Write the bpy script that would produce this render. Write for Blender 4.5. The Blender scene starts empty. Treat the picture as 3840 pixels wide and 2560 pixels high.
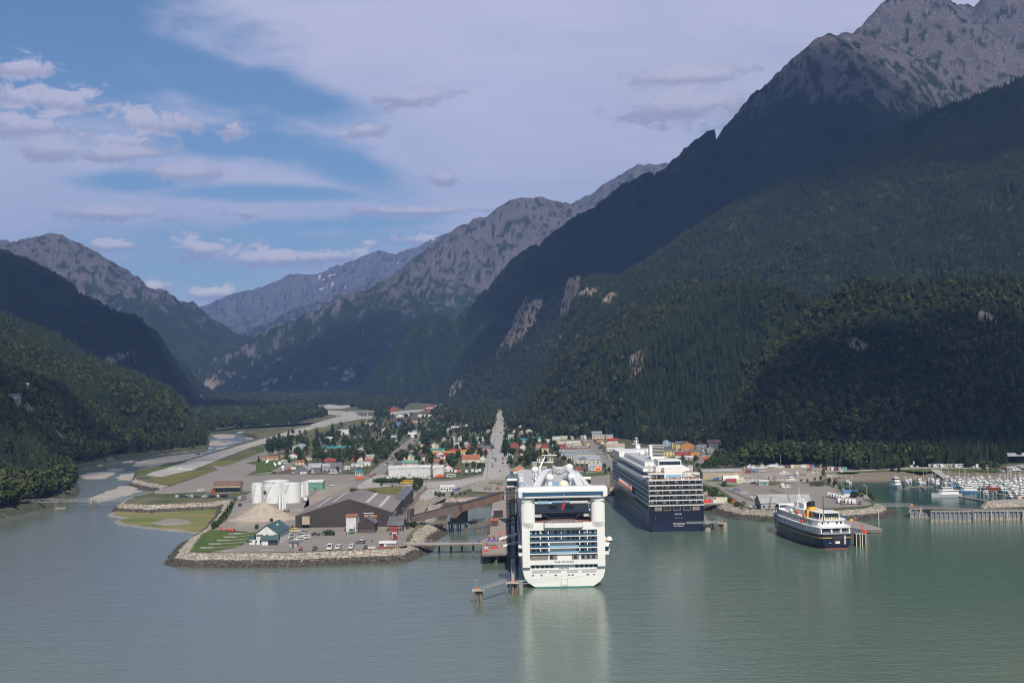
import bpy, bmesh, math, random
import numpy as np
from mathutils import Vector, Matrix
from mathutils.geometry import tessellate_polygon
R = math.radians
random.seed(7)
SC = bpy.context.scene
COL = SC.collection
F = 5016.0; CX, CY = 1920.0, 1280.0; ROLL = 0.019; PITCH = math.atan(163 / F); H = 88.0
fwd = Vector((0, math.cos(PITCH), math.sin(PITCH))); rgt = Vector((1, 0, 0)); upv = Vector((0, -math.sin(PITCH), math.cos(PITCH)))
cx_ = math.cos(ROLL) * rgt - math.sin(ROLL) * upv
cy_ = math.sin(ROLL) * rgt + math.cos(ROLL) * upv
cam = bpy.data.objects.new('camera', bpy.data.cameras.new('camera'))
mt = Matrix((cx_, cy_, -fwd)).transposed().to_4x4(); mt.translation = Vector((0, 0, H))
cam.matrix_world = mt
cam.data.sensor_width = 36; cam.data.lens = 36 * F / 3840
cam.data.clip_start = 1; cam.data.clip_end = 60000
COL.objects.link(cam); SC.camera = cam
SC.view_settings.view_transform = 'Standard'; SC.view_settings.look = 'None'
SC.view_settings.exposure = 0.18; SC.view_settings.gamma = 1.0
SC.cycles.use_denoising = True; SC.cycles.filter_width = 1.1
SC.cycles.max_bounces = 5; SC.cycles.diffuse_bounces = 2; SC.cycles.glossy_bounces = 3
SC.cycles.transmission_bounces = 3; SC.cycles.volume_bounces = 0; SC.cycles.caustics_reflective = False
SUN_EL, SUN_TH = R(47), R(14)            # elevation; how far the shadows turn from "away" towards the left
sdir = Vector((math.sin(SUN_TH) * math.cos(SUN_EL), -math.cos(SUN_TH) * math.cos(SUN_EL), math.sin(SUN_EL)))
sun = bpy.data.objects.new('sun', bpy.data.lights.new('sun', 'SUN'))
sun.data.energy = 4.7; sun.data.angle = R(0.55); sun.data.color = (1.0, 0.93, 0.82)
sun.rotation_euler = sdir.to_track_quat('Z', 'Y').to_euler(); COL.objects.link(sun)

def ray(px, py):
    u, v = px - CX, py - CY
    c, s = math.cos(ROLL), math.sin(ROLL)
    d = fwd + rgt * ((u * c - v * s) / F) - upv * ((u * s + v * c) / F)
    return d / d.y
ZM = {'Z1': (600, 1700, 2.138), 'Z2': (0, 1400, 2.138), 'Z3': (960, 1480, 2.352), 'Z4': (1760, 1680, 2.614), 'Z5': (1860, 1540, 2.8),
      'Z6': (2600, 1600, 3.1357), 'Z7': (3140, 1640, 3.36), 'Z8': (700, 860, 1.96), 'A': (2240, 1800, 4.9), 'B': (2780, 1860, 4.704),
      'C': (900, 1960, 5.88), 'D': (1280, 1960, 5.88), 'E': (1760, 1960, 9.8), 'F': (1760, 2120, 4.3556), 'G': (2600, 1700, 4.704),
      'H': (1180, 1780, 6.189), 'W': (0, 0, 0.6125), 'N': (0, 0, 1.0), 'I': (1480, 1780, 4.9), 'J': (1300, 1470, 2352/500), 'K': (960, 1580, 5.88), 'Q': (1340, 1580, 4.2), 'T': (1860, 1580, 5.113), 'U': (2440, 1580, 5.113)}
GZ = 5.5
def pix(k, x, y):
    a, b, s = ZM[k]; return a + x / s, b + y / s
FOLD, FK = 2600.0, .014                      # the valley floor is level, then rises gently
def zf(y): return GZ + max(0.0, y - FOLD) * FK
def G(k, x, y, z=GZ):                       # the ground point seen at that place of the photograph
    d = ray(*pix(k, x, y)); t = (z - H) / min(d.z, -1e-4)
    if z == GZ and t > FOLD: t = (H - GZ + FOLD * FK) / max(1e-3, FK - d.z)
    return (d.x * t, t)
def clipy(P_, y0, keep_low):
    o = []
    for i in range(len(P_)):
        a, b = P_[i - 1], P_[i]; ia = (a[1] <= y0) == keep_low; ib = (b[1] <= y0) == keep_low
        if ia != ib: t = (y0 - a[1]) / (b[1] - a[1]); o.append((a[0] + t * (b[0] - a[0]), y0))
        if ib: o.append((b[0], b[1]))
    return o
def split(P_):
    P_ = [(p[0], p[1]) for p in P_]; r = [clipy(P_, FOLD, True), clipy(P_, FOLD, False)]
    return [q for q in r if len(q) > 2]
def AT(k, x, y, D):                         # the point at distance D seen there
    d = ray(*pix(k, x, y)); return Vector((d.x * D, D, H + d.z * D))
def proj(x, y, z):
    v = Vector((x, y, z - H)); w = v.dot(fwd)
    return CX + F * v.dot(cx_) / w, CY - F * v.dot(cy_) / w
def _h(ix, iy, s):
    n = (ix.astype(np.int64) * 374761393 + iy.astype(np.int64) * 668265263 + s * 974634777) & 0xffffffff
    n = ((n ^ (n >> 13)) * 1274126177) & 0xffffffff
    return ((n ^ (n >> 16)) & 0xffff) / 65535.0
def vnoise(x, y, s=0):
    ix, iy = np.floor(x), np.floor(y); fx, fy = x - ix, y - iy
    fx = fx * fx * fx * (fx * (fx * 6 - 15) + 10); fy = fy * fy * fy * (fy * (fy * 6 - 15) + 10)
    a, b, c, d = _h(ix, iy, s), _h(ix + 1, iy, s), _h(ix, iy + 1, s), _h(ix + 1, iy + 1, s)
    return (a + (b - a) * fx) * (1 - fy) + (c + (d - c) * fx) * fy
def fbm(x, y, o=5, s=0, g=0.5):
    t = np.zeros_like(x, dtype=float); a = 1.0; n = 0
    for i in range(o):
        t += a * (vnoise(x, y, s + i) * 2 - 1); n += a
        x, y = x * 1.97 + y * 0.31 + 7.3, y * 1.97 - x * 0.31 + 3.1; a *= g
    return t / n
def ridged(x, y, o=5, s=0):
    t = np.zeros_like(x, dtype=float); a = 1.0; n = 0
    for i in range(o):
        t += a * (1 - np.abs(vnoise(x, y, s + i) * 2 - 1) * 2 ** .5); n += a
        x, y = x * 2.03 + y * 0.2 + 5.3, y * 2.03 - x * 0.2 + 1.7; a *= 0.55
    return t / n
MATS = {}
def nt(m): return m.node_tree.nodes, m.node_tree.links
def M(name, col=(.5, .5, .5), rough=.6, metal=0, var=0.0, scale=1.0, spec=.5, bump=0.0, bscale=1.0, stretch=None, col2=None, emit=None, detail=4.0):
    if name in MATS: return MATS[name]
    m = bpy.data.materials.new(name); m.use_nodes = True; N, L = nt(m); MATS[name] = m
    b = N['Principled BSDF']; b.inputs['Roughness'].default_value = rough; b.inputs['Metallic'].default_value = metal
    b.inputs['Specular IOR Level'].default_value = spec
    b.inputs['Base Color'].default_value = (*col, 1); m.diffuse_color = (*col, 1)
    if var or col2 or bump:
        g = N.new('ShaderNodeNewGeometry'); mp = N.new('ShaderNodeMapping'); L.new(g.outputs['Position'], mp.inputs['Vector'])
        if stretch: mp.inputs['Scale'].default_value = stretch
    if var or col2:
        n = N.new('ShaderNodeTexNoise'); n.inputs['Scale'].default_value = scale; n.inputs['Detail'].default_value = detail; n.inputs['Roughness'].default_value = .6
        L.new(mp.outputs[0], n.inputs['Vector'])
        r = N.new('ShaderNodeValToRGB'); L.new(n.outputs['Fac'], r.inputs[0])
        c2 = col2 or tuple(c * (1 - var) for c in col); c1 = col if col2 else tuple(min(1, c * (1 + var)) for c in col)
        r.color_ramp.elements[0].position = .36; r.color_ramp.elements[1].position = .64
        r.color_ramp.elements[0].color = (*c2, 1); r.color_ramp.elements[1].color = (*c1, 1)
        L.new(r.outputs[0], b.inputs['Base Color'])
    if bump:
        n2 = N.new('ShaderNodeTexNoise'); n2.inputs['Scale'].default_value = bscale; n2.inputs['Detail'].default_value = 3
        L.new(mp.outputs[0], n2.inputs['Vector'])
        bp = N.new('ShaderNodeBump'); bp.inputs['Strength'].default_value = 1; bp.inputs['Distance'].default_value = bump
        L.new(n2.outputs['Fac'], bp.inputs['Height']); L.new(bp.outputs[0], b.inputs['Normal'])
    if emit: b.inputs['Emission Color'].default_value = (*col, 1); b.inputs['Emission Strength'].default_value = emit
    return m
class MB:
    def __init__(s): s.v = []; s.f = []; s.m = []; s.mats = []; s.sm = []
    def mi(s, m):
        if isinstance(m, str): m = MATS[m]
        if m not in s.mats: s.mats.append(m)
        return s.mats.index(m)
    def add(s, vs, fs, m, smooth=False):
        o = len(s.v); i = s.mi(m); s.v += [tuple(v) for v in vs]
        for f in fs: s.f.append([o + k for k in f]); s.m.append(i); s.sm.append(smooth)
        return s
    def box(s, x0, x1, y0, y1, z0, z1, m, rot=0, c=(0, 0)):
        vs = [(x, y, z) for z in (z0, z1) for x, y in ((x0, y0), (x1, y0), (x1, y1), (x0, y1))]
        if rot:
            ca, sa = math.cos(rot), math.sin(rot)
            vs = [(c[0] + (x - c[0]) * ca - (y - c[1]) * sa, c[1] + (x - c[0]) * sa + (y - c[1]) * ca, z) for x, y, z in vs]
        return s.add(vs, [(3, 2, 1, 0), (4, 5, 6, 7), (0, 1, 5, 4), (1, 2, 6, 5), (2, 3, 7, 6), (3, 0, 4, 7)], m)
    def prism(s, pts, z0, z1, m, top=True, bot=True, mt=None, smooth=False):        # pts ccw outline; z may be functions
        n = len(pts); A = sum(pts[i][0] * pts[(i + 1) % n][1] - pts[(i + 1) % n][0] * pts[i][1] for i in range(n))
        if A < 0: pts = pts[::-1]
        vs = [(p[0], p[1], z0) for p in pts] + [(p[0], p[1], z1) for p in pts]
        s.add(vs, [(i, (i + 1) % n, n + (i + 1) % n, n + i) for i in range(n)], m, smooth)
        tri = tessellate_polygon([[Vector((p[0], p[1], 0)) for p in pts]])
        def up(t):
            a, b, c = [pts[k] for k in t]
            return t if (b[0]-a[0])*(c[1]-a[1]) - (c[0]-a[0])*(b[1]-a[1]) > 0 else t[::-1]
        tri = [up(t) for t in tri]
        if top: s.add([(p[0], p[1], z1) for p in pts], tri, mt or m)
        if bot: s.add([(p[0], p[1], z0) for p in pts], [t[::-1] for t in tri], m)
        return s
    def bar(s, a, b, r, m, n=6, r2=None, caps=True, smooth=True):
        a, b = Vector(a), Vector(b); d = b - a
        if d.length < 1e-6: return s
        d.normalize(); u = d.orthogonal().normalized(); w = d.cross(u); r2 = r if r2 is None else r2
        vs = []
        for p, q in ((a, r), (b, r2)):
            for i in range(n):
                t = 2 * math.pi * i / n; vs.append(p + u * math.cos(t) * q + w * math.sin(t) * q)
        s.add(vs, [(i, (i + 1) % n, n + (i + 1) % n, n + i) for i in range(n)], m, smooth and n > 4)
        if caps: s.add(vs, [tuple(range(n))[::-1], tuple(range(n, 2 * n))], m)
        return s
    def path(s, pts, r, m, n=5):
        for a, b in zip(pts, pts[1:]): s.bar(a, b, r, m, n)
        return s
    def lathe(s, prof, m, c=(0, 0, 0), n=20, smooth=True, sx=1, sy=1):
        vs = []; k = len(prof)
        for r, z in prof:
            for i in range(n):
                t = 2 * math.pi * i / n; vs.append((c[0] + r * math.cos(t) * sx, c[1] + r * math.sin(t) * sy, c[2] + z))
        fs = [(j * n + i, j * n + (i + 1) % n, (j + 1) * n + (i + 1) % n, (j + 1) * n + i) for j in range(k - 1) for i in range(n)]
        s.add(vs, fs, m, smooth)
        if prof[-1][0] > 1e-3: s.add(vs[-n:], [tuple(range(n))], m)
        if prof[0][0] > 1e-3: s.add(vs[:n], [tuple(range(n))[::-1]], m)
        return s
    def ball(s, c, r, m, n=14, k=8, z0=-1.0):
        a0 = math.asin(max(-1, z0)); pr = [(r * math.cos(a0 + (math.pi / 2 - a0) * i / k), r * math.sin(a0 + (math.pi / 2 - a0) * i / k)) for i in range(k + 1)]
        return s.lathe([(max(p, 0.0005), z) for p, z in pr], m, c, n)
    def tri(s, pts, m): return s.add(pts, [tuple(range(len(pts)))], m)
    def gable(s, x0, x1, y0, y1, z0, hr, m, axis='x', ov=.4, th=.25, mg=None):  # roof slab pair; ridge along axis
        def P(a, b, z): return (a, b, z) if axis == 'x' else (b, a, z)
        if axis != 'x': x0, x1, y0, y1 = y0, y1, x0, x1
        ym = (y0 + y1) / 2; sl = hr / (ym - y0); a0, a1 = x0 - ov, x1 + ov; b0, b1 = y0 - ov, y1 + ov; ze = z0 - sl * ov; zr = z0 + hr
        vs = [P(a0, b0, ze), P(a1, b0, ze), P(a1, ym, zr), P(a0, ym, zr), P(a1, b1, ze), P(a0, b1, ze)]
        vs += [(v[0], v[1], v[2] + th) for v in vs]
        fs = [(0, 1, 2, 3), (3, 2, 4, 5), (6, 9, 8, 7), (9, 11, 10, 8), (0, 6, 7, 1), (5, 4, 10, 11), (1, 7, 8, 2), (2, 8, 10, 4), (0, 3, 9, 6), (3, 5, 11, 9)]
        if axis == 'x': fs = [f[::-1] for f in fs]
        s.add(vs, fs, m)
        return s
    def gwall(s, x0, x1, y0, y1, z0, z1, hr, m, axis='x'):      # walls of a gabled house incl. triangles
        if axis == 'x':
            ym = (y0 + y1) / 2; vs = [(x0, y0), (x1, y0), (x1, y1), (x0, y1)]
            V = [(a, b, z0) for a, b in vs] + [(a, b, z1) for a, b in vs] + [(x0, ym, z1 + hr), (x1, ym, z1 + hr)]
            return s.add(V, [(0, 1, 5, 4), (2, 3, 7, 6), (1, 2, 6, 9, 5), (3, 0, 4, 8, 7), (3, 2, 1, 0)], m)
        xm = (x0 + x1) / 2; vs = [(x0, y0), (x1, y0), (x1, y1), (x0, y1)]
        V = [(a, b, z0) for a, b in vs] + [(a, b, z1) for a, b in vs] + [(xm, y0, z1 + hr), (xm, y1, z1 + hr)]
        return s.add(V, [(0, 1, 5, 8, 4), (2, 3, 7, 9, 6), (1, 2, 6, 5), (3, 0, 4, 7), (3, 2, 1, 0)], m)
    def mesh(s, name):
        me = bpy.data.meshes.new(name); me.from_pydata(s.v, [], s.f)
        for m in s.mats: me.materials.append(m)
        me.polygons.foreach_set('material_index', s.m); me.polygons.foreach_set('use_smooth', s.sm); me.update()
        return me
    def obj(s, name, parent=None):
        o = bpy.data.objects.new(name, s.mesh(name)); COL.objects.link(o)
        if parent is not None: o.parent = parent
        return o
REG = []; ANCH = []
def tag(o, label=None, cat=None, group=None, kind=None, auto=False, anchor=None, rel=None):
    if label: o['label'] = label
    if cat: o['category'] = cat
    if group: o['group'] = group
    if kind: o['kind'] = kind
    if auto: REG.append((o, label, rel))
    if anchor: ANCH.append((o, anchor))
    return o
def thing(name, label, cat, loc=(0, 0, 0), rz=0, group=None, **k):
    o = bpy.data.objects.new(name, None); COL.objects.link(o); o.location = loc; o.rotation_euler.z = rz
    o.empty_display_size = .5
    return tag(o, label, cat, group, **k)
def struct(o, label=None, cat=None): o['kind'] = 'structure'; return tag(o, label, cat)
def dup(r, loc, rz=0, label=None, sc=None, **k):
    c = r.copy(); COL.objects.link(c); c.location = loc; c.rotation_euler.z = rz
    if sc: c.scale = (sc,) * 3 if not isinstance(sc, tuple) else sc
    def kids(a, b):
        for ch in a.children:
            d = ch.copy(); COL.objects.link(d); d.parent = b; kids(ch, d)
    kids(r, c); tag(c, label, **k); return c
W = bpy.data.worlds.new('World'); SC.world = W; W.use_nodes = True
N, L = W.node_tree.nodes, W.node_tree.links; N.clear()
def nd(t, **k):
    n = N.new(t)
    for a, b in k.items(): setattr(n, a, b)
    return n
def mth(op, a, b=None, c=None):
    n = nd('ShaderNodeMath', operation=op)
    for i, q in enumerate((a, b, c)):
        if q is None: continue
        if isinstance(q, (int, float)): n.inputs[i].default_value = q
        else: L.new(q, n.inputs[i])
    return n.outputs[0]
sky = nd('ShaderNodeTexSky', sky_type='NISHITA', sun_disc=False); sky.sun_elevation = SUN_EL
sky.sun_rotation = math.atan2(sdir.x, sdir.y); sky.altitude = 50; sky.air_density = 1.0; sky.dust_density = 0.3; sky.ozone_density = 4.0
tc = nd('ShaderNodeTexCoord'); sp = nd('ShaderNodeSeparateXYZ'); L.new(tc.outputs['Generated'], sp.inputs[0])
X, Y, Z = sp.outputs
az = mth('ARCTAN2', X, Y); hyp = mth('SQRT', mth('ADD', mth('MULTIPLY', X, X), mth('MULTIPLY', Y, Y))); el = mth('ARCTAN2', Z, hyp)
cb = nd('ShaderNodeCombineXYZ'); L.new(az, cb.inputs[0]); L.new(el, cb.inputs[1])
def noise(scale, sx, sy, detail=6, rough=.6, w=0, off=0):
    mp = nd('ShaderNodeMapping'); mp.inputs['Scale'].default_value = (sx, sy, 1); mp.inputs['Location'].default_value = (off, off * .7, off); L.new(cb.outputs[0], mp.inputs[0])
    n = nd('ShaderNodeTexNoise'); n.inputs['Scale'].default_value = scale; n.inputs['Detail'].default_value = detail; n.inputs['Roughness'].default_value = rough; n.inputs['Distortion'].default_value = w
    L.new(mp.outputs[0], n.inputs['Vector']); return n.outputs['Fac']
def ang(x, y):
    d = ray(x / .6125, y / .6125); return math.atan2(d.x, d.y), math.atan2(d.z, math.hypot(d.x, d.y))
def blob(x, y, rx, ry, rot=0):                # 1 at the middle, 0 at the rim, negative beyond; x, y, rx, ry in the wide view's units
    a, e = ang(x, y); rx, ry = rx / 3072, ry / 3072
    da, de = mth('SUBTRACT', az, a), mth('SUBTRACT', el, e)
    c, s = math.cos(rot), math.sin(rot)
    u = mth('ADD', mth('MULTIPLY', da, c / rx), mth('MULTIPLY', de, s / rx)); v = mth('ADD', mth('MULTIPLY', da, -s / ry), mth('MULTIPLY', de, c / ry))
    return mth('SUBTRACT', 1.0, mth('SQRT', mth('ADD', mth('MULTIPLY', u, u), mth('MULTIPLY', v, v))))
def mx(l):
    r = l[0]
    for q in l[1:]: r = mth('MAXIMUM', r, q)
    return r
def sstep(x, a, b):
    n = nd('ShaderNodeMapRange', interpolation_type='SMOOTHSTEP'); L.new(x, n.inputs[0]); n.inputs[1].default_value = a; n.inputs[2].default_value = b; return n.outputs[0]
wisp = noise(1, 5, 16, 7, .62, .6); fine = noise(1, 60, 95, 8, .66, .5, 3.1); med = noise(1, 16, 42, 6, .6, .4, 9.2)
blue = mx([blob(110, 50, 500, 230, -.2), blob(420, 150, 330, 95, -.45), blob(640, 215, 250, 62, -.2), blob(560, 330, 330, 50, -.1), blob(800, 385, 200, 55, -.35),
           blob(600, 445, 330, 24, 0), blob(720, 520, 330, 26, .05), blob(560, 560, 480, 60, 0), blob(420, 640, 360, 70, 0), blob(300, 420, 160, 30, 0)])
bl = sstep(mth('ADD', mth('ADD', blue, mth('MULTIPLY', mth('SUBTRACT', wisp, .5), 1.6)), mth('MULTIPLY', mth('SUBTRACT', med, .5), .9)), -.2, .6)
behind = sstep(Y, .25, -.2)
sheet = mth('MULTIPLY', mth('SUBTRACT', 1.0, mth('MULTIPLY', bl, .93)), mth('SUBTRACT', 1.0, mth('MULTIPLY', behind, .8)))
sheet = mth('MULTIPLY', sheet, mth('SUBTRACT', 1.0, mth('MULTIPLY', sstep(el, .32, .6), .92)))
CU = [(60, 155, 75, 36), (110, 232, 150, 40), (60, 290, 150, 38), (350, 285, 140, 42), (290, 330, 120, 30), (250, 355, 120, 24), (540, 300, 38, 24), (425, 398, 85, 28), (240, 490, 150, 22), (130, 345, 100, 30),
      (480, 572, 120, 34), (620, 595, 150, 26), (760, 590, 150, 22), (260, 565, 80, 18), (355, 660, 50, 22), (490, 675, 80, 20), (960, 553, 80, 18), (850, 560, 24, 10), (1020, 412, 40, 18), (830, 300, 60, 26),
      (940, 225, 110, 24), (1580, 180, 150, 34), (1560, 245, 190, 44), (960, 485, 160, 16), (1150, 480, 120, 14), (560, 490, 50, 12)]
cum = mx([blob(x, y, rx * 1.15, ry * 1.2) for x, y, rx, ry in CU])
cuf = mth('ADD', mth('ADD', cum, mth('MULTIPLY', mth('SUBTRACT', fine, .5), 2.5)), mth('MULTIPLY', mth('SUBTRACT', med, .5), 1.6))
cm = mth('MULTIPLY', sstep(cuf, .05, .62), .94)
top = mx([blob(x, y - ry * .55, rx * .9, ry * .75) for x, y, rx, ry in CU])
lit = sstep(mth('ADD', top, mth('MULTIPLY', mth('SUBTRACT', fine, .5), 1.6)), -.25, .6)
def rgb(c): n = nd('ShaderNodeRGB'); n.outputs[0].default_value = (*c, 1); return n.outputs[0]
def mixc(f, a, b):
    n = nd('ShaderNodeMix', data_type='RGBA'); L.new(f, n.inputs[0]); L.new(a, n.inputs[6]); L.new(b, n.inputs[7]); return n.outputs[2]
sheetc = mixc(sstep(mth('ADD', wisp, mth('MULTIPLY', el, .7)), .3, .8), rgb((.42, .48, .64)), rgb((.57, .56, .72)))
warm = sstep(el, .15, .07)
white = mixc(warm, rgb((.56, .54, .65)), rgb((.90, .82, .76)))
cumc = mixc(lit, rgb((.36, .36, .49)), white)
cc = mixc(cm, sheetc, cumc)
alpha = mth('MAXIMUM', mth('MULTIPLY', sheet, .9), cm)
alpha = mth('MULTIPLY', alpha, sstep(el, -.02, .01))
b1 = nd('ShaderNodeBackground'); b2 = nd('ShaderNodeBackground'); ms = nd('ShaderNodeMixShader'); wo = nd('ShaderNodeOutputWorld')
hs_ = nd('ShaderNodeHueSaturation'); hs_.inputs['Saturation'].default_value = 1.22; L.new(sky.outputs[0], hs_.inputs['Color']); L.new(hs_.outputs[0], b1.inputs[0]); b1.inputs[1].default_value = .075
L.new(cc, b2.inputs[0]); b2.inputs[1].default_value = 1.0
L.new(alpha, ms.inputs[0]); L.new(b1.outputs[0], ms.inputs[1]); L.new(b2.outputs[0], ms.inputs[2]); L.new(ms.outputs[0], wo.inputs[0])

RG = [   # name, crest points, foot width as a multiple of the height, gully depth, power
 ('far',   [(330, 735, 14500), (440, 722, 15000), (490, 695, 15000), (545, 674, 15000), (570, 672, 15000), (620, 652, 15000), (680, 628, 15200), (715, 632, 15200), (780, 618, 15400), (835, 598, 15500), (872, 576, 15800), (900, 586, 15600), (935, 588, 15600), (960, 568, 15900), (1005, 563, 16000), (1050, 530, 16500), (1200, 500, 17000)], 2.6, 150, 1.0),
 ('far2',  [(440, 800, 10500), (560, 765, 11200), (700, 702, 11500), (850, 650, 11800), (1000, 600, 12000)], 2.0, 80, 1.0),
 ('granite', [(470, 830, 6800), (560, 790, 7000), (600, 770, 7050), (640, 748, 7100), (720, 712, 7200), (790, 676, 7300), (830, 662, 7400), (860, 652, 7400), (930, 615, 7500), (1000, 570, 7600), (1050, 540, 7700), (1075, 512, 7700), (1105, 496, 7750), (1135, 497, 7800), (1160, 472, 7850), (1190, 455, 7900), (1240, 453, 8000), (1300, 466, 8100), (1360, 470, 8200), (1420, 470, 8400)], 1.75, 120, .9),
 ('spiky', [(1330, 480, 9300), (1380, 455, 9400), (1420, 425, 9500), (1458, 392, 9500), (1472, 380, 9600), (1482, 392, 9600), (1495, 377, 9600), (1506, 392, 9600), (1522, 373, 9700), (1570, 400, 9900)], 1.6, 110, 1.0),
 ('massif', [(770, 905, 5000), (800, 868, 5000), (830, 838, 5000), (870, 790, 5000), (930, 738, 5000), (985, 723, 5000), (1040, 733, 4900), (1090, 690, 4850), (1150, 635, 4800), (1200, 592, 4750), (1240, 560, 4700), (1340, 492, 4650), (1450, 425, 4600), (1590, 345, 4700), (1620, 318, 4720), (1650, 292, 4750), (1680, 270, 4800), (1780, 185, 4900), (1880, 105, 5000), (1905, 84, 5050), (1935, 80, 5100), (1985, 86, 5200), (2100, 130, 5300), (2240, 180, 5300), (2420, 190, 5300), (2700, 120, 5300)], 1.22, 110, 1.0),
 ('peak', [(1940, 120, 5600), (1995, 72, 6000), (2020, 25, 6050), (2045, -5, 6100), (2080, -28, 6150), (2130, -35, 6200), (2160, -8, 6250), (2185, 22, 6300), (2215, 14, 6350), (2230, 24, 6350), (2260, 14, 6300), (2300, -35, 6300), (2352, -80, 6400), (2500, -140, 6400), (2800, -150, 6500)], 1.3, 170, .85),
 ('ridge', [(1440, 700, 2950), (1500, 655, 3050), (1560, 600, 3150), (1650, 522, 3250), (1750, 455, 3350), (1900, 372, 3450), (2050, 300, 3500), (2200, 238, 3550), (2352, 190, 3600), (2700, 80, 3700)], 1.9, 60, .95),
 ('bench', [(1020, 905, 4500), (1060, 862, 4450), (1120, 798, 4400), (1160, 750, 4350), (1200, 690, 4250), (1240, 650, 4150), (1330, 638, 3850), (1400, 637, 3500), (1460, 655, 3000), (1600, 662, 2500), (1710, 660, 2100), (1800, 655, 1850), (2000, 660, 1750), (2200, 655, 1750), (2400, 640, 1800), (2700, 620, 1850)], 1.75, 34, .8),
 ('left far', [(-250, 560, 8000), (-60, 530, 8000), (10, 552, 8000), (35, 566, 8000), (55, 548, 8000), (100, 536, 8000), (125, 534, 8000), (170, 556, 8100), (230, 600, 8200), (310, 662, 8300), (380, 712, 8400), (440, 765, 8500), (500, 800, 8600)], 1.8, 120, .95),
 ('left farther', [(250, 620, 11500), (340, 680, 11500), (400, 700, 11500), (470, 752, 11500), (520, 790, 11500)], 1.8, 80, 1.0),
 ('left slope', [(-300, 450, 4200), (-80, 535, 4300), (0, 578, 4400), (70, 605, 4500), (150, 655, 4600), (230, 705, 4700), (310, 748, 4800), (400, 790, 4900), (450, 797, 4950), (490, 783, 5000), (540, 795, 5000), (600, 830, 5000), (660, 868, 5000), (700, 892, 5000)], 1.9, 60, .9),
 ('left hill', [(-600, 600, 1500), (-350, 655, 1900), (-100, 700, 2400), (0, 722, 2700), (80, 760, 2850), (160, 815, 3000), (240, 866, 3200), (330, 880, 3500), (450, 898, 3900), (560, 912, 4300)], 2.0, 16, .75),
]
RGW = [(nm, np.array([list(AT('W', x, y, D)) for x, y, D in pts]), wf, gul, pw) for nm, pts, wf, gul, pw in RG]
VAL = [(-1500, 500)] + [G('Z2', *p) for p in [(-900, 1150), (-300, 1110), (0, 1050), (240, 1000), (440, 950), (545, 905), (560, 850), (500, 790), (520, 735), (600, 700), (860, 650), (1100, 610), (1400, 575), (1600, 540), (1600, 480), (1650, 455)]] + \
    [G('W', *p) for p in [(440, 955), (480, 930), (520, 918), (700, 912), (770, 913), (830, 922), (1010, 927), (1100, 933), (1150, 936), (1168, 945), (1180, 985), (1240, 990), (1300, 1000), (1445, 1009), (1612, 1014), (1690, 1045), (1760, 1058), (2000, 1060), (2200, 1052), (2352, 1045), (2700, 1035), (3300, 1010)]] + [(3500, 500)]
def vdist(x, y):
    c = np.zeros(x.shape, bool); d2 = np.full(x.shape, 1e12); j = len(VAL) - 1
    for i in range(len(VAL)):
        xi, yi = VAL[i]; xj, yj = VAL[j]; m = ((yi > y) != (yj > y)) & (x < (xj - xi) * (y - yi) / (yj - yi + 1e-9) + xi); c ^= m
        l2 = (xj - xi) ** 2 + (yj - yi) ** 2; t = np.clip(((x - xi) * (xj - xi) + (y - yi) * (yj - yi)) / l2, 0, 1)
        d2 = np.minimum(d2, (x - xi - t * (xj - xi)) ** 2 + (y - yi - t * (yj - yi)) ** 2); j = i
    return np.where(c, -np.sqrt(d2), np.sqrt(d2))
def terrain(x, y):
    z = np.full(x.shape, -60.0); who = np.zeros(x.shape, int)
    wx, wy = x + 60 * fbm(x / 400., y / 400., 3, 61), y + 60 * fbm(x / 400., y / 400. + 9, 3, 62)
    for k, (nm, P, wf, gul, pw) in enumerate(RGW):
        zb = np.full(x.shape, -60.0); ub = np.full(x.shape, 3.0); zcb = np.full(x.shape, 50.)
        for a, b in zip(P[:-1], P[1:]):
            d = b[:2] - a[:2]; l2 = (d ** 2).sum()
            t = np.clip(((x - a[0]) * d[0] + (y - a[1]) * d[1]) / l2, 0, 1)
            q = np.sqrt((x - a[0] - t * d[0]) ** 2 + (y - a[1] - t * d[1]) ** 2); zc = a[2] + t * (b[2] - a[2]); rd = min(55., a[1] / 90.); q = np.sqrt(q * q + rd * rd) - rd
            u = q / (zc * wf + 60); h = np.where(u < 1, zc * (1 - np.minimum(u, 1) ** pw), -180 * (u - 1))
            m = h > zb; zb = np.where(m, h, zb); ub = np.where(m, u, ub); zcb = np.where(m, zc, zcb)
        e = P[-1, :2] - P[0, :2]; e = e / np.hypot(*e); s = wx * e[0] + wy * e[1]; pr = -wx * e[1] + wy * e[0]
        g = ridged(s / (gul * 2.6) + k, pr / (gul * 11.), 4, 50 + k) * .75 + .25 * ridged(s / (gul * .8), pr / (gul * 3.), 3, 59 + k)
        env = np.clip(ub * 4, 0, 1) * np.clip(1.2 - ub, 0, 1) * np.clip(zcb / 500., .25, 1)
        h = zb + gul * (g - .78) * 1.5 * env
        m = h > z; z = np.where(m, h, z); who = np.where(m, k, who)
    amp = np.clip((z - 5) / 260., 0, 1)
    z = z + amp * (15 * fbm(x / 210., y / 210., 5, 3) + 8 * fbm(x / 42., y / 42., 3, 8))
    rk = np.clip((z - 700) / 300., 0, 1)
    z = z + rk * 15 * (ridged(x / 120., y / 120., 4, 21) - .5)
    vd = vdist(x, y) * (1 + .25 * fbm(x / 150., y / 150., 2, 19)); fl = GZ + np.maximum(0, y - FOLD) * FK
    z = np.minimum(z, np.where(vd < 0, -8.0, fl - 3 + vd * 1.15 + vd * vd * .0012))
    return z, who
NA, NR = 1150, 640
azs = np.linspace(R(-29), R(31), NA); rs = 880 * (19500 / 880.) ** (np.linspace(0, 1, NR) ** .92)
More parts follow.
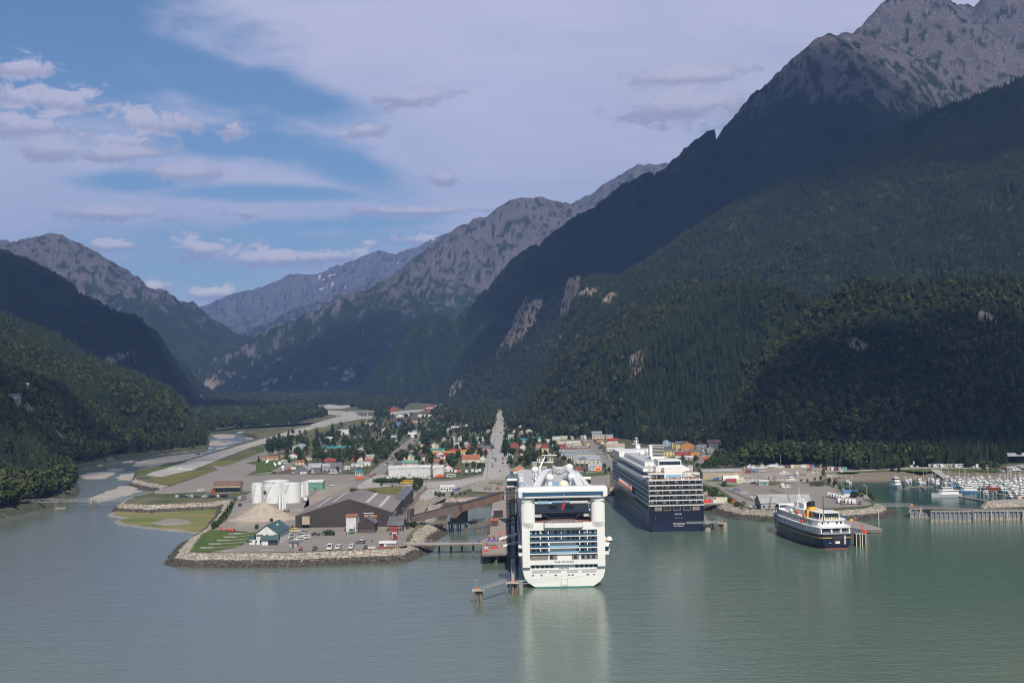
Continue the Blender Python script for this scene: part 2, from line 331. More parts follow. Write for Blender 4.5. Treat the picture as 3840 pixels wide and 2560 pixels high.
AZ, RR = np.meshgrid(azs, rs); TX, TY = RR * np.sin(AZ), RR * np.cos(AZ)
TZ, WHO = terrain(TX, TY)
gy, gx = np.gradient(TZ); dr = np.gradient(rs)[:, None]; da = RR * (azs[1] - azs[0])
slope = np.hypot(gy / dr, gx / da)
def cast(k, x, y, d0=900, d1=19000):          # where a line of sight meets the terrain
    d = ray(*pix(k, x, y)); D = np.exp(np.linspace(math.log(d0), math.log(d1), 900)); z, w = terrain(d.x * D, D)
    hit = np.nonzero(z > H + d.z * D)[0]
    i = hit[0] if len(hit) else 0
    return d.x * D[i], D[i], float(z[i])
nz1 = fbm(TX / 160., TY / 160., 5, 90); nz2 = fbm(TX / 45., TY / 30., 4, 95)
rock = np.zeros_like(TZ)
names = [r[0] for r in RG]
def alt(nm, lo, hi, base=0.0):
    k = names.index(nm); return np.where(WHO == k, base + np.clip((TZ - lo) / (hi - lo), 0, 1), 0)
rock = alt('far', 300, 1100, .25) + alt('far2', 400, 1200, .06) + alt('granite', 430, 950, .13) + alt('spiky', 500, 900, .4) + alt('massif', 960, 1270, -.05) + alt('peak', 900, 1200, .6) + alt('left far', 520, 1000, .08) + alt('left farther', 400, 900, .3) + alt('ridge', 2000, 3000) + alt('left slope', 900, 1300)
for x, y, r_, s_ in [(1198, 745, 20, 1.5), (1212, 722, 17, 1.5), (1225, 700, 14, 1.3), (1178, 775, 14, 1.3), (1152, 803, 12, 1.2), (1310, 678, 16, .9), (1350, 682, 18, .9), (1400, 685, 18, .8), (1270, 815, 18, .6), (1245, 825, 10, .7), (1330, 770, 16, .4), (1375, 760, 12, .5), (1465, 830, 30, .3), (1980, 800, 20, .35), (2110, 905, 22, .3), (2090, 755, 24, .35), (2270, 750, 30, .4), (1860, 935, 12, .4),
                   (290, 825, 22, .7), (245, 830, 16, .5), (78, 958, 12, 1.1), (70, 935, 10, .9), (800, 865, 12, .9), (1060, 885, 12, .9), (1040, 905, 12, .9), (140, 1000, 8, .9), (150, 1010, 6, .9), (480, 890, 14, .5)]:
    a, b, c = cast('W', x, y); rr = r_ / 3072 * b
    rock += s_ * 1.1 * np.exp(-(((TX - a) / rr) ** 2 + ((TY - b) / (rr * 2.2)) ** 2))
nz3 = fbm(TX / 24., TY / 40., 3, 98); rock = rock * np.clip(1 + 1.2 * nz2 + 1.6 * nz3, .0, 2) + .3 * nz1 + .3 * nz2 + .22 * nz3 + np.clip(slope - 1.0, 0, 1) * .35 * (rock > .12)
rock = np.clip((rock - .42) / .16, 0, 1)
snow = np.clip((fbm(TX / 120., TY / 240., 5, 71, .62) - .50) * 14, 0, 1) * ((WHO == names.index('far')) & (TZ > 900))
FARD = 4250
can = (1 - rock) * np.clip((RR - FARD) / 300., 0, 1) * np.clip(TZ / 30., 0, 1)
TZ = TZ + can * (5.5 * np.abs(fbm(TX / 17., TY / 17., 2, 31)) * 2 + 4 * fbm(TX / 60., TY / 60., 2, 32))
TZ = TZ + rock * np.clip(TZ / 400, 0, 1) * 6 * ridged(TX / 30., TY / 50., 3, 77)
me = bpy.data.meshes.new('mountains')
co = np.stack([TX, TY, TZ], -1).reshape(-1, 3)
ii = (np.arange(NR - 1)[:, None] * NA + np.arange(NA - 1)[None, :]).reshape(-1)
keep = (np.maximum.reduce([TZ[:-1, :-1], TZ[1:, :-1], TZ[:-1, 1:], TZ[1:, 1:]]) > 1.0).reshape(-1)
ii = ii[keep]; fc = np.stack([ii, ii + 1, ii + NA + 1, ii + NA], -1)
used = np.zeros(NA * NR, bool); used[fc.reshape(-1)] = True; remap = np.cumsum(used) - 1; fc = remap[fc]
me.vertices.add(int(used.sum())); me.vertices.foreach_set('co', co[used].reshape(-1).astype(np.float32))
me.loops.add(len(fc) * 4); me.loops.foreach_set('vertex_index', fc.reshape(-1).astype(np.int32))
me.polygons.add(len(fc)); me.polygons.foreach_set('loop_start', np.arange(len(fc), dtype=np.int32) * 4)
me.update(calc_edges=True); me.polygons.foreach_set('use_smooth', [True] * len(fc))
for nm, arr in (('rock', rock), ('snow', snow)):
    at = me.attributes.new(nm, 'FLOAT', 'POINT'); at.data.foreach_set('value', arr.reshape(-1)[used].astype(np.float32))
mm = bpy.data.materials.new('mountain ground'); mm.use_nodes = True; N, L = nt(mm)
pb = N['Principled BSDF']; pb.inputs['Roughness'].default_value = .95; pb.inputs['Specular IOR Level'].default_value = .1
ge = nd('ShaderNodeNewGeometry'); P_ = ge.outputs['Position']
def tex(scale, st=(1, 1, 1), detail=5, rough=.6):
    mp = nd('ShaderNodeMapping'); mp.inputs['Scale'].default_value = st; L.new(P_, mp.inputs[0])
    n = nd('ShaderNodeTexNoise'); n.inputs['Scale'].default_value = scale; n.inputs['Detail'].default_value = detail; n.inputs['Roughness'].default_value = rough; L.new(mp.outputs[0], n.inputs['Vector']); return n.outputs['Fac']
def ramp(f, stops):
    r = nd('ShaderNodeValToRGB'); L.new(f, r.inputs[0]); e = r.color_ramp.elements
    while len(e) < len(stops): e.new(.5)
    for q, (p, c) in zip(e, stops): q.position = p; q.color = (*c, 1)
    return r.outputs[0]
fcol = mixc(ramp(tex(.05, detail=3), [(.42, (0, 0, 0)), (.6, (1, 1, 1))]), ramp(tex(.011), [(.35, (.014, .023, .011)), (.55, (.025, .037, .014)), (.7, (.052, .066, .022))]), rgb((.010, .019, .012)))
rcol = mixc(ramp(tex(.03, (1, 1, .35), 7, .7), [(.35, (0, 0, 0)), (.7, (1, 1, 1))]), ramp(tex(.006, detail=6), [(.35, (.058, .055, .068)), (.6, (.105, .097, .108))]), ramp(tex(.12, (1, 1, .3), 4), [(.3, (.035, .033, .038)), (.5, (.10, .09, .092)), (.72, (.30, .25, .21))]))
def attr(nm): n = nd('ShaderNodeAttribute', attribute_name=nm); return n.outputs['Fac']
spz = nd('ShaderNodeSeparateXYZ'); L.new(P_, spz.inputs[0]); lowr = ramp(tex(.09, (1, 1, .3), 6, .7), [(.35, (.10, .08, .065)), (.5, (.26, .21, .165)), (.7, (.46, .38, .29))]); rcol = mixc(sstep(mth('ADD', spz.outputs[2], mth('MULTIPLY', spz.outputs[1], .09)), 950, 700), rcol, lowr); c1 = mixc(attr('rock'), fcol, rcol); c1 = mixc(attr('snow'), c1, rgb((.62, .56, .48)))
L.new(c1, pb.inputs['Base Color'])
bp = nd('ShaderNodeBump'); bp.inputs['Distance'].default_value = 16; L.new(tex(.035, (1, 1, .5), 8, .68), bp.inputs['Height']); L.new(bp.outputs[0], pb.inputs['Normal'])
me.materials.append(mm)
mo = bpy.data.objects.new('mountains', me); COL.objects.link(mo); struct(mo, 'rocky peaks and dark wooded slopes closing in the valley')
def gp(k, pts, z=GZ): return [G(k, x, y, z) for x, y in pts]
EAST = gp('Z2', [(2620, 392), (2352, 424), (2200, 434), (1985, 462), (1955, 474), (2040, 492), (2075, 512), (1860, 578), (1700, 632), (1500, 690), (1380, 715), (1170, 762), (1100, 772), (1112, 797), (1088, 820)])
e2 = gp('Z2', [(1092, 850), (1180, 872), (1300, 890), (1345, 902), (1290, 928), (1232, 950), (1100, 978), (1050, 990), (1000, 1022), (992, 1045)])
MARSHTOP = gp('Z2', [(1200, 1052), (1500, 1040), (1700, 1030), (1840, 1008)])
pen = gp('Z1', [(585, 392), (565, 440), (530, 500), (470, 560), (425, 600), (330, 650), (262, 720), (232, 790), (330, 800), (600, 798), (1050, 795), (1300, 783), (1500, 779), (1700, 770), (1880, 765)])
isl = gp('I', [(60, 1300), (200, 1272), (300, 1200), (335, 1100), (400, 1010), (520, 950), (600, 905), (560, 850), (520, 790), (575, 700), (640, 560), (720, 430), (860, 420), (1100, 415), (1400, 405), (1700, 400), (1900, 400)])
mid = gp('Z5', [(300, 830), (700, 830), (1000, 812), (1200, 800)])
east = gp('Z6', [(45, 655), (80, 700), (180, 765), (270, 835), (380, 880), (480, 925), (640, 968), (960, 985), (1300, 990), (1640, 985), (1850, 972), (2050, 955), (2150, 925)]) + gp('Z7', [(470, 850), (455, 820), (360, 800), (330, 772)])
bas = gp('Z6', [(1995, 838), (1960, 770), (1760, 735), (1640, 690), (1575, 620), (1560, 560), (1640, 535), (2195, 510)]) + gp('Z7', [(300, 440), (650, 425), (840, 407), (1100, 402), (1290, 412), (1520, 440), (1800, 445), (2100, 440), (2600, 430), (3300, 425)])
far_ = [(3200, 1180), (3200, 8500), (-4200, 8500), (-4200, 700)]
WEST = gp('Z2', [(-900, 1180), (-300, 1150), (0, 1092), (130, 1065), (240, 1040), (440, 992), (555, 945), (600, 905), (588, 862), (535, 800), (560, 762), (590, 735), (700, 712), (870, 680), (930, 652), (1100, 636), (1640, 578), (1660, 520), (1650, 470), (1880, 434), (2100, 420), (2352, 404), (2600, 385)])
SEG = [(EAST, 4), (e2, 8), (MARSHTOP, 8), (pen, 12), (isl, 12), (mid, 10), (east, 13), (bas, 9), (far_, 4), (WEST, 5)]
OUT = []; WID = []
for s_, w_ in SEG:
    OUT += s_; WID += [w_] * len(s_)
nb = len(OUT)
bi = OUT.index(bas[-11]); 
for i in range(nb):
    if OUT[i] in bas[6:]: WID[i] = 42
A = sum(OUT[i][0] * OUT[(i + 1) % nb][1] - OUT[(i + 1) % nb][0] * OUT[i][1] for i in range(nb)); SG = 1 if A > 0 else -1
def subdiv(P_, Wd, step):
    q = []; w = []
    for i in range(len(P_)):
        a, b = Vector(P_[i]), Vector(P_[(i + 1) % len(P_)]); l = (b - a).length
        n = 1 if l > 600 else max(1, int(l / step))
        for j in range(n):
            q.append(a.lerp(b, j / n)); w.append(Wd[i] + (Wd[(i + 1) % len(P_)] - Wd[i]) * j / n)
    return q, w
LQ, LW = subdiv(OUT, WID, 5.0)
jx = fbm(np.array([p.x for p in LQ]) / 9., np.array([p.y for p in LQ]) / 9., 3, 12); jy = fbm(np.array([p.x for p in LQ]) / 9., np.array([p.y for p in LQ]) / 9. + 50, 3, 15)
LQ = [p + Vector((a, b)) * 1.6 for p, a, b in zip(LQ, jx, jy)]
n_ = len(LQ)
def nrm(i, k=3):
    d = (LQ[(i + k) % n_] - LQ[(i - k) % n_]); d.normalize(); return Vector((d.y, -d.x)) * SG
gm = MB()
M('land', (.060, .075, .032), .95, col2=(.15, .135, .085), scale=.03, detail=6, spec=.1)
M('riprap', (.50, .45, .38), .9, col2=(.16, .13, .10), scale=.55, detail=5, spec=.2, bump=1.2, bscale=.5)
M('wet rock', (.10, .085, .06), .7, col2=(.03, .027, .02), scale=.5, detail=5, bump=.8, bscale=.6)
M('brushy bank', (.030, .045, .018), .95, col2=(.085, .085, .045), scale=.12, detail=5, bump=.5, bscale=.4); M('beach', (.21, .18, .135), .9, col2=(.15, .125, .09), scale=.03, stretch=(.3, 2, 1), spec=.1)
M('marsh', (.115, .15, .042), .95, col2=(.22, .185, .085), scale=.025, stretch=(.5, 1.2, 1), spec=.1)
M('mud', (.27, .25, .21), .7, col2=(.21, .19, .16), scale=.05, spec=.2)
def upw(t, P_):
    a, b, c = [P_[k] for k in t[:3]]; return tuple(t) if (b[0]-a[0])*(c[1]-a[1]) - (c[0]-a[0])*(b[1]-a[1]) > 0 else tuple(t)[::-1]
def flat(q, P_, m, dz=0):
    for pc in split(P_):
        tr = tessellate_polygon([[Vector((a, b, 0)) for a, b in pc]]); q.add([(a, b, zf(b) + dz) for a, b in pc], [upw(t, pc) for t in tr], m)
flat(gm, [(p.x, p.y) for p in LQ], 'land')
go = gm.obj('ground'); struct(go, 'flat valley floor of gravel and rough grass')
sm = MB(); bands = [(0, GZ), (.42, GZ - 2.6), (.62, 1.1), (.8, .1), (1.15, -2.2)]
rows = []
for t, z in bands:
    rows.append([(LQ[i] + nrm(i) * LW[i] * 1.25 * t) for i in range(n_)])
bm_names = []
for b in range(4):
    for i in range(n_):
        j = (i + 1) % n_
        bch = LW[i] > 20; soft = LW[i] < 6
        m = 'beach' if bch else 'brushy bank' if soft and b < 2 else ('riprap' if b < 1 else 'wet rock')
        v = [(*rows[b][i], bands[b][1]), (*rows[b + 1][i], bands[b + 1][1]), (*rows[b + 1][j], bands[b + 1][1]), (*rows[b][j], bands[b][1])]
        sm.add(v, [(0, 1, 2, 3) if SG > 0 else (3, 2, 1, 0)], m)
so = sm.obj('shore_bank'); struct(so, 'rock and gravel banks running down into the water')
def lowland(pts, z, m, name, label, edge=6, mb=None, step=6, jit=1.5):
    P_, _ = subdiv(pts, [1] * len(pts), step); xs = np.array([p.x for p in P_]); ys = np.array([p.y for p in P_])
    a, b = fbm(xs / 14, ys / 14, 4, 5) * jit * 2, fbm(xs / 14, ys / 14 + 31, 4, 6) * jit * 2
    P_ = [p + Vector((u, v)) for p, u, v in zip(P_, a, b)]; k = len(P_)
    ar = sum(P_[i].x * P_[(i + 1) % k].y - P_[(i + 1) % k].x * P_[i].y for i in range(k)); s = 1 if ar > 0 else -1
    q = mb or MB(); tr = tessellate_polygon([[Vector((p.x, p.y, 0)) for p in P_]])
    q.add([(p.x, p.y, z) for p in P_], [upw(t, P_) for t in tr], m)
    o = []
    for i in range(k):
        d = (P_[(i + 1) % k] - P_[i - 1]).normalized(); o.append(P_[i] + Vector((d.y, -d.x)) * s * edge)
    q.add([(p.x, p.y, z) for p in P_] + [(p.x, p.y, -.5) for p in o], [((i, k + i, k + (i + 1) % k, (i + 1) % k) if s > 0 else (i, (i + 1) % k, k + (i + 1) % k, k + i)) for i in range(k)], 'mud')
    if mb is None: return struct(q.obj(name), label)
lowland(gp('Z2', [(905, 1130), (965, 1080), (1010, 1055), (1860, 1010), (1880, 1060), (1700, 1200), (1640, 1270), (1340, 1240), (1000, 1205), (960, 1180), (1035, 1150)], .8), .7, 'marsh', 'marsh', 'green and straw coloured tidal flat', 7)
lowland(gp('Z1', [(-60, 555), (60, 515), (230, 530), (240, 555), (160, 566), (30, 575)], .9), .85, 'mud', 'mud_patch', 'bare mud patch on the tidal flat', 2)
BARS = [[(645, 822), (700, 800), (800, 785), (880, 788), (935, 797), (870, 822), (820, 840), (690, 842)], [(930, 832), (980, 808), (1095, 797), (1120, 800), (1080, 835), (1030, 853), (950, 850)],
        [(745, 992), (850, 950), (970, 902), (1110, 895), (1120, 912), (1060, 925), (1140, 938), (1010, 972), (770, 1035), (722, 1045)], [(1100, 708), (1180, 690), (1330, 665), (1560, 638), (1640, 644), (1500, 688), (1380, 705), (1250, 730), (1090, 748), (1070, 735)],
        [(868, 772), (900, 760), (1000, 760), (985, 778), (890, 785)], [(592, 745), (640, 735), (718, 742), (670, 760), (600, 756)], [(1700, 492), (1760, 485), (1890, 490), (1870, 515), (1750, 522)], [(1645, 562), (1760, 548), (1890, 548), (1800, 572), (1660, 577)],
        [(940, 672), (1120, 655), (1500, 612), (1680, 590), (1700, 598), (1500, 625), (1150, 662), (1000, 672)], [(1650, 545), (1640, 540), (1780, 538), (1940, 546), (1800, 552)], [(440, 1073), (520, 1069), (515, 1076), (450, 1079)], [(1985, 515), (2060, 512), (2010, 525), (1960, 522)], [(1120, 760), (1230, 735), (1300, 733), (1180, 765)], [(1380, 712), (1500, 690), (1560, 672), (1440, 708)], [(760, 735), (805, 733), (790, 742)], [(985, 705), (1070, 698), (1060, 708), (1000, 712)], [(1560, 645), (1650, 628), (1700, 622), (1600, 648)], [(1730, 600), (1830, 585), (1850, 590), (1760, 605)], [(1900, 470), (1950, 462), (1960, 468), (1910, 480)], [(1080, 845), (1130, 838), (1160, 850), (1100, 856)]]
for b_ in BARS: lowland(gp('Z2', b_, .4), .38, 'bar', 'gravel_bar', 'pale gravel bar in the braided river', 3, jit=2.6) if M('bar', (.42, .375, .33), .9, col2=(.27, .245, .215), scale=.09, stretch=(.5, 1.6, 1), detail=6, spec=.2) else 0
bw = gp('Z7', [(1905, 808), (2000, 792), (2352, 772), (3000, 760), (3000, 800), (2352, 815), (2000, 832), (1880, 840)], 3.5)
def riprap_mound(pts, top, name, label):
    q = MB(); P_, _ = subdiv(pts, [1] * len(pts), 5); k = len(P_); ar = sum(P_[i].x * P_[(i + 1) % k].y - P_[(i + 1) % k].x * P_[i].y for i in range(k)); s = 1 if ar > 0 else -1
    tr = tessellate_polygon([[Vector((p.x, p.y, 0)) for p in P_]]); q.add([(p.x, p.y, top) for p in P_], [upw(t, P_) for t in tr], 'riprap')
    ring = [P_]; zs = [top, 1.2, -1.5]
    for w in (4.5, 9):
        r = []
        for i in range(k): d = (P_[(i + 2) % k] - P_[i - 2]).normalized(); r.append(P_[i] + Vector((d.y, -d.x)) * s * w)
        ring.append(r)
    for b in range(2):
        for i in range(k):
            j = (i + 1) % k; v = [(*ring[b][i], zs[b]), (*ring[b + 1][i], zs[b + 1]), (*ring[b + 1][j], zs[b + 1]), (*ring[b][j], zs[b])]
            q.add(v, [(0, 1, 2, 3) if s > 0 else (3, 2, 1, 0)], 'riprap' if b == 0 else 'wet rock')
    return tag(q.obj(name), label, 'breakwater')
riprap_mound(bw, 3.5, 'breakwater', 'long low breakwater of tumbled pale rock beside the crowded boat basin')
wm = bpy.data.materials.new('sea water'); wm.use_nodes = True; N, L = nt(wm); pb = N['Principled BSDF']
ge = nd('ShaderNodeNewGeometry'); P_ = ge.outputs['Position']
big = tex(.006, (1, .35, 1), 4); big2 = tex(.02, (.6, 1, 1), 3); spx = nd('ShaderNodeSeparateXYZ'); L.new(P_, spx.inputs[0])
ba, bb = G('Z7', 600, 560, 0), G('Z7', 1500, 870, 0)
inb = mth('MULTIPLY', sstep(spx.outputs[0], ba[0] - 75, ba[0] - 25), sstep(mth('ADD', spx.outputs[1], mth('MULTIPLY', spx.outputs[0], -.04)), bb[1] - 80, bb[1] + 10))
wl = sstep(mth('ADD', mth('MULTIPLY', spx.outputs[0], .7), mth('MULTIPLY', mth('SUBTRACT', big, .5), 500)), -200, 110)
c_ = mixc(wl, rgb((.120, .142, .124)), rgb((.076, .128, .088)))
c_ = mixc(mth('MULTIPLY', sstep(big, .4, .62), .55), c_, rgb((.130, .152, .100)))
c_ = mixc(inb, c_, rgb((.012, .060, .048)))
L.new(c_, pb.inputs['Base Color']); pb.inputs['Roughness'].default_value = .16; pb.inputs['IOR'].default_value = 1.33; pb.inputs['Specular IOR Level'].default_value = .5
w1 = tex(.55, (.45, 1, 1), 3, .6); w2 = tex(.12, (.35, 1, 1), 3, .55)
b1_ = nd('ShaderNodeBump'); b1_.inputs['Distance'].default_value = .16; L.new(w1, b1_.inputs['Height'])
b2_ = nd('ShaderNodeBump'); b2_.inputs['Distance'].default_value = .22; L.new(w2, b2_.inputs['Height']); L.new(b1_.outputs[0], b2_.inputs['Normal'])
L.new(b2_.outputs[0], pb.inputs['Normal'])
q = MB(); q.mats.append(wm); q.add([(-6000, 60, 0), (6000, 60, 0), (6000, 4200, 0), (-6000, 4200, 0)], [(0, 1, 2, 3)], wm)
struct(q.obj('water'), 'calm grey green water of the inlet')
q = MB(); M('seabed', (.06, .08, .06), .9); q.add([(-9000, -300, -8), (9000, -300, -8), (9000, 22000, -8), (-9000, 22000, -8)], [(0, 1, 2, 3)], 'seabed'); struct(q.obj('seabed'))
M('asphalt', (.255, .228, .195), .85, col2=(.215, .19, .163), scale=.04, detail=7, spec=.25)
M('concrete', (.39, .365, .33), .85, col2=(.33, .305, .275), scale=.05, detail=6, spec=.2)
M('gravel', (.33, .285, .23), .95, col2=(.25, .215, .175), scale=.07, detail=7, spec=.1)
M('lawn', (.055, .095, .022), .9, col2=(.09, .12, .03), scale=.09, detail=5, spec=.1)
M('dry grass', (.17, .15, .055), .95, col2=(.10, .11, .035), scale=.06, detail=6, spec=.1)
M('white line', (.7, .69, .66), .8)
LAY = [0]
def sheet(name, k, pts, m, lvl, label=None, z=GZ):
    q = MB(); w = [G(k, x, y, z) for x, y in pts]
    LAY[0] += 1
    flat(q, w, m, .02 + lvl * .03 + LAY[0] * .0004); return struct(q.obj(name), label)
sheet('yard', 'Z1', [(600, 390), (575, 470), (535, 530), (440, 605), (330, 655), (262, 730), (240, 785), (600, 792), (1050, 788), (1500, 772), (1900, 752), (1985, 735), (1970, 690), (2000, 640), (2060, 590), (2010, 520), (2060, 470), (2350, 330), (2540, 260), (2600, 180), (2900, 130), (2900, 100), (2350, 215), (2150, 215), (1560, 195), (1000, 170), (690, 330)], 'asphalt', 0, 'grey paved yard')
sheet('yard', 'Z1', [(600, 545), (660, 420), (900, 410), (1050, 450), (1150, 440), (1500, 270), (1560, 240), (1350, 230), (1190, 350), (1200, 430), (1000, 560), (800, 575), (620, 600)], 'gravel', 1, 'sandy gravel yard around the tanks')
sheet('airport_apron', 'Z2', [(1230, 950), (1500, 860), (1750, 770), (1700, 742), (1800, 738), (2120, 600), (2320, 590), (2320, 620), (1970, 720), (2110, 745), (1970, 815), (2400, 815), (2700, 830), (2980, 840), (2900, 890), (2352, 930), (1960, 945), (1600, 960), (1250, 965)], 'asphalt', 0, 'broad grey airport apron')
sheet('apron_edge', 'Z3', [(0, 710), (560, 705), (870, 705), (1000, 715), (900, 795), (600, 800), (470, 770), (200, 745), (0, 760)], 'asphalt', 1)
sheet('runway', 'Z2', [(1165, 815), (1260, 770), (2352, 445), (2760, 333), (2800, 300), (2830, 305), (2900, 345), (2352, 500), (2010, 590), (1640, 735), (1560, 770), (1290, 830)], 'concrete', 2, 'pale runway running up the valley beside the river')
for i in range(15):
    t = i / 14.; a = Vector(G('Z2', 1500 + t * 1250, 745 - t * 373)); b = Vector(G('Z2', 1500 + t * 1250 + 42, 745 - t * 373 - 13)); d = (b - a).normalized(); nn_ = Vector((d.y, -d.x)) * .45
    a2 = a + d * 22; q = MB(); zz = zf(a.y) + .2; q.add([(*(a + nn_), zz), (*(a2 + nn_), zz), (*(a2 - nn_), zz), (*(a - nn_), zz)], [(0, 1, 2, 3)], 'white line'); struct(q.obj('runway_marking'))
sheet('runway_marking', 'Z2', [(1345, 772), (1350, 768), (1545, 766), (1545, 771)], 'white line', 4); sheet('runway_marking', 'Z2', [(1425, 762), (1450, 755), (1470, 756), (1445, 764)], 'white line', 4)
sheet('verge', 'Z2', [(1190, 830), (1330, 828), (1560, 775), (1740, 768), (1500, 850), (1340, 895), (1240, 865)], 'dry grass', 3, 'grass strip beside the taxiway')
sheet('verge', 'Z2', [(1675, 725), (1760, 690), (2000, 615), (2120, 605), (2120, 620), (1830, 735), (1790, 742), (1690, 740)], 'dry grass', 3); sheet('verge', 'Z2', [(1570, 760), (1600, 748), (1690, 755), (1680, 762)], 'lawn', 3)
sheet('verge', 'Z2', [(1390, 730), (1495, 695), (1500, 705), (1300, 770), (1170, 800), (1110, 800), (1180, 765)], 'lawn', 3); sheet('verge', 'Z2', [(2050, 492), (2080, 478), (2352, 445), (2352, 432), (2500, 405), (2490, 420), (2300, 462), (2110, 505)], 'dry grass', 3)
sheet('verge', 'Z2', [(2030, 590), (2120, 570), (2130, 595), (2060, 600)], 'lawn', 3); sheet('verge', 'Z3', [(0, 480), (75, 478), (75, 500), (0, 520)], 'lawn', 3)
sheet('verge', 'Z3', [(360, 350), (530, 285), (650, 283), (620, 300), (450, 358), (380, 362)], 'dry grass', 3); sheet('verge', 'Z3', [(600, 275), (740, 243), (750, 250), (650, 278)], 'dry grass', 3); sheet('verge', 'Z3', [(760, 280), (820, 250), (960, 215), (1020, 212), (1020, 240), (880, 262)], 'dry grass', 3)
sheet('verge', 'Z3', [(0, 600), (60, 590), (300, 560), (330, 590), (170, 640), (60, 705), (0, 705)], 'lawn', 2)
sheet('verge', 'Z2', [(1330, 965), (1530, 955), (1680, 950), (1680, 958), (1500, 965), (1360, 970)], 'lawn', 3); sheet('verge', 'Z2', [(1280, 985), (1420, 982), (1430, 992), (1300, 998)], 'lawn', 3)
sheet('lawn', 'Z1', [(240, 785), (285, 715), (350, 640), (420, 612), (560, 615), (770, 630), (765, 680), (720, 690), (650, 745), (400, 790)], 'lawn', 2, 'green lawn with helicopter pads')
for a, b in ((600, 643), (560, 670), (505, 697), (440, 725), (375, 756)):
    sheet('landing_pad', 'Z1', [(a - 52, b - 4), (a + 50, b - 5), (a + 54, b + 3), (a - 48, b + 5)], 'concrete', 4); sheet('footway', 'Z1', [(a + 50, b), (a + 52, b - 3), (760 - (b - 640) * .45, b - 18), (760 - (b - 640) * .45, b - 15)], 'concrete', 3)
sheet('landing_pad', 'Z1', [(505, 780), (580, 775), (590, 782), (510, 788)], 'concrete', 4); sheet('landing_pad', 'Z1', [(800, 775), (910, 768), (915, 777), (810, 783)], 'concrete', 4)
sheet('meadow', 'H', [(830, 390), (1000, 300), (1200, 330), (1330, 290), (2000, 250), (2080, 330), (1900, 470), (1500, 440)], 'dry grass', 2, 'straw coloured meadow behind the brown shed')
def street(k, pts, w, m='asphalt', lvl=2, name='road', label=None):
    P_ = [Vector(G(k, x, y)) for x, y in pts]; q = MB(); l = []; r = []; LAY[0] += 1; z = .02 + lvl * .03 + LAY[0] * .0004
    for i in range(len(P_)):
        d = (P_[min(i + 1, len(P_) - 1)] - P_[max(i - 1, 0)]).normalized(); n2 = Vector((d.y, -d.x)) * w / 2; l.append(P_[i] - n2); r.append(P_[i] + n2)
    flat(q, [tuple(p) for p in l] + [tuple(p) for p in r[::-1]], m, z); return struct(q.obj(name), label)
street('Z3', [(2120, 720), (2127, 640), (2140, 400), (2150, 140)], 25, 'concrete', 2, label='long straight main street running away up the valley')
street('Z3', [(920, 790), (1050, 705), (1190, 580), (1250, 510), (1330, 440), (1420, 370), (1440, 330)], 15, label='side street slanting between the houses')
street('Z5', [(1330, 640), (1190, 560), (1100, 460), (1010, 370), (950, 300)], 17, label='busy shopping street')
street('Z3', [(0, 700), (120, 690), (220, 660), (330, 590)], 12); street('Z3', [(60, 705), (900, 715), (1130, 710), (1250, 790)], 16)
sheet('road', 'Z3', [(900, 800), (1040, 712), (1150, 700), (1080, 790), (1200, 800), (1700, 760), (2000, 725), (2100, 690), (2200, 720), (2200, 745), (2100, 748), (1900, 780), (1700, 850), (1500, 930), (1380, 900), (1520, 830), (1500, 800), (1250, 800), (1100, 815), (880, 830)], 'concrete', 3, 'pale open junction at the foot of the main street')
sheet('gravel_lot', 'Z3', [(1905, 850), (1890, 800), (1960, 760), (2190, 745), (2200, 850), (2100, 860)], 'gravel', 3, 'gravel cart lot'); sheet('quay', 'Z3', [(2190, 745), (2352, 760), (2700, 760), (3020, 740), (3020, 800), (2600, 850), (2190, 870)], 'asphalt', 2)
sheet('rail_yard', 'I', [(60, 860), (-40, 760), (350, 380), (480, 300), (600, 270), (700, 240), (860, 240), (700, 400), (560, 640), (520, 780), (450, 900), (300, 1000)], 'gravel', 2, 'gravel rail yard along the brown shed')
for dx in (0, 34, 72):
    street('I', [(90 + dx, 770), (350 + dx * .7, 470), (450 + dx * .5, 330), (600, 262), (850, 222)], 2.2, 'rail bed', 5, 'rail_track') if M('rail bed', (.16, .115, .095), .9) else 0
M('rust sheet', (.16, .062, .048), .8, var=.2, scale=1.0)
sheet('pier_road', 'Z5', [(940, 640), (1170, 630), (1200, 690), (1190, 810), (960, 830), (700, 835), (700, 770), (960, 690)], 'asphalt', 3); sheet('lawn', 'Z5', [(915, 660), (1100, 640), (1180, 655), (1175, 672), (1000, 690), (930, 690)], 'lawn', 4)
sheet('parking', 'Z6', [(60, 600), (160, 640), (600, 655), (900, 690), (1230, 660), (1560, 680), (1700, 730), (1990, 835), (2110, 905), (2050, 925), (1640, 955), (1200, 960), (960, 965), (660, 955), (560, 900), (300, 720), (70, 650)], 'asphalt', 1, 'broad grey parking lot by the ferry landing')
sheet('gravel_lot', 'Z6', [(120, 600), (580, 480), (640, 455), (1100, 460), (1850, 500), (1570, 540), (1500, 560), (1560, 600), (1500, 630), (1230, 660), (900, 640), (580, 660), (420, 640)], 'gravel', 2, 'gravel boat storage lot')
sheet('lawn', 'Z6', [(260, 668), (300, 665), (530, 695), (400, 708), (350, 705)], 'lawn', 4); sheet('lawn', 'Z6', [(1640, 965), (1900, 955), (2090, 925), (2140, 915), (2150, 928), (2050, 950), (1850, 970), (1640, 983)], 'lawn', 4)
sheet('bank', 'Z6', [(250, 745), (300, 760), (460, 870), (640, 965), (560, 955), (420, 880), (270, 830)], 'dry grass', 4); sheet('lawn', 'Z6', [(2000, 840), (2060, 845), (2130, 880), (2150, 905), (2100, 895)], 'lawn', 4)
sheet('road', 'Z6', [(0, 440), (140, 430), (240, 350), (60, 240), (0, 230), (100, 330)], 'asphalt', 2)
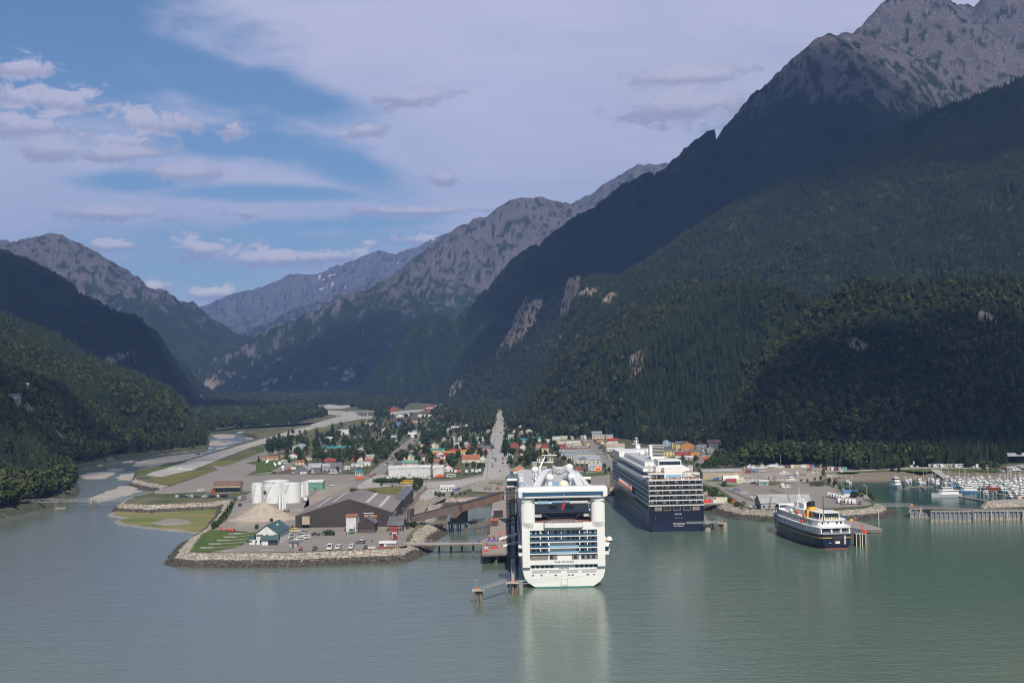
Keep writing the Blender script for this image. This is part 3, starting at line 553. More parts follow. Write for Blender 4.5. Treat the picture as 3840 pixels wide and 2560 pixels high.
sheet('road', 'Z7', [(0, 418), (300, 410), (840, 380), (1100, 372), (1600, 375), (2060, 380), (2400, 330), (2400, 350), (2060, 400), (1600, 392), (1100, 395), (840, 400), (300, 425), (0, 432)], 'concrete', 2)
sheet('meadow', 'Z7', [(0, 432), (840, 405), (1100, 402), (1280, 420), (1100, 435), (840, 420), (300, 440), (0, 445)], 'lawn', 3)
sheet('meadow', 'Z7', [(1400, 395), (1700, 392), (2050, 405), (2100, 435), (1800, 440), (1480, 432)], 'lawn', 3)
M('flat gravel', (.40, .38, .34), .95, col2=(.30, .28, .25), scale=.03)
for pl in ([(-520, 250), (-300, 215), (-120, 238), (50, 228), (70, 260), (-80, 290), (-420, 300)], [(200, 120), (480, 122), (490, 145), (370, 235), (335, 200), (260, 150)], [(-600, 330), (-200, 320), (0, 345), (0, 385), (160, 395), (0, 420), (-400, 385), (-620, 360)], [(240, 425), (470, 420), (430, 470), (300, 470), (0, 520), (-300, 560), (-300, 520), (180, 450)], [(1110, 165), (1330, 155), (1340, 190), (1240, 195), (1120, 182)], [(1400, 235), (1850, 180), (1840, 230), (1560, 250)], [(780, 350), (1050, 320), (1400, 300), (1300, 345), (960, 380), (860, 400)]):
    sheet('gravel_flat', 'J', pl, 'flat gravel', 3)
def leafmat(name, stops):
    m = bpy.data.materials.new(name); m.use_nodes = True; MATS[name] = m; global N, L; N, L = nt(m)
    pb = N['Principled BSDF']; pb.inputs['Roughness'].default_value = .85; pb.inputs['Specular IOR Level'].default_value = .12
    oi = nd('ShaderNodeObjectInfo'); g = nd('ShaderNodeNewGeometry')
    f = mth('ADD', mth('MULTIPLY', oi.outputs['Random'], .65), mth('MULTIPLY', g.outputs['Random Per Island'], .35))
    L.new(ramp(f, stops), pb.inputs['Base Color']); return m
leafmat('spruce needles', [(.1, (.013, .022, .011)), (.5, (.021, .034, .014)), (.9, (.034, .049, .018))])
leafmat('cottonwood leaves', [(.1, (.020, .029, .010)), (.5, (.038, .050, .015)), (.9, (.080, .094, .027))])
leafmat('town leaves', [(.1, (.022, .040, .014)), (.5, (.038, .062, .020)), (.9, (.066, .090, .028))])
leafmat('town needles', [(.1, (.012, .024, .013)), (.5, (.018, .034, .016)), (.9, (.028, .046, .020))])
M('bark', (.12, .10, .08), .9)
def spruce_mesh(rn, lay=8, spk=8, m='spruce needles', h=16., w=3.1):
    q = MB()
    for j in range(lay):
        t = j / lay; zb = h * (.08 + .86 * t); r = w * (1 - t) ** .8 + .25; hh = h / lay * 1.5; vs = [(0, 0, zb + hh)]
        ph = rn.random() * 6
        for i in range(spk * 2):
            a = ph + math.pi * i / spk; rr = r * (rn.uniform(.8, 1.25) if i % 2 == 0 else rn.uniform(.4, .62)); vs.append((rr * math.cos(a), rr * math.sin(a), zb - (.35 * hh if i % 2 == 0 else 0) + rn.uniform(-.3, .3)))
        k = spk * 2
        for i in range(k): q.add([vs[0], vs[1 + i], vs[1 + (i + 1) % k]], [(0, 1, 2)], m)
    return q
def broad_mesh(rn, n=110, m='cottonwood leaves', h=14., w=4.2, leaf=1.25, low=.22):
    q = MB(); lobes = [(rn.uniform(-.45, .45) * w, rn.uniform(-.45, .45) * w, h * rn.uniform(.42, .80), w * rn.uniform(.45, .75)) for _ in range(7)] + [(0, 0, h * .82, w * .5), (0, 0, h * .5, w * .8)]
    for _ in range(n):
        cx, cy, cz, r = rn.choice(lobes); v = Vector((rn.gauss(0, 1), rn.gauss(0, 1), rn.gauss(0, .9))).normalized(); rr = r * rn.uniform(.72, 1.05)
        p = Vector((cx, cy, cz)) + Vector((v.x, v.y, v.z * 1.1)) * rr
        if p.z < h * low: p.z = h * (low + rn.random() * .1)
        nrm_ = (v + Vector((rn.uniform(-.5, .5), rn.uniform(-.5, .5), rn.uniform(-.2, .7)))).normalized(); u = nrm_.orthogonal().normalized(); w2 = nrm_.cross(u); s = leaf * rn.uniform(.6, 1.3); a0 = rn.random() * 6
        pts = [p + (u * math.cos(a0 + t) + w2 * math.sin(a0 + t)) * s * rn.uniform(.6, 1.2) + nrm_ * rn.uniform(-.25, .25) * s for t in (0, 1.3, 2.5, 3.8, 5.1)]
        q.add(pts, [(0, 1, 2), (0, 2, 3), (0, 3, 4)], m)
    return q
rn = random.Random(5)
PC = bpy.data.collections.new('tree kinds')
def proto(q, nm): o = bpy.data.objects.new(nm, q.mesh(nm)); PC.objects.link(o); return o
for i in range(3): proto(spruce_mesh(rn), f'a_spruce{i}')
for i in range(4): proto(broad_mesh(rn), f'b_broad{i}')
def scatter(name, X_, Y_, Z_, kind, scl, label):
    n = len(X_); me = bpy.data.meshes.new(name); me.vertices.add(n); me.vertices.foreach_set('co', np.stack([X_, Y_, Z_], -1).reshape(-1).astype(np.float32))
    a = me.attributes.new('kind', 'INT', 'POINT'); a.data.foreach_set('value', kind.astype(np.int32)); a = me.attributes.new('scl', 'FLOAT', 'POINT'); a.data.foreach_set('value', scl.astype(np.float32))
    a = me.attributes.new('rot', 'FLOAT', 'POINT'); a.data.foreach_set('value', (np.random.RandomState(3).rand(n) * 6.28).astype(np.float32))
    o = bpy.data.objects.new(name, me); COL.objects.link(o); ng = bpy.data.node_groups.new(name, 'GeometryNodeTree')
    ng.interface.new_socket('Geometry', in_out='INPUT', socket_type='NodeSocketGeometry'); ng.interface.new_socket('Geometry', in_out='OUTPUT', socket_type='NodeSocketGeometry')
    A_ = ng.nodes.new; i_ = A_('NodeGroupInput'); o_ = A_('NodeGroupOutput'); inst = A_('GeometryNodeInstanceOnPoints'); ci = A_('GeometryNodeCollectionInfo')
    ci.inputs['Collection'].default_value = PC; ci.inputs['Separate Children'].default_value = True; inst.inputs['Pick Instance'].default_value = True
    def at(nm, ty): x = A_('GeometryNodeInputNamedAttribute'); x.data_type = ty; x.inputs['Name'].default_value = nm; return [s for s in x.outputs if s.enabled][0] if False else x.outputs[0]
    lk = ng.links.new; cxyz = A_('ShaderNodeCombineXYZ'); lk(at('rot', 'FLOAT'), cxyz.inputs[2])
    lk(i_.outputs[0], inst.inputs['Points']); lk(ci.outputs[0], inst.inputs['Instance']); lk(at('kind', 'INT'), inst.inputs['Instance Index']); lk(cxyz.outputs[0], inst.inputs['Rotation']); lk(at('scl', 'FLOAT'), inst.inputs['Scale']); lk(inst.outputs[0], o_.inputs[0])
    md = o.modifiers.new('trees', 'NODES'); md.node_group = ng
    o['kind'] = 'stuff'; o['label'] = label; return o
rg = np.random.RandomState(11)
cell = np.abs((rs[1:] - rs[:-1])[:, None] * (RR[:-1, :-1] * (azs[1] - azs[0])))
elev = (TZ - H) / RR; run = np.maximum.accumulate(elev, axis=0); run = np.vstack([np.full((1, NA), -9.), run[:-1]])
vis = (TZ + 26 - H) / RR > run - .004
ok = (TZ[:-1, :-1] > GZ + np.maximum(0, TY[:-1, :-1] - FOLD) * FK - 1) & (RR[:-1, :-1] < FARD + 250) & vis[:-1, :-1]
fz = np.interp(RR[:-1, :-1], [1200, 2200, 3200, 3900], [1 / 62., 1 / 88., 1 / 125., 1 / 170.])
lam = cell * fz * ok * np.where(rock[:-1, :-1] < .55, 1, .3 * (TZ[:-1, :-1] < 600)) * np.sqrt(1 + np.minimum(slope[:-1, :-1], 1.5) ** 2)
cnt = rg.poisson(lam); I_, J_ = np.nonzero(cnt); rep = cnt[I_, J_]; I_, J_ = np.repeat(I_, rep), np.repeat(J_, rep); n = len(I_)
u, v = rg.rand(n), rg.rand(n)
def bil(A_): return (A_[I_, J_] * (1 - u) * (1 - v) + A_[I_ + 1, J_] * u * (1 - v) + A_[I_, J_ + 1] * (1 - u) * v + A_[I_ + 1, J_ + 1] * u * v)
fx, fy, fz_ = bil(TX), bil(TY), bil(TZ)
con = (fbm(fx / 240., fy / 240., 4, 44) + (rg.rand(n) - .5) * 1.1 + (fz_ - 150) / 500.) > -.02
kd = np.where(con, rg.randint(0, 3, n), rg.randint(3, 7, n)); scl = rg.uniform(.55, 1.15, n) * np.interp(fz_, [0, 500, 900, 1200], [1.05, .95, .75, .45]) * np.where(con, 1.0, .92)
scl *= 1 + .5 * fbm(fx / 110., fy / 110., 3, 83); print('slope trees', n)
rt = fx > 0
scatter('forest', fx[rt], fy[rt], fz_[rt] - .4, kd[rt], scl[rt], 'dark mixed forest clothing the slopes above the town')
scatter('forest', fx[~rt], fy[~rt], fz_[~rt] - .4, kd[~rt], scl[~rt], 'dark mixed forest on the hill across the river')
def inpoly(px, py, poly):
    c = np.zeros(px.shape, bool); j = len(poly) - 1
    for i in range(len(poly)):
        xi, yi = poly[i]; xj, yj = poly[j]; m = ((yi > py) != (yj > py)) & (px < (xj - xi) * (py - yi) / (yj - yi + 1e-12) + xi); c ^= m; j = i
    return c
CLEAR = gp('Z2', [(-900, 1188), (0, 1098), (440, 1000), (560, 950), (608, 905), (596, 862), (545, 800), (570, 765), (600, 742), (700, 720), (870, 690), (930, 662), (1100, 645), (1655, 585), (1670, 520), (1662, 474), (1880, 440), (2352, 408)]) + \
    gp('J', [(-300, 410), (-620, 350), (-520, 240), (-300, 210), (-120, 235), (50, 228), (75, 262), (200, 300), (440, 330), (490, 340), (500, 430), (540, 470), (740, 450), (740, 320), (840, 250), (1000, 300), (1100, 200), (1110, 150), (1400, 150), (1500, 230), (1600, 225), (1850, 175), (1850, 280), (1650, 340), (1500, 430), (1650, 560), (1850, 540), (2200, 560)]) + \
    gp('Z3', [(1900, 330), (2040, 330), (2090, 300), (2125, 140), (2128, 128), (2180, 128), (2195, 260), (2230, 280)]) + gp('Z5', [(140, 190), (390, 180), (400, 240), (560, 300), (830, 300), (850, 260), (960, 300), (990, 225), (1240, 250), (1390, 290), (1560, 350), (1750, 350), (1830, 345), (2000, 345), (2100, 370), (2110, 330), (2200, 300)]) + \
    gp('Z6', [(30, 200), (230, 200), (545, 220), (560, 300), (620, 330), (250, 350), (240, 400), (140, 470), (170, 500), (590, 470), (620, 455), (1000, 452), (1850, 500), (2195, 500)]) + gp('Z7', [(300, 415), (850, 383), (900, 385), (940, 360), (1150, 372), (1540, 372), (1720, 380), (2060, 385), (2110, 330), (2500, 300), (3300, 300), (3300, 1500), (3300, 4000)]) + [(2500, 0), (-4000, 0)]
nx = 330000; R_ = 1000 * (6500 / 1000.) ** rg.rand(nx); A2 = rg.uniform(R(-25), R(27), nx)
X_, Y_ = R_ * np.sin(A2), R_ * np.cos(A2)
dens = np.interp(R_, [1000, 1500, 2600, 4000, 6500], [1 / 45., 1 / 55., 1 / 110., 1 / 260., 1 / 600.]) ; samp = nx / (R(52) * math.log(6.5)) / R_ ** 2
keepm = rg.rand(nx) < dens / samp
X_, Y_, R_ = X_[keepm], Y_[keepm], R_[keepm]
outl = [tuple(p) for p in OUT]
inl = inpoly(X_, Y_, outl) & ~inpoly(X_, Y_, CLEAR)
X_, Y_, R_ = X_[inl], Y_[inl], R_[inl]
tz, _ = terrain(X_, Y_); kf = tz < GZ + np.maximum(0, Y_ - FOLD) * FK; X_, Y_, R_ = X_[kf], Y_[kf], R_[kf]; n = len(X_); print('floor trees', n)
con = (fbm(X_ / 200., Y_ / 200., 3, 45) + (rg.rand(n) - .5) * .8) > .12
lowm = np.where(inpoly(X_, Y_, gp('U', [(860, 520), (1250, 470), (1850, 520), (1900, 800), (1500, 920), (1000, 920), (850, 760)])), .42, 1.0)
scatter('woodland', X_, Y_, GZ - .3 + np.maximum(0, Y_ - FOLD) * FK, np.where(con, rg.randint(0, 3, n), rg.randint(3, 7, n)), lowm * rg.uniform(.9, 1.55, n) * np.interp(R_, [1000, 3000, 6000], [1, 1.05, 1.5]), 'dense woods on the valley floor behind the town')
RC = bpy.data.collections.new('stone kinds')
M('stone', (.40, .355, .29), .9, col2=(.23, .195, .155), scale=.25, detail=3); M('wet stone', (.085, .07, .05), .6, col2=(.04, .035, .025), scale=.4)
def stone(m):
    q = MB(); bmx = bmesh.new(); bmesh.ops.create_icosphere(bmx, subdivisions=1, radius=1)
    sx, sy, sz = rn.uniform(.8, 1.5), rn.uniform(.6, 1.0), rn.uniform(.45, .8)
    vs = [(v.co.x * sx * rn.uniform(.75, 1.2), v.co.y * sy * rn.uniform(.75, 1.2), v.co.z * sz * rn.uniform(.7, 1.2)) for v in bmx.verts]; q.add(vs, [[v.index for v in f.verts] for f in bmx.faces], m); bmx.free(); return q
for i in range(3): o = bpy.data.objects.new(f'a{i}', stone('stone').mesh('stone')); RC.objects.link(o)
for i in range(2): o = bpy.data.objects.new(f'b{i}', stone('wet stone').mesh('wet stone')); RC.objects.link(o)
px_, py_, pz_, pk_, ps_ = [], [], [], [], []
for i in range(n_):
    if not (7 < LW[i] < 20): continue
    p = LQ[i]
    if abs(p.x) > 700 or p.y > 1400: continue
    m_ = nrm(i); t_ = LQ[(i + 1) % n_] - p; L_ = t_.length
    for _ in range(int(L_ * LW[i] * .95)):
        t = rn.random() * 1.02; z = np.interp(t, [0, .42, .62, .8, 1.15], [GZ, GZ - 2.6, 1.1, .1, -2.2]); c = p + t_ * rn.random() + m_ * LW[i] * 1.25 * t
        px_.append(c.x); py_.append(c.y); pz_.append(z + .1); pk_.append(rn.randint(0, 2) if z + rn.uniform(-.5, .5) > 2.5 else rn.randint(3, 4)); ps_.append(rn.uniform(.25, .78))
bws = [Vector(p) for p in bw]
for _ in range(2600):
    i = rn.randrange(len(bws)); a, b = bws[i], bws[(i + 1) % len(bws)]
    c = a.lerp(b, rn.random()); d = (b - a).normalized(); o_ = Vector((d.y, -d.x)); 
    mid_ = Vector((sum(p.x for p in bws) / 8, sum(p.y for p in bws) / 8)); t = rn.random() ** .8
    sgn_ = -1 if o_.dot(mid_ - c) > 0 else 1
    if abs(d.y) > .9: sgn_ = -1 if a.x < mid_.x - 50 and o_.x > 0 or a.x > mid_.x + 50 and o_.x < 0 else 1
    c = c + o_ * sgn_ * 8 * t; px_.append(c.x); py_.append(c.y); pz_.append(3.5 - 4.6 * t); pk_.append(rn.randint(0, 2) if t < .55 else rn.randint(3, 4)); ps_.append(rn.uniform(.6, 1.3))
PCs = PC; PC = RC
scatter('riprap_stones', np.array(px_), np.array(py_), np.array(pz_), np.array(pk_), np.array(ps_), 'tumbled pale stones along the shore, dark where wet'); PC = PCs
print('stones', len(px_))
hz = bpy.data.materials.new('valley air'); hz.use_nodes = True; N, L = nt(hz); N.clear()
vo = nd('ShaderNodeVolumePrincipled'); vo.inputs['Color'].default_value = (.30, .50, 1.0, 1); vo.inputs['Density'].default_value = 4.6e-5; vo.inputs['Anisotropy'].default_value = .0
mo_ = nd('ShaderNodeOutputMaterial'); L.new(vo.outputs[0], mo_.inputs['Volume'])
zt = float(TZ.max()) + 60
q = MB(); q.box(-12500, 12500, -400, 21500, -9.5, zt, hz); ho = q.obj('haze'); ho['kind'] = 'stuff'; ho['label'] = 'faint blue valley haze'
M('ship white', (.74, .73, .695), .4, spec=.4, var=.035, scale=.12, stretch=(1, 1, .3)); M('ship grey', (.42, .42, .43), .5); M('deck brown', (.22, .12, .075), .7); M('deck tan', (.36, .25, .17), .7)
M('dark glass', (.012, .022, .035), .08, spec=.8); M('blue glass', (.03, .08, .14), .1, spec=.8); M('pale blue', (.22, .42, .58), .4); M('navy', (.007, .010, .027), .3, spec=.5); M('navy knuckle', (.011, .014, .038), .35); M('deck blue', (.38, .42, .44), .7, col2=(.46, .44, .40), scale=.2)
M('boot green', (.02, .20, .19), .5); M('boot red', (.30, .06, .04), .5); M('life orange', (.62, .10, .03), .45); M('red', (.45, .03, .02), .5); M('yellow', (.75, .42, .03), .4); M('black', (.015, .015, .017), .5)
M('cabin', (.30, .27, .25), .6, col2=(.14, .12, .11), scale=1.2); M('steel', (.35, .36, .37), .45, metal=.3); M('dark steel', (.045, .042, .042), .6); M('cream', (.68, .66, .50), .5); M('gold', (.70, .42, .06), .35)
M('chair blue', (.10, .18, .42), .6, col2=(.5, .5, .55), scale=1.5); M('rust', (.20, .10, .06), .8)
FM = {}
def text(s, size, m, name, parent, loc, rot, ext=.03):
    c = bpy.data.curves.new('lettering', 'FONT'); c.body = s; c.size = size; c.align_x = 'CENTER'; c.extrude = ext; c.resolution_u = 2
    t = bpy.data.objects.new('t', c); me = bpy.data.meshes.new_from_object(t); bpy.data.objects.remove(t); me.materials.clear(); me.materials.append(MATS[m])
    o = bpy.data.objects.new(name, me); COL.objects.link(o); o.parent = parent; o.location = loc; o.rotation_euler = rot; return o
def loft(q, secs, m, cap0=True, cap1=False, mfun=None, close=True):
    rings = []
    for y, pts in secs: rings.append([(-x, y, z) for x, z in pts[::-1]] + [(x, y, z) for x, z in pts])
    k = len(rings[0])
    for a, b in zip(rings[:-1], rings[1:]):
        for i in range(k - 1):
            if Vector(a[i]) == Vector(a[i + 1]) and Vector(b[i]) == Vector(b[i + 1]): continue
            zz = (a[i][2] + a[i + 1][2]) / 2; q.add([a[i], a[i + 1], b[i + 1], b[i]], [(0, 1, 2, 3)], mfun(zz) if mfun else m)
        q.add([a[0], a[-1], b[-1], b[0]], [(0, 1, 2, 3)], 'ship grey')
    if cap0:                                    # transom, banded by height
        pts = secs[0][1]
        for (x0, z0), (x1, z1) in zip(pts[:-1], pts[1:]):
            if z1 > z0: q.add([(-x0, secs[0][0], z0), (x0, secs[0][0], z0), (x1, secs[0][0], z1), (-x1, secs[0][0], z1)], [(0, 1, 2, 3)], mfun((z0 + z1) / 2) if mfun else m)
    return q
def boxes(name, parent, lst, *m):
    for b in lst:
        q = MB(); q.box(*b[:6], b[6] if len(b) > 6 else m[0]); q.obj(name, parent)
sx, sy = G('Z4', 932, 1362, 0)
S = thing('cruise_ship', 'huge white cruise ship seen from the stern, rounded bar across its top', 'ship', (sx, sy, 0), R(.5))
ANCH.append((S, 'the big white ship'))
hm = lambda z: 'boot green' if z < .45 else 'ship white'
def sec(y, hb, zt=25.8, wl=None, r=5.5):
    wl = hb * .7 if wl is None else wl
    return (y, [(wl * .9, -2), (wl, 0), (wl + .25, .45), (wl + (hb - wl) * .55, 2.2), (wl + (hb - wl) * .85, 4.4), (hb - .15, 7), (hb, 12), (hb, zt)])
q = MB(); loft(q, [sec(0, 17.9), sec(20, 18, wl=17), sec(60, 18, wl=17.8), (200, sec(0, 18, wl=17.8)[1]), sec(235, 16.5, 22, wl=14), sec(262, 11, 22, wl=7), sec(280, 5, 22.5, wl=1.5), sec(289, .6, 23, wl=.1)], 'ship white', mfun=hm)
hull = q.obj('hull', S)
q = MB(); q.box(-17.5, 17.5, 3, 222, 25.9, 28.3, 'ship white')
for i in range(3):
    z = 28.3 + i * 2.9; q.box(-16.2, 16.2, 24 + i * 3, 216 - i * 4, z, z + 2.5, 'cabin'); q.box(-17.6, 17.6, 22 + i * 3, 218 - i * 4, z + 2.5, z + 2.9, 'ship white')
q.box(-15, 15, 40, 200, 37, 38.6, 'ship white'); q.box(-14.6, 14.6, 41, 199, 38.6, 38.7, 'deck blue'); q.box(-17.4, 17.4, 24, 210, 37.0, 37.05, 'deck blue'); q.box(-4, 4, 70, 96, 38.7, 38.8, 'pale blue'); q.box(-9, -5, 22, 36, 37.05, 37.2, 'pale blue'); q.box(-17, 17, 190, 222, 28.3, 33.5, 'ship white')
for i in range(4): q.box(-18.06, 18.06, 30, 215, 14.0 + i * 2.9, 15.9 + i * 2.9, 'ship grey')
for i in range(4):
    z = 14.2 + i * 2.85
    for j in range(60):
        y = 30 + j * 3.05
        for s in (-1, 1): q.box(s * 18.12 - .03, s * 18.12 + .03, y, y + 1.9, z, z + 1.5, 'dark glass')
q.obj('superstructure', S)
q = MB(); q.box(-17.9, -14.6, -1.3, 0, 12, 25.8, 'ship white'); q.box(14.6, 17.9, -1.3, 0, 12, 25.8, 'ship white'); q.box(-14.6, 14.6, -1.3, 0, 24.9, 28.2, 'ship white'); q.box(-17.9, -14.6, -1.3, 0, 25.8, 28.2, 'ship white'); q.box(14.6, 17.9, -1.3, 0, 25.8, 28.2, 'ship white')
for x0, x1 in ((-17.9, -14.6), (14.6, 17.9)): q.box(x0, x1, -1.29, 0, 9, 12, 'ship white')
q.box(-14.6, 14.6, -1.29, 0, 10.0, 12.1, 'ship white'); q.box(-6.8, -6.2, -1.29, 0, 12.1, 14.6, 'ship white'); q.box(-2.9, 3.4, -1.29, 0, 12.1, 14.6, 'ship white'); q.box(6.6, 7.3, -1.29, 0, 12.1, 14.6, 'ship white')
q.obj('stern_frame', S)
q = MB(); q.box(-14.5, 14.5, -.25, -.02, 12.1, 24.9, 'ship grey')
for i in range(4):
    z = 15.1 + i * 2.5
    for x in (-13, -11, -8.5, -6.5, -3.2, -1.0, 2.2, 4.4, 6.0, 8.2, 10.6, 12.8):
        if i < 2 and -5 < x < 5: continue
        q.box(x - .62, x + .62, -.4, -.2, z + .15, z + 1.95, 'dark glass')
    if i in (0, 1): q.box(-5.5, 5.5, -.42, -.2, z + .2, z + 1.7, 'ship white')
q.obj('cabin_wall', S)
for i in range(4):
    z = 15.0 + i * 2.5
    q = MB(); q.box(-14.6, 14.6, -2.0, -.2, z - .42, z, 'ship white'); dk = q.obj('balcony_deck', S)
    q = MB(); q.box(-14.5, 14.5, -1.98, -1.93, z + .02, z + .95, 'blue glass')
    if i < 2: q.box(-6.5, 6.5, -2.02, -1.98, z + .1, z + .8, 'pale blue')
    q.obj('railing', dk)
    boxes('partition', dk, [(x - .22, x + .22, -1.9, -.3, z, z + 2.1) for x in (-10.1, -6.6, -1.0 if i > 1 else -6.1, 6.9, 10.3)], 'ship white')
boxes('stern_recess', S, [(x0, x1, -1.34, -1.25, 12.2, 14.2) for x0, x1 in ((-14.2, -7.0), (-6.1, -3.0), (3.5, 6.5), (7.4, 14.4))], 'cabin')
boxes('stern_window', S, [(x - .62, x + .62, -1.42, -1.3, 12.5, 13.8) for x in (5.0, 8.3, 10.5, 12.8, -5.4)], 'dark glass')
for x in (-13.4, -11.4, -9.35, -7.35, -5.3, 5.65, 7.7, 9.75, 11.7, 13.65):
    q = MB(); q.box(x - .72, x + .72, -.12, .1, 8.55, 9.85, 'dark glass'); q.obj('stern_window', S)
boxes('rubbing_strip', S, [(-14.3, 14.3, -.2, .1, 10.0, 10.12), (-14.3, 14.3, -.15, .1, 7.55, 7.68)], 'ship grey')
boxes('vent_slot', S, [(x0, x1, -.1, .1, 6.4, 7.3) for x0, x1 in ((-14, -7.5), (-6.4, -1.2), (1.2, 6.2), (7.6, 14))], 'ship grey')
boxes('mooring_port', S, [(x - .45, x + .45, -.16, .1, 5.2, 5.6) for x in (-13.5, -9.8, -3.6, 2.2, 3.7, 10.3, 13.0)], 'black')
q = MB(); q.box(-1.5, 1.5, -.18, .1, .75, 3.6, 'ship grey'); q.box(-1.25, 1.25, -.22, .1, .95, 3.4, 'ship white'); q.obj('stern_door', S)
for s_, zz, sz in (('STAR PRINCESS', 10.75, 1.25), ('HAMILTON', 7.98, .85)): text(s_, sz, 'dark steel', 'lettering', S, (0, -.14 if sz < 1 else -1.34, zz), (math.pi / 2, 0, 0))
q = MB(); q.box(-12.5, 12.5, -1, 26, 28.2, 28.45, 'deck brown'); pts = [(-8.6, -1.5), (-8, -3.2), (-4, -4.0), (4, -4.0), (8, -3.2), (8.6, -1.5)]; q.prism(pts, 26.2, 28.2, 'ship white'); q.prism([(x * .97, y + .15) for x, y in pts], 28.2, 28.5, 'deck brown')
q.box(-12.4, 12.4, 14, 26, 28.45, 31.2, 'dark glass'); q.box(-12.4, 12.4, 12, 26, 31.2, 31.6, 'ship grey'); q.box(-12.4, 12.4, 17, 27, 31.6, 34.6, 'ship grey'); q.box(-5.5, -2, 16.9, 17, 32.2, 34, 'dark glass'); q.box(2, 5.5, 16.9, 17, 32.2, 34, 'dark glass'); q.box(-12.4, 12.4, 15.5, 27, 34.6, 35, 'ship white')
for x in (-11, 11): q.box(x - 1.8, x + 1.8, 3, 12, 30.2, 30.5, 'ship white'); q.box(x - 1.8, x + 1.8, 3, 3.1, 30.5, 31.4, 'ship grey')
q.box(-5, 5, 5, 13.9, 28.45, 28.9, 'rust'); q.box(-4, 4, 15, 26, 35, 35.3, 'pale blue'); q.box(-10, -5.5, 16, 26, 35, 35.5, 'pale blue')
for s in (-1, 1):
    for k in range(7): q.box(s * (5.6 + k * .45) - .3, s * (5.6 + k * .45) + .3, 7 + k, 8 + k, 28.45 + k * .4, 28.85 + k * .4, 'ship grey')
q.obj('terrace', S)
q = MB()
for i in range(26): q.box(-6.9 + i * .54, -6.55 + i * .54, -3.3, -1.9, 28.52, 28.95, 'chair blue')
q.obj('deck_chairs', S); q = MB()
for i in range(20): q.box(-5.4 + i * .54, -5.0 + i * .54, 12.2, 13.6, 28.52, 29.3, 'chair blue')
q.obj('deck_chairs', S)
for s in (-1, 1):
    q = MB(); prof = []
    xc = s * 15.2; pts = [(xc - 3, 5), (xc - 3, -.6)] + [(xc - 3 * math.cos(t), -.6 - 1.7 * math.sin(t)) for t in np.linspace(.2, math.pi - .2, 9)] + [(xc + 3, -.6), (xc + 3, 5)]
    q.prism(pts, 28.2, 39.2, 'ship white', smooth=True)
    lo = [(xc + (x - xc) * .96, y) for x, y in pts]; n_p = len(pts); V = [(x, y, 28.2) for x, y in pts] + [(xc + (x - xc) * .9 - s * .2, max(y, -1.3) + .1, 25.6) for x, y in pts]
    q.add(V, [(i, (i + 1) % n_p, n_p + (i + 1) % n_p, n_p + i) for i in range(n_p)], 'ship white')
    q.box(xc - 3.03, xc + 3.03, -2.34, 0, 37.3, 37.45, 'ship grey'); q.obj('tower', S)
q = MB(); pl = [(-19.8, 1), (-19.2, -2.2), (-16, -3.2), (16, -3.2), (19.2, -2.2), (19.8, 1), (19.2, 9), (-19.2, 9)]
q.prism([(x * .985, y) for x, y in pl], 38.9, 39.3, 'ship grey'); q.prism(pl, 39.3, 42.1, 'ship white')
top = [(x * .96, 1.2 + (y - 1.2) * .75) for x, y in pl]; k = len(pl); V = [(x, y, 42.1) for x, y in pl] + [(x, y, 43.4) for x, y in top]
q.add(V, [(i, (i + 1) % k, k + (i + 1) % k, k + i) for i in range(k)] + [tuple(range(k, 2 * k))], 'ship white', True); nc = q.obj('nightclub', S)
q = MB(); q.add([(-17.5, -2.76, 39.75), (17.5, -2.76, 39.75), (17.5, -2.76, 41.5), (-17.5, -2.76, 41.5)], [(0, 1, 2, 3)], 'blue glass'); q.box(-17.4, 17.4, -3.26, -3.19, 39.75, 41.45, 'blue glass'); q.obj('window_band', nc)
def rel(k, x, y, D):
    v = AT(k, x, y, D); a, b = v.x - sx, v.y - sy; c, s = math.cos(R(-.5)), math.sin(R(-.5)); return (a * c - b * s, a * s + b * c, v.z)
for zx, zy, D, r in ((788, 290, 640, 2.05), (1005, 285, 640, 2.05), (642, 212, 700, 1.9), (980, 190, 715, 2.1)):
    p = rel('Z4', zx, zy, D); q = MB(); q.ball(p, r, 'ship white', 20, 8); q.bar((p[0], p[1], 38), (p[0], p[1], p[2] - r * .6), r * .62, 'ship white', 14); q.obj('radar_dome', S)
p = rel('Z4', 923, 352, 612); q = MB(); q.ball((p[0], p[1], p[2] - .6), 2.5, 'cream', 20, 6, 0); q.bar((p[0], p[1], 39), (p[0], p[1], p[2] - .4), 2.4, 'ship white', 16); q.obj('pale_dome', S)
for s in (-1, 1):                            # sloping arms from the bar up to the funnel
    a = Vector(rel('Z4', 655 if s < 0 else 1090, 372, 606)); b = Vector(rel('Z4', 785 if s < 0 else 962, 200, 700)); q = MB(); w = 1.5; n_s = 8; U = Vector((s * w / 2 + .6 * s, 0, 0)); prev = None
    for i in range(n_s + 1):
        t = i / n_s; c = a.lerp(b, t) + Vector((0, 0, 1.6 * math.sin(t * math.pi))); cur = [c - Vector((w, 0, 0)), c + Vector((w, 0, 0)), c + Vector((w, 0, -1.4)), c - Vector((w, 0, 1.4))]
        if prev: q.add(prev + cur, [(0, 1, 5, 4), (1, 2, 6, 5), (2, 3, 7, 6), (3, 0, 4, 7)], 'ship white')
        prev = cur
    for i in range(7): c = a.lerp(b, .1 + i * .1); q.bar(c - Vector((0, 0, 1)), (c.x - s * 2, c.y, 38), .14, 'ship white', 4)
    q.obj('funnel_arm', S)
p = rel('Z4', 880, 160, 730); q = MB(); q.box(p[0] - 3.6, p[0] + 3.6, p[1] - 4, p[1] + 8, 38, p[2] - 1, 'ship grey')
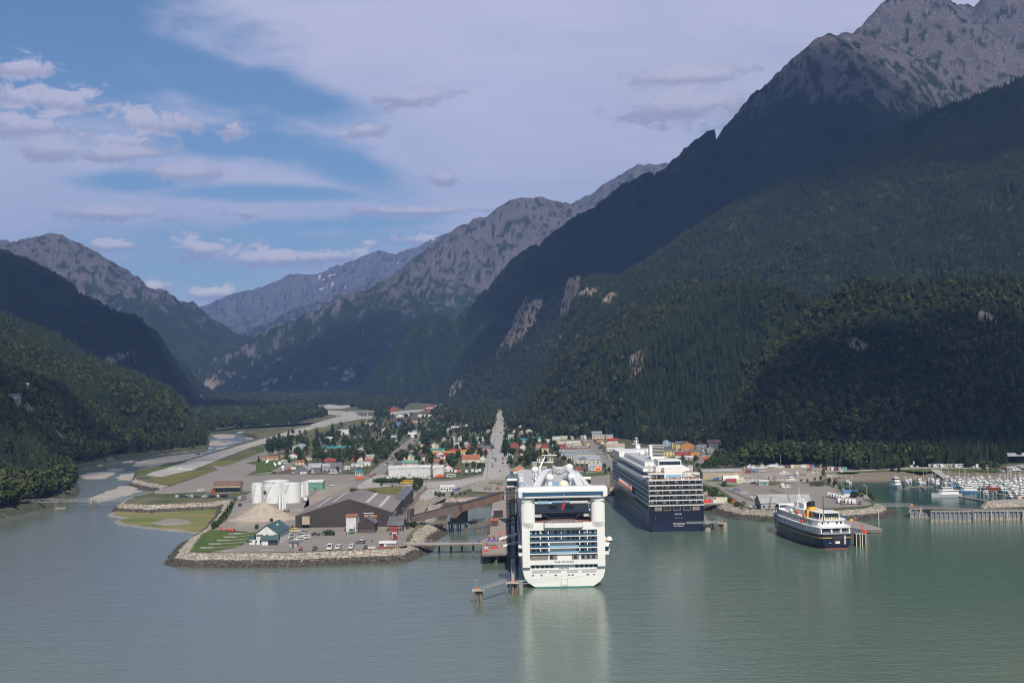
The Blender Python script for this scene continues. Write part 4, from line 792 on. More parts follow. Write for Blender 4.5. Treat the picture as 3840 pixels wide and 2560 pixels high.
for i in range(5): q.bar((p[0] - 2.4 + i * 1.2, p[1], p[2] - 2), (p[0] - 2.4 + i * 1.2, p[1] + .6, p[2] + 2.6), .5, 'dark steel', 8)
for i in range(4): q.path([(p[0] - 3.6 + 7.2 * t, p[1] - 5, p[2] - 2.4 + i * .8 - 1.6 * math.sin(t * math.pi)) for t in np.linspace(0, 1, 7)], .17, 'ship white', 4)
q.obj('funnel', S)
q = MB(); a, b = Vector(rel('Z4', 690, 195, 752)), Vector(rel('Z4', 742, 80, 756)); q.bar(a, b, .6, 'ship white', 6, .35); q.bar((a.x, a.y, 38), a, .8, 'ship white')
for zx0, zx1, zy in ((712, 860, 70), (680, 825, 140), (650, 760, 190)): q.bar(rel('Z4', zx0, zy, 755), rel('Z4', zx1, zy - 2, 755), .28, 'ship white', 5)
for zx in (790, 800, 830): q.bar(rel('Z4', zx, 70, 755), rel('Z4', zx, 45, 755), .12, 'ship white', 4)
q.obj('mast', S)
for x0, x1, x2 in ((370, 505, 500), (1190, 1095, 1100)):
    a, b = Vector(rel('Z4', x0, 312 if x0 < 600 else 296, 812)), Vector(rel('Z4', x1, 310 if x0 < 600 else 292, 812)); q = MB(); q.bar(a, b, 1.0, 'ship white', 10)
    q.box(min(a.x, b.x), max(a.x, b.x) + 6 * (x0 < 600) , a.y, a.y + 4, a.z - 3.4, a.z - .8, 'dark glass'); q.box(min(a.x, b.x) - .2, max(a.x, b.x) + .2, a.y - .3, a.y + 4.3, a.z - 4.2, a.z - 3.4, 'ship white'); q.obj('bridge_wing', S)
q = MB(); q.box(-17, 17, 196, 222, 33.5, 36.5, 'ship white'); q.box(-17.1, 17.1, 222, 222.4, 30, 33.2, 'dark glass'); q.obj('bridge', S)
q = MB(); rn2 = random.Random(3)
for i in range(46): x, y = rn2.choice((-1, 1)) * rn2.uniform(8, 16.5), rn2.uniform(30, 190); q.bar((x, y, 37), (x, y, 37 + rn2.uniform(1.5, 3.5)), .13, 'ship white', 4)
for i in range(14): y = 34 + i * 11; q.box(-16.8, -14.5, y, y + 6, 37.0, 38.3, rn2.choice(['ship white', 'pale blue', 'ship white', 'ship grey'])); q.box(14.5, 16.8, y, y + 6, 37.0, 38.3, rn2.choice(['ship white', 'pale blue', 'ship white']))
for s in (-1, 1): q.path([(s * 17.2, 30, 38), (s * 17.2, 205, 38)], .12, 'ship white', 4); q.path([(s * 9, 60, 41.5), (s * 9, 130, 42), (s * 5, 140, 42)], .3, 'ship white', 5)
q.obj('sun_deck_gear', S)
q = MB()
for i in range(5): q.bar((18.5, 8 + i, 17.5), (20.6, 8 + i, 17.5), .01, 'ship white', 4)
q.box(17.8, 20, 0, 30, 15.2, 16.2, 'ship white'); q.box(17.8, 20, 0, 30, 18.3, 19, 'ship white'); q.obj('boat_deck', S)
for i, y in enumerate((2, 40, 56, 72, 88, 104, 120)):
    for s in (1,):
        q = MB(); c = (s * 20.0, y, 19.8); q.lathe([(.01, -1.2), (1.3, -.5), (1.5, .1)], 'ship white' if i else 'life orange', c, 12, sy=3.2 if i else 1.6); q.lathe([(1.5, .1), (1.3, .9), (.6, 1.5), (.01, 1.6)], 'life orange' if i else 'ship white', c, 12, sy=3.2 if i else 1.6)
        lb = q.obj('lifeboat', S)
for s in (-1, 1):
    q = MB(); q.box(s * 18.05 - .6 if s > 0 else -19.6, s * 19.6 if s > 0 else -17.5, -1, 4, 14, 15.4, 'ship white'); q.box(s * 18.05 - .6 if s > 0 else -19.5, s * 19.5 if s > 0 else -17.5, -.9, 4, 15.4, 17.4, 'dark glass'); q.box(s * 18.05 - .6 if s > 0 else -19.6, s * 19.6 if s > 0 else -17.5, -1, 4, 17.4, 18.3, 'ship white'); q.obj('wing_platform', S)
q = MB(); a = Vector(rel('Z4', 925, 480, 576)); V = [(a.x, a.y, a.z), (a.x + .3, a.y, a.z - 1.5), (a.x + .5, a.y, a.z - 3.2), (a.x - .5, a.y, a.z - 5.4), (a.x - 1.1, a.y, a.z - 5.3), (a.x - .5, a.y, a.z - 3)]; V2 = [(v[0], v[1] + .06, v[2]) for v in V]
q.add(V, [tuple(range(6))[::-1]], 'red'); q.add(V2, [tuple(range(6))], 'red'); q.bar(a, (a.x, a.y, a.z + 1.5), .06, 'ship white', 4); q.obj('ensign', S)
nl, nr = Vector(G('A', 950, 935, 0)), Vector(G('A', 1925, 900, 0)); nyaw = R(1.3)
n0 = nl + Vector((16.2, -3)); NO = thing('cruise_ship', 'dark blue hulled cruise ship with white upper decks and ringed funnel', 'ship', (n0.x, n0.y, 0), nyaw); ANCH.append((NO, 'the dark blue ship'))
def nrel(k, x, y, D):
    v = AT(k, x, y, D) - Vector((n0.x, n0.y, 0)); c, s = math.cos(-nyaw), math.sin(-nyaw); return Vector((v.x * c - v.y * s, v.x * s + v.y * c, v.z))
ns = lambda y, hb, wl, zt=15.2: (y, [(wl * .9, -2), (wl, 0), ((hb + wl) / 2, 1.2), (hb, 6.2), (hb, 11.5), (hb, zt)])
q = MB(); loft(q, [ns(0, 16.1, 14.2), ns(3, 16.2, 15.8), ns(40, 16.2, 16.2), ns(200, 16.2, 16.2), ns(240, 13.5, 12), ns(265, 8, 5.5, 16), ns(282, 2, .4, 17)], 'navy', mfun=lambda z: 'navy knuckle' if z < 6.2 else 'navy'); q.obj('hull', NO)
for i, x in enumerate((-10.8, -5.4, .3, 6.2, 11.6)):
    q = MB(); q.box(x - 2.1, x + 2.1, -.08, .1, 12.2, 14.6, 'deck tan'); q.box(x - 1.9, x + 1.9, -.14, .1, 12.5, 14.4, 'cabin' if i in (0, 4) else 'dark glass'); q.obj('stern_opening', NO)
for s_, zz, sz in (('NOORDAM', 4.0, 1.35), ('ROTTERDAM', 2.75, .95)): text(s_, sz, 'ship white', 'lettering', NO, (1.2, -.1, zz), (math.pi / 2, 0, 0))
boxes('stern_lamp', NO, [(x - .25, x + .25, -.1, .05, 7.8, 8.1) for x in (-.4, 1.2, 2.9, -12.5)], 'ship white')
q = MB()
for i in range(9): q.box(-1.2 + i * .5, -.9 + i * .5, -.08, .05, 9.7, 10.6 if i % 2 else 10.2, 'ship grey')
q.obj('emblem_pattern', NO)
for i in range(6):
    z = 15.4 + i * 2.92; y0 = -.2 + i * .42; q = MB(); q.box(-16.4 + i * .12, 16.4 - i * .12, y0 - .6, 236 - i * 4, z - .35, z + .22, 'ship white'); dk = q.obj('deck', NO)
    if i < 5:
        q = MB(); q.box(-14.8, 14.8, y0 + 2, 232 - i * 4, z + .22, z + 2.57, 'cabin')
        for k in range(16): x = -14 + k * 1.87; q.box(x - .55, x + .55, y0 + 1.9, y0 + 2.05, z + .3, z + 2.2, 'dark glass' if (k + i) % 4 else 'ship white')
        for k in range(44):
            for s in (-1, 1): q.box(s * 15.6 - .7, s * 15.6 + .7, 3 + k * 5, 3.15 + k * 5, z + .22, z + 2.57, 'ship grey')
        q.obj('cabin_wall', dk)
        q = MB(); q.box(-16.2 + i * .12, 16.2 - i * .12, y0 - .55, y0 - .5, z + .22, z + 1.15, 'black')
        for s in (-1, 1): q.box(s * (16.25 - i * .12) - .03, s * (16.25 - i * .12) + .03, y0 - .5, 225, z + .22, z + 1.15, 'dark glass')
        q.obj('railing', dk)
        boxes('partition', dk, [(-16 + k * 3.97, -15.8 + k * 3.97, y0 - .4, y0 + 2, z + .22, z + 2.6) for k in range(9)], 'ship grey')
q = MB(); q.box(-15.6, 15.6, 3, 20, 30.2, 30.3, 'deck tan')
for i in range(60): x, y = rn2.uniform(-14.5, 14.5), rn2.uniform(3, 15); q.box(x - .4, x + .4, y - .4, y + .4, 30.3, 31.1, rn2.choice(['deck brown', 'life orange', 'chair blue', 'ship white', 'deck tan', 'rust']))
q.obj('lido_deck', NO)
for x0, x1 in ((-15.4, -5.5), (5.5, 15.2)):
    q = MB(); q.box(x0, x1, 6, 20, 33.4, 33.7, 'deck tan'); q.box(x0, x1, 5.9, 6, 33.1, 33.9, 'ship white')
    for x in (x0 + .3, x1 - .3, (x0 + x1) / 2): q.bar((x, 6.3, 30.3), (x, 6.3, 33.4), .15, 'ship white', 5)
    q.obj('shade_roof', NO)
q = MB(); q.box(-5.5, 5.5, 9, 26, 30.3, 36.6, 'ship white'); q.box(-4.5, 4.5, 8.94, 9, 31, 32.6, 'pale blue'); q.box(-9, 9, 20, 34, 33.7, 37, 'ship white'); q.box(-7, 7, 24, 44, 37, 40.5, 'ship white')
q.box(-6.5, 6.5, 23.9, 24, 37.6, 39.8, 'dark glass'); q.box(-14.5, 14.5, 40, 225, 32.7, 34.6, 'ship white'); q.box(-14, 14, 41, 224, 34.6, 34.7, 'deck blue'); q.box(-10.6, 10.6, 61, 214, 37.4, 37.5, 'deck blue'); q.box(-11, 11, 60, 215, 34.6, 37.4, 'ship white'); q.box(-15, 15, 180, 228, 34.6, 38, 'ship white'); q.obj('superstructure', NO)
for s in (-1, 1):
    q = MB()
    for k in range(8): q.bar((s * 12.6, 16 + k * 1.9, 33.7), (s * 12.6, 16 + k * 1.9, 37.4), .12, 'ship white', 4)
    for z in (33.9, 35.2, 36.4, 37.4): q.bar((s * 12.6, 16, z), (s * 12.6, 29.3, z), .1, 'ship white', 4)
    for k in range(5): q.bar((s * (9.2 + k * .85), 16, 33.7), (s * (9.2 + k * .85), 16, 37.4), .1, 'ship white', 4)
    for z in (35.2, 37.4): q.bar((s * 9.2, 16, z), (s * 12.6, 16, z), .1, 'ship white', 4)
    q.obj('windscreen', NO)
a = nrel('Z5', 1690, 470, 885); q = MB(); q.box(a.x - 4.4, a.x + 4.4, a.y - 4, a.y + 8, 34, a.z - .4, 'ship white'); q.box(a.x - 3.2, a.x + 4.0, a.y - 2.6, a.y + 3, a.z - .4, a.z + 6.6, 'dark steel')
for i in range(8): z = a.z + i * .95; q.box(a.x - 3.4, a.x + 4.2, a.y - 3, a.y + 4, z, z + .2, 'ship white')
q.box(a.x - 5.2, a.x - 3.3, a.y - 3, a.y + 4, a.z - .4, a.z + 7.1, 'ship white'); q.obj('funnel', NO)
for zx, zy, D, r in ((1490, 383, 985, 1.95), (1533, 447, 930, 2.15), (1597, 432, 925, 2.1)):
    p = nrel('Z5', zx, zy, D); q = MB(); q.ball(p, r, 'ship white', 18, 8); q.bar((p.x, p.y, 37), (p.x, p.y, p.z - r * .6), r * .6, 'ship white', 12); q.obj('radar_dome', NO)
p = nrel('Z5', 1475, 348, 1010); q = MB(); q.bar((p.x, p.y, 37), (p.x, p.y, p.z + 5), .45, 'ship white', 6, .2)
for dz, w in ((0, 3.0), (1.4, 1.5), (2.6, 1.9), (4.6, 1.2)): q.bar((p.x - w, p.y, p.z + dz), (p.x + w, p.y, p.z + dz), .2, 'ship white', 5)
q.obj('mast', NO)
for i in range(7):
    t = i / 6; big = i < 2; y = 78 + (0 if i == 0 else 15 if i == 1 else 18 + (i - 1) * 10.5); q = MB(); c = (-17.9, y, 18.6); q.lathe([(.01, -1.3), (1.4, -.5), (1.6, .2)], 'ship white', c, 12, sy=3.4 if big else 2.6); q.lathe([(1.6, .2), (1.4, 1.0), (.6, 1.6), (.01, 1.7)], 'life orange', c, 12, sy=3.4 if big else 2.6); q.obj('lifeboat', NO)
    for dy in (-3.2, 3.2): q = MB(); q.path([(-16.3, y + dy, 13.5), (-18.6, y + dy, 17), (-18.2, y + dy, 21.5)], .22, 'ship white', 4); q.obj('davit', NO)
q = MB()
for k in range(22): q.box(-16.28, -16.2, 6 + k * 3.2, 7.6 + k * 3.2, 12.2, 14.4, 'dark steel')
q.box(-16.26, -16.2, 20, 190, 8.5, 9.4, 'black'); q.obj('side_opening', NO)
f0 = Vector(G('B', 1680, 925, 0)); fb = Vector(G('B', 700, 570, 0)); dd = fb - f0; fyaw = math.atan2(-dd.x, dd.y); Lf = dd.length
FE = thing('ferry', 'smaller ferry with navy hull, gold stripe and black topped yellow funnel', 'ship', (f0.x, f0.y, 0), fyaw); ANCH.append((FE, 'the ferry'))
fs = lambda y, hb, wl, zt=7.6: (y, [(wl * .9, -1), (wl, 0), (wl + .1, .4), (wl + (hb - wl) * .7, 2.2), (hb - .15, 4.0), (hb, 5.55), (hb + .02, 5.95), (hb, zt)])
fm = lambda z: 'boot red' if z < .3 else ('gold' if 5.5 < z < 6.0 else 'navy')
q = MB(); loft(q, [fs(0, 7.0, 6.0), fs(2, 8.6, 7.2), fs(6, 9.8, 8.2), fs(16, 10.8, 9.8), fs(40, 11.2, 11), fs(70, 10.4, 9), fs(88, 7.4, 5, 8.2), fs(100, 4, 1.6, 9.2), fs(Lf + 1, .7, .1, 10.5)], 'navy', mfun=fm); q.obj('hull', FE)
q = MB(); q.box(-2.1, 4.0, -.08, 4, 2.3, 6.9, 'black'); q.box(4.1, 5.1, -.14, 3, 2.3, 6.8, 'ship grey'); q.box(-1.4, 3.2, -.1, 0, 5.1, 6.4, 'dark steel'); q.box(-.6, 1.8, -.3, 2, 2.7, 3.9, 'ship white'); q.obj('car_deck_door', FE)
q = MB()
def ring(hbs, z0, z1, m, ins=0, y0=0):
    pts = [(h - ins, y) for y, h in hbs]; q.prism([(x, y) for x, y in pts] + [(-x, y) for x, y in pts[::-1]], z0, z1, m)
hb_ = [(0.2, 7.2), (2, 8.7), (6, 9.9), (16, 10.9), (40, 11.2), (70, 10.3), (88, 7.3), (99, 4.2)]
ring(hb_, 7.62, 7.9, 'ship grey'); ring([(y if y > 16 else y + 4, h) for y, h in hb_], 7.9, 10.6, 'ship white', .6); ring(hb_, 10.6, 11.0, 'ship white', .1); q.obj('main_deck_house', FE)
for x0, x1 in ((-6.4, -2.6), (-1.4, 2.4), (3.4, 6.6)):
    q = MB(); q.box(x0, x1, 3.6, 4.15, 8.4, 10.2, 'dark glass'); q.obj('stern_window', FE)
for x in (-7.6, -2, 2.9, 7.4):
    q = MB(); q.box(x - .3, x + .3, .8, 4.4, 7.9, 10.6, 'ship white'); q.obj('deck_post', FE)
q = MB()
for k in range(24):
    y = 20 + k * 3.1
    for s in (-1, 1): q.box(s * np.interp(y, [p[0] for p in hb_], [p[1] for p in hb_]) - s * .6 - .06, s * np.interp(y, [p[0] for p in hb_], [p[1] for p in hb_]) - s * .6 + .06, y, y + .8, 8.7, 9.9, 'dark glass')
q.obj('side_window', FE)
q = MB(); pts = [(6.8, 8), (8.6, 12), (8, 80), (5, 86)]; q.prism(pts + [(-x, y) for x, y in pts[::-1]], 11.0, 13.9, 'ship white'); q.prism([(x + .5, y - (1 if y < 20 else -1)) for x, y in pts] + [(-x - .5, y - (1 if y < 20 else -1)) for x, y in pts[::-1]], 13.9, 14.2, 'ship white')
q.obj('upper_deck_house', FE)
q = MB()
for x in (-4.6, -1.8, 3.2, 5.4): q.box(x - .5, x + .5, 7.9, 8.05, 12, 13.1, 'dark glass')
for k in range(20):
    for s in (-1, 1): q.box(s * 8.95 - .06, s * 8.95 + .08, 14 + k * 3.4, 14.9 + k * 3.4, 12, 13.2, 'dark glass')
q.obj('upper_window', FE)
q = MB(); q.prism([(-6, 13), (-5, 10.5), (5, 10.5), (6, 13), (6, 24), (-6, 24)], 14.2, 17.4, 'dark glass'); q.prism([(-6.3, 13), (-5.2, 10.2), (5.2, 10.2), (6.3, 13), (6.3, 24), (-6.3, 24)], 17.4, 17.8, 'ship white')
for x in (-5.2, 5.2): q.bar((x, 10.2, 14.2), (x, 10.2, 17.5), .25, 'ship white', 4)
for i in range(7): q.box(-4.2 + i * 1.3, -3.5 + i * 1.3, 10.3, 10.9, 14.3, 15.3, ['yellow', 'ship white', 'gold'][i % 3])
q.obj('solarium', FE)
q = MB(); q.box(-5.5, 5.5, 24, 80, 14.2, 16.8, 'ship white'); q.box(-9.4, 9.4, 70, 77, 14.2, 17.2, 'ship white'); q.box(-9, 9, 77, 77.2, 15.4, 16.6, 'dark glass'); q.box(-9, 9, 69.9, 70, 15.4, 16.6, 'dark glass'); q.box(-3, 3, 44, 62, 16.8, 19.5, 'ship white'); q.box(-9.46, -9.4, 71, 76, 15.4, 16.6, 'dark glass'); q.obj('bridge_house', FE)
def frel(k, x, y, D):
    v = AT(k, x, y, D) - Vector((f0.x, f0.y, 0)); c, s = math.cos(-fyaw), math.sin(-fyaw); return Vector((v.x * c - v.y * s, v.x * s + v.y * c, v.z))
p = frel('B', 1225, 205, 727); q = MB(); q.lathe([(2.4, -4), (2.3, -1), (2.2, .9)], 'gold', p, 18, sy=1.5); q.lathe([(2.2, .9), (2.1, 2.7)], 'black', p, 18, sy=1.5); q.box(p.x - 4, p.x + 3, p.y - 6, p.y - 2.5, 14.2, p.z - .3, 'gold')
v0 = len(q.v)
for i, v in enumerate(q.v):
    if v[2] > p.z + 2: q.v[i] = (v[0], v[1], v[2] + (v[1] - p.y) * -.35 + .3)
q.obj('funnel', FE)
p = frel('B', 1020, 90, 745); q = MB()
for dx, dy in ((-1.3, -1), (1.3, -1), (0, 1.6)): q.bar((p.x + dx * 1.5, p.y + dy, 16.8), (p.x, p.y, p.z + 4), .2, 'ship white', 4)
q.bar((p.x, p.y, p.z + 3), (p.x, p.y, frel('Z6', 1245, 710, 745).z), .16, 'ship white', 4); q.bar((p.x - 1.6, p.y, p.z), (p.x + 1.6, p.y, p.z), .14, 'ship white', 4); q.bar((p.x - 1.2, p.y, p.z + 3.4), (p.x + 1.2, p.y, p.z + 3.4), .14, 'ship white', 4); q.obj('mast', FE)
p = frel('B', 1090, 68, 742); q = MB(); q.ball(p, .75, 'ship white', 12, 6); q.bar((p.x, p.y, 16.8), (p.x, p.y, p.z), .3, 'ship white', 6); q.obj('radar_dome', FE)
p = frel('B', 1440, 20, 703); q = MB(); q.bar((p.x, p.y, 14), (p.x, p.y, p.z), .18, 'black', 5); q.ball(p, .35, 'black', 8, 4)
for dx in (-2.2, 2.2): q.bar((p.x + dx, p.y - .3, 11.2), (p.x, p.y, 17.6), .16, 'ship white', 4)
q.obj('aft_mast', FE)
for x, y, z, m_, sz in ((-8.3, 40, 15.4, 'life orange', 3.0), (8.3, 34, 15.6, 'life orange', 3.0), (-8.2, 27, 14.8, 'life orange', 1.0), (-10, 26, 11.9, 'red', .9), (-8, 52, 15.2, 'ship white', 1.8)):
    q = MB(); q.lathe([(.01, -.9), (.9, -.4), (1.1, .2), (.9, .8), (.01, 1.1)], m_, (x, y, z), 10, sy=max(1, sz)); q.obj('lifeboat' if sz > 2 else 'life_raft', FE)
q = MB()
for s in (-1, 1):
    for z in (11.6, 12.0): q.path([(s * 9.9 if False else s * np.interp(y, [p[0] for p in hb_], [p[1] for p in hb_]), y, z) for y in (.3, 2, 6, 16, 40, 70, 88, 98)], .06, 'ship white', 4)
for z in (8.4, 8.9, 11.6, 12.0): q.path([(-7.1, .25, z), (7.1, .25, z)], .06, 'ship white', 4)
for z in (14.7, 15.1): q.path([(-7.3, 7, z), (7.3, 7, z)], .05, 'ship white', 4)
q.path([(-8.5, 95, 12.5), (-9.6, 84, 21), ], .3, 'ship white', 4); q.obj('railing', FE)
text('MALASPINA', .75, 'ship white', 'lettering', FE, (-4.6, -.1 + .3, 2.9), (math.pi / 2, 0, -.25))
WALL = {'white': (.62, .61, .58), 'cream': (.56, .51, .38), 'grey': (.32, .315, .31), 'dark grey': (.12, .12, .13), 'brown': (.10, .062, .045), 'tan': (.38, .31, .22), 'red': (.32, .05, .035), 'blue': (.09, .19, .38), 'pale blue': (.30, .42, .52),
        'green': (.12, .26, .20), 'mint': (.40, .55, .46), 'yellow': (.58, .46, .20), 'orange': (.50, .22, .07), 'pink': (.50, .33, .28), 'dark brown': (.042, .032, .030), 'teal': (.04, .20, .19), 'rust': (.30, .115, .055), 'black': (.03, .03, .035), 'silver': (.56, .555, .54), 'purple': (.12, .07, .25), 'dark blue': (.02, .035, .09), 'bright orange': (.72, .14, .02), 'bright red': (.62, .05, .02), 'bright yellow': (.72, .42, .02)}
for k_, c_ in WALL.items(): M('paint ' + k_, c_, .7, var=.10, scale=.35, detail=5); M('roof ' + k_, tuple(min(1, c * (.9 if k_ in ('white', 'silver') else 1.0)) for c in c_), .55, var=.13, scale=.18, detail=6, stretch=(1, 1, 1)); M('car ' + k_, tuple(c * .9 for c in c_), .28, spec=.6)
M('window glass', (.03, .04, .05), .12, spec=.7); M('trim', (.6, .59, .56), .6); M('tyre', (.02, .02, .02), .8); M('pile', (.10, .075, .055), .8, col2=(.22, .17, .12), scale=.7, stretch=(1, 1, .3)); M('pile pale', (.38, .36, .32), .7); M('timber', (.17, .14, .115), .85, var=.2, scale=.3); M('pole wood', (.22, .19, .155), .9)
M('tank white', (.66, .66, .64), .5, var=.05, scale=.15); M('sheet steel', (.24, .25, .29), .55, col2=(.17, .165, .17), scale=.25, stretch=(1, 1, .12)); M('sheet foot', (.36, .33, .27), .8, col2=(.22, .2, .16), scale=.5); M('light cap', (.8, .8, .78), .4)
def bldg(k, x0, x1, yb, h, dep, ax, hr, wall, roof, label, cat='house', name='house', yaw=0, win=2, door=True, auto=False, anchor=None, z=None, group=None, chimney=False, storeys=1, eave=.4):
    a, b = G(k, x0, yb), G(k, x1, yb)
    w = abs(b[0] - a[0]); cx = (a[0] + b[0]) / 2; zz = zf(a[1]) if z is None else z
    T = thing(name, label, cat, (cx, a[1], zz), yaw, group, auto=auto, anchor=anchor)
    q = MB(); X = w / 2
    if ax == 'f': q.box(-X, X, 0, dep, -.5, h, 'paint ' + wall)
    else: q.gwall(-X, X, 0, dep, -.5, h, hr, 'paint ' + wall, ax)
    q.obj('wall', T); q = MB()
    if ax == 'f': q.box(-X - .25, X + .25, -.25, dep + .25, h, h + .35, 'roof ' + roof); q.box(-X + .8, X - .8, .8, dep - .8, h + .35, h + .4, 'roof grey')
    else: q.gable(-X, X, 0, dep, h, hr, 'roof ' + roof, ax, eave, .18)
    r = q.obj('roof', T)
    if chimney: q = MB(); q.box(X * .3, X * .3 + .7, dep * .4, dep * .4 + .7, h, h + hr + 1.1, 'paint red'); q.obj('chimney', r)
    for s_ in range(storeys):
        z0 = .95 + s_ * (h / storeys)
        for i in range(win):
            xw = -X + w * (i + .5) / win
            if door and s_ == 0 and i == win // 2: continue
            q = MB(); ww = min(.75, w / win * .32); q.box(xw - ww - .12, xw + ww + .12, -.05, .05, z0 - .12, z0 + 1.42, 'trim'); q.box(xw - ww, xw + ww, -.08, 0, z0, z0 + 1.3, 'window glass'); q.obj('window', T)
    if door: q = MB(); xw = -X + w * (win // 2 + .5) / max(win, 1) if win else 0; q.box(xw - .5, xw + .5, -.07, .05, 0, 2.1, 'paint dark brown' if wall != 'dark brown' else 'trim'); q.obj('door', T)
    BL.append((cx, a[1] + dep / 2, max(w, dep) * .62)); return T, w
BL = []
def tank(k, x, yb, yt, hw, label):
    g = G(k, x, yb); s = ZM[k][2]; D = g[1]; m = D / F / s; r = hw * m; g = (g[0], g[1] + r); h = (yb - yt) * m * 1.0 - r * .10
    T = thing('storage_tank', label, 'tank', (g[0], g[1], GZ), 0, 'white fuel storage tanks'); q = MB(); q.lathe([(r, -.3), (r, h)], 'tank white', n=40); q.obj('shell', T)
    q = MB(); q.lathe([(r + .15, h - .25), (r + .15, h), (r * .5, h + r * .06), (.05, h + r * .08)], 'tank white', n=40); rf = q.obj('roof', T)
    q = MB(); q.path([(r * math.cos(t), r * math.sin(t), h + 1.0) for t in np.linspace(0, 2 * math.pi, 25)], .05, 'steel', 4); q.obj('railing', rf)
    q = MB()
    for i in range(14): t = -1.9 + i * .05; q.box(-.4, .4, -.15, .15, 0, .1, 'steel')
    q = MB(); 
    pv = None
    for i in range(15):
        t = -2.3 + i * .055; p = Vector(((r + .5) * math.cos(t), (r + .5) * math.sin(t), h * i / 14)); 
        if pv: q.bar(pv, p, .16, 'steel', 4)
        pv = p
    q.obj('stair', T); BL.append((g[0], g[1], r + 2)); return T, r, h
tank('Z1', 913, 352, 215, 108, 'widest white fuel tank, behind the other big tanks'); tank('Z1', 772, 398, 238, 50, 'white fuel tank, outermost of the big tanks towards the terminal')
T, r_, h_ = tank('Z1', 887, 402, 252, 82, 'big white fuel tank in front bearing a round black emblem'); T2, _, _ = tank('Z1', 1032, 398, 236, 84, 'big white fuel tank in front, behind the tall white silos'); ANCH.append((T2, 'the white fuel tanks'))
for zz_, rr_, rn_ in ((1.7, 1.6, .14), (0, .75, .5)):
    q = MB()
    for i in range(24 if rr_ > 1 else 8):
        a0 = 2 * math.pi * i / (24 if rr_ > 1 else 8); a1 = 2 * math.pi * (i + 1) / (24 if rr_ > 1 else 8); th = -math.pi / 2 - .62
        def onr(a, rr): t = th + rr * math.cos(a) / r_; return ((r_ + .06) * math.cos(t), (r_ + .06) * math.sin(t), h_ * .62 + rr * math.sin(a))
        q.add([onr(a0, rr_ + rn_), onr(a1, rr_ + rn_), onr(a1, rr_ - rn_), onr(a0, rr_ - rn_)], [(0, 1, 2, 3)], 'black')
    q.obj('emblem', T)
for x, yb, yt, hw, l in ((1130, 350, 240, 25, 'slim white tank beside the row of big tanks'), (1152, 342, 228, 18, 'slimmer white tank, second beside the big tanks'), (1174, 335, 218, 15, 'slimmest white tank, nearest the green building')): tank('Z1', x, yb, yt, hw, l)
for i, (x, yb, yt) in enumerate(((960, 470, 330), (985, 455, 325), (1003, 440, 325), (955, 462, 385))):
    g = G('Z1', x, yb); m = g[1] / F / 2.138; h = (yb - yt) * m; T = thing('silo', ['tallest slim white silo in front of the tanks', 'middle slim white silo of the upright three', 'slim white silo nearest the small tanks', 'short white silo in front of the tall ones'][i], 'silo', (g[0], g[1], GZ), 0, 'slim white silos'); q = MB(); q.lathe([(9 * m, 0), (9 * m, h - .8), (5 * m, h)], 'tank white', n=14); q.obj('shell', T); q = MB(); q.path([(-9 * m, -9 * m, 0), (-9 * m, -9 * m, h)], .15, 'steel', 4); q.obj('ladder', T)
g = G('Z1', 782, 548); q = MB(); n_a = 40; vs = [(0, 0, 11.2)]; rn = random.Random(8)
for j, (rr, z) in enumerate(((1.6, 10.6), (5, 7.8), (9, 4.6), (13, 1.5), (17, -.1))):
    for i in range(n_a): t = 2 * math.pi * i / n_a; k_ = 1 + .06 * math.sin(t * 3 + 1) + .04 * math.sin(7 * t) + rn.uniform(-.03, .03); vs.append((rr * k_ * math.cos(t) * 1.35, rr * k_ * math.sin(t), z + rn.uniform(-.15, .15)))
fs_ = [(0, 1 + i, 1 + (i + 1) % n_a) for i in range(n_a)] + [(1 + j * n_a + i, 1 + (j + 1) * n_a + i, 1 + (j + 1) * n_a + (i + 1) % n_a, 1 + j * n_a + (i + 1) % n_a) for j in range(4) for i in range(n_a)]
M('heap', (.40, .34, .27), .95, col2=(.32, .265, .21), scale=.3, detail=7, bump=.25, bscale=1.5); q.add(vs, fs_, 'heap', True); o = q.obj('gravel_heap'); o.location = (g[0], g[1] + 16, GZ); tag(o, 'big cone of sandy gravel in front of the white tanks', 'gravel heap'); BL.append((g[0], g[1] + 16, 24))
WL, WR, WP = AT('Z1', 1085, 500, 800), AT('Z1', 1868, 472, 797), AT('H', 800, 555, 799); BL_, BR_, BP_ = AT('Z1', 1290, 405, 878), AT('Z1', 1940, 375, 876), AT('H', 1090, 330, 876)
T = thing('warehouse', 'huge dark brown warehouse with grey ridged roof and pale skylight strips', 'warehouse', (WL.x, 800, GZ)); ANCH.append((T, 'the big brown warehouse')); o_ = Vector((WL.x, 800, GZ))
BL_.x = WL.x + (BR_.x - WR.x) ; BL_.z = WL.z
q = MB(); g_ = Vector((0, 0, 0)); f_ = [WL - o_, WP - o_, WR - o_]; b_ = [BL_ - o_, BP_ - o_, BR_ - o_]; dn = lambda v: Vector((v.x, v.y, 0))
q.add([dn(f_[0]), dn(f_[2]), f_[2], f_[1], f_[0]], [(0, 1, 2, 3, 4)], 'paint dark brown'); q.add([dn(f_[2]), dn(b_[2]), b_[2], f_[2]], [(0, 1, 2, 3)], 'paint dark brown'); q.add([dn(b_[2]), dn(b_[0]), b_[0], b_[1], b_[2]], [(0, 1, 2, 3, 4)], 'paint dark brown'); q.add([dn(b_[0]), dn(f_[0]), f_[0], b_[0]], [(0, 1, 2, 3)], 'paint dark brown'); q.obj('wall', T)
M('roof weathered', (.22, .19, .175), .7, col2=(.175, .15, .14), scale=.05, detail=7, stretch=(1, .3, 1)); M('skylight', (.80, .79, .68), .5)
up_ = Vector((0, 0, .3)); 
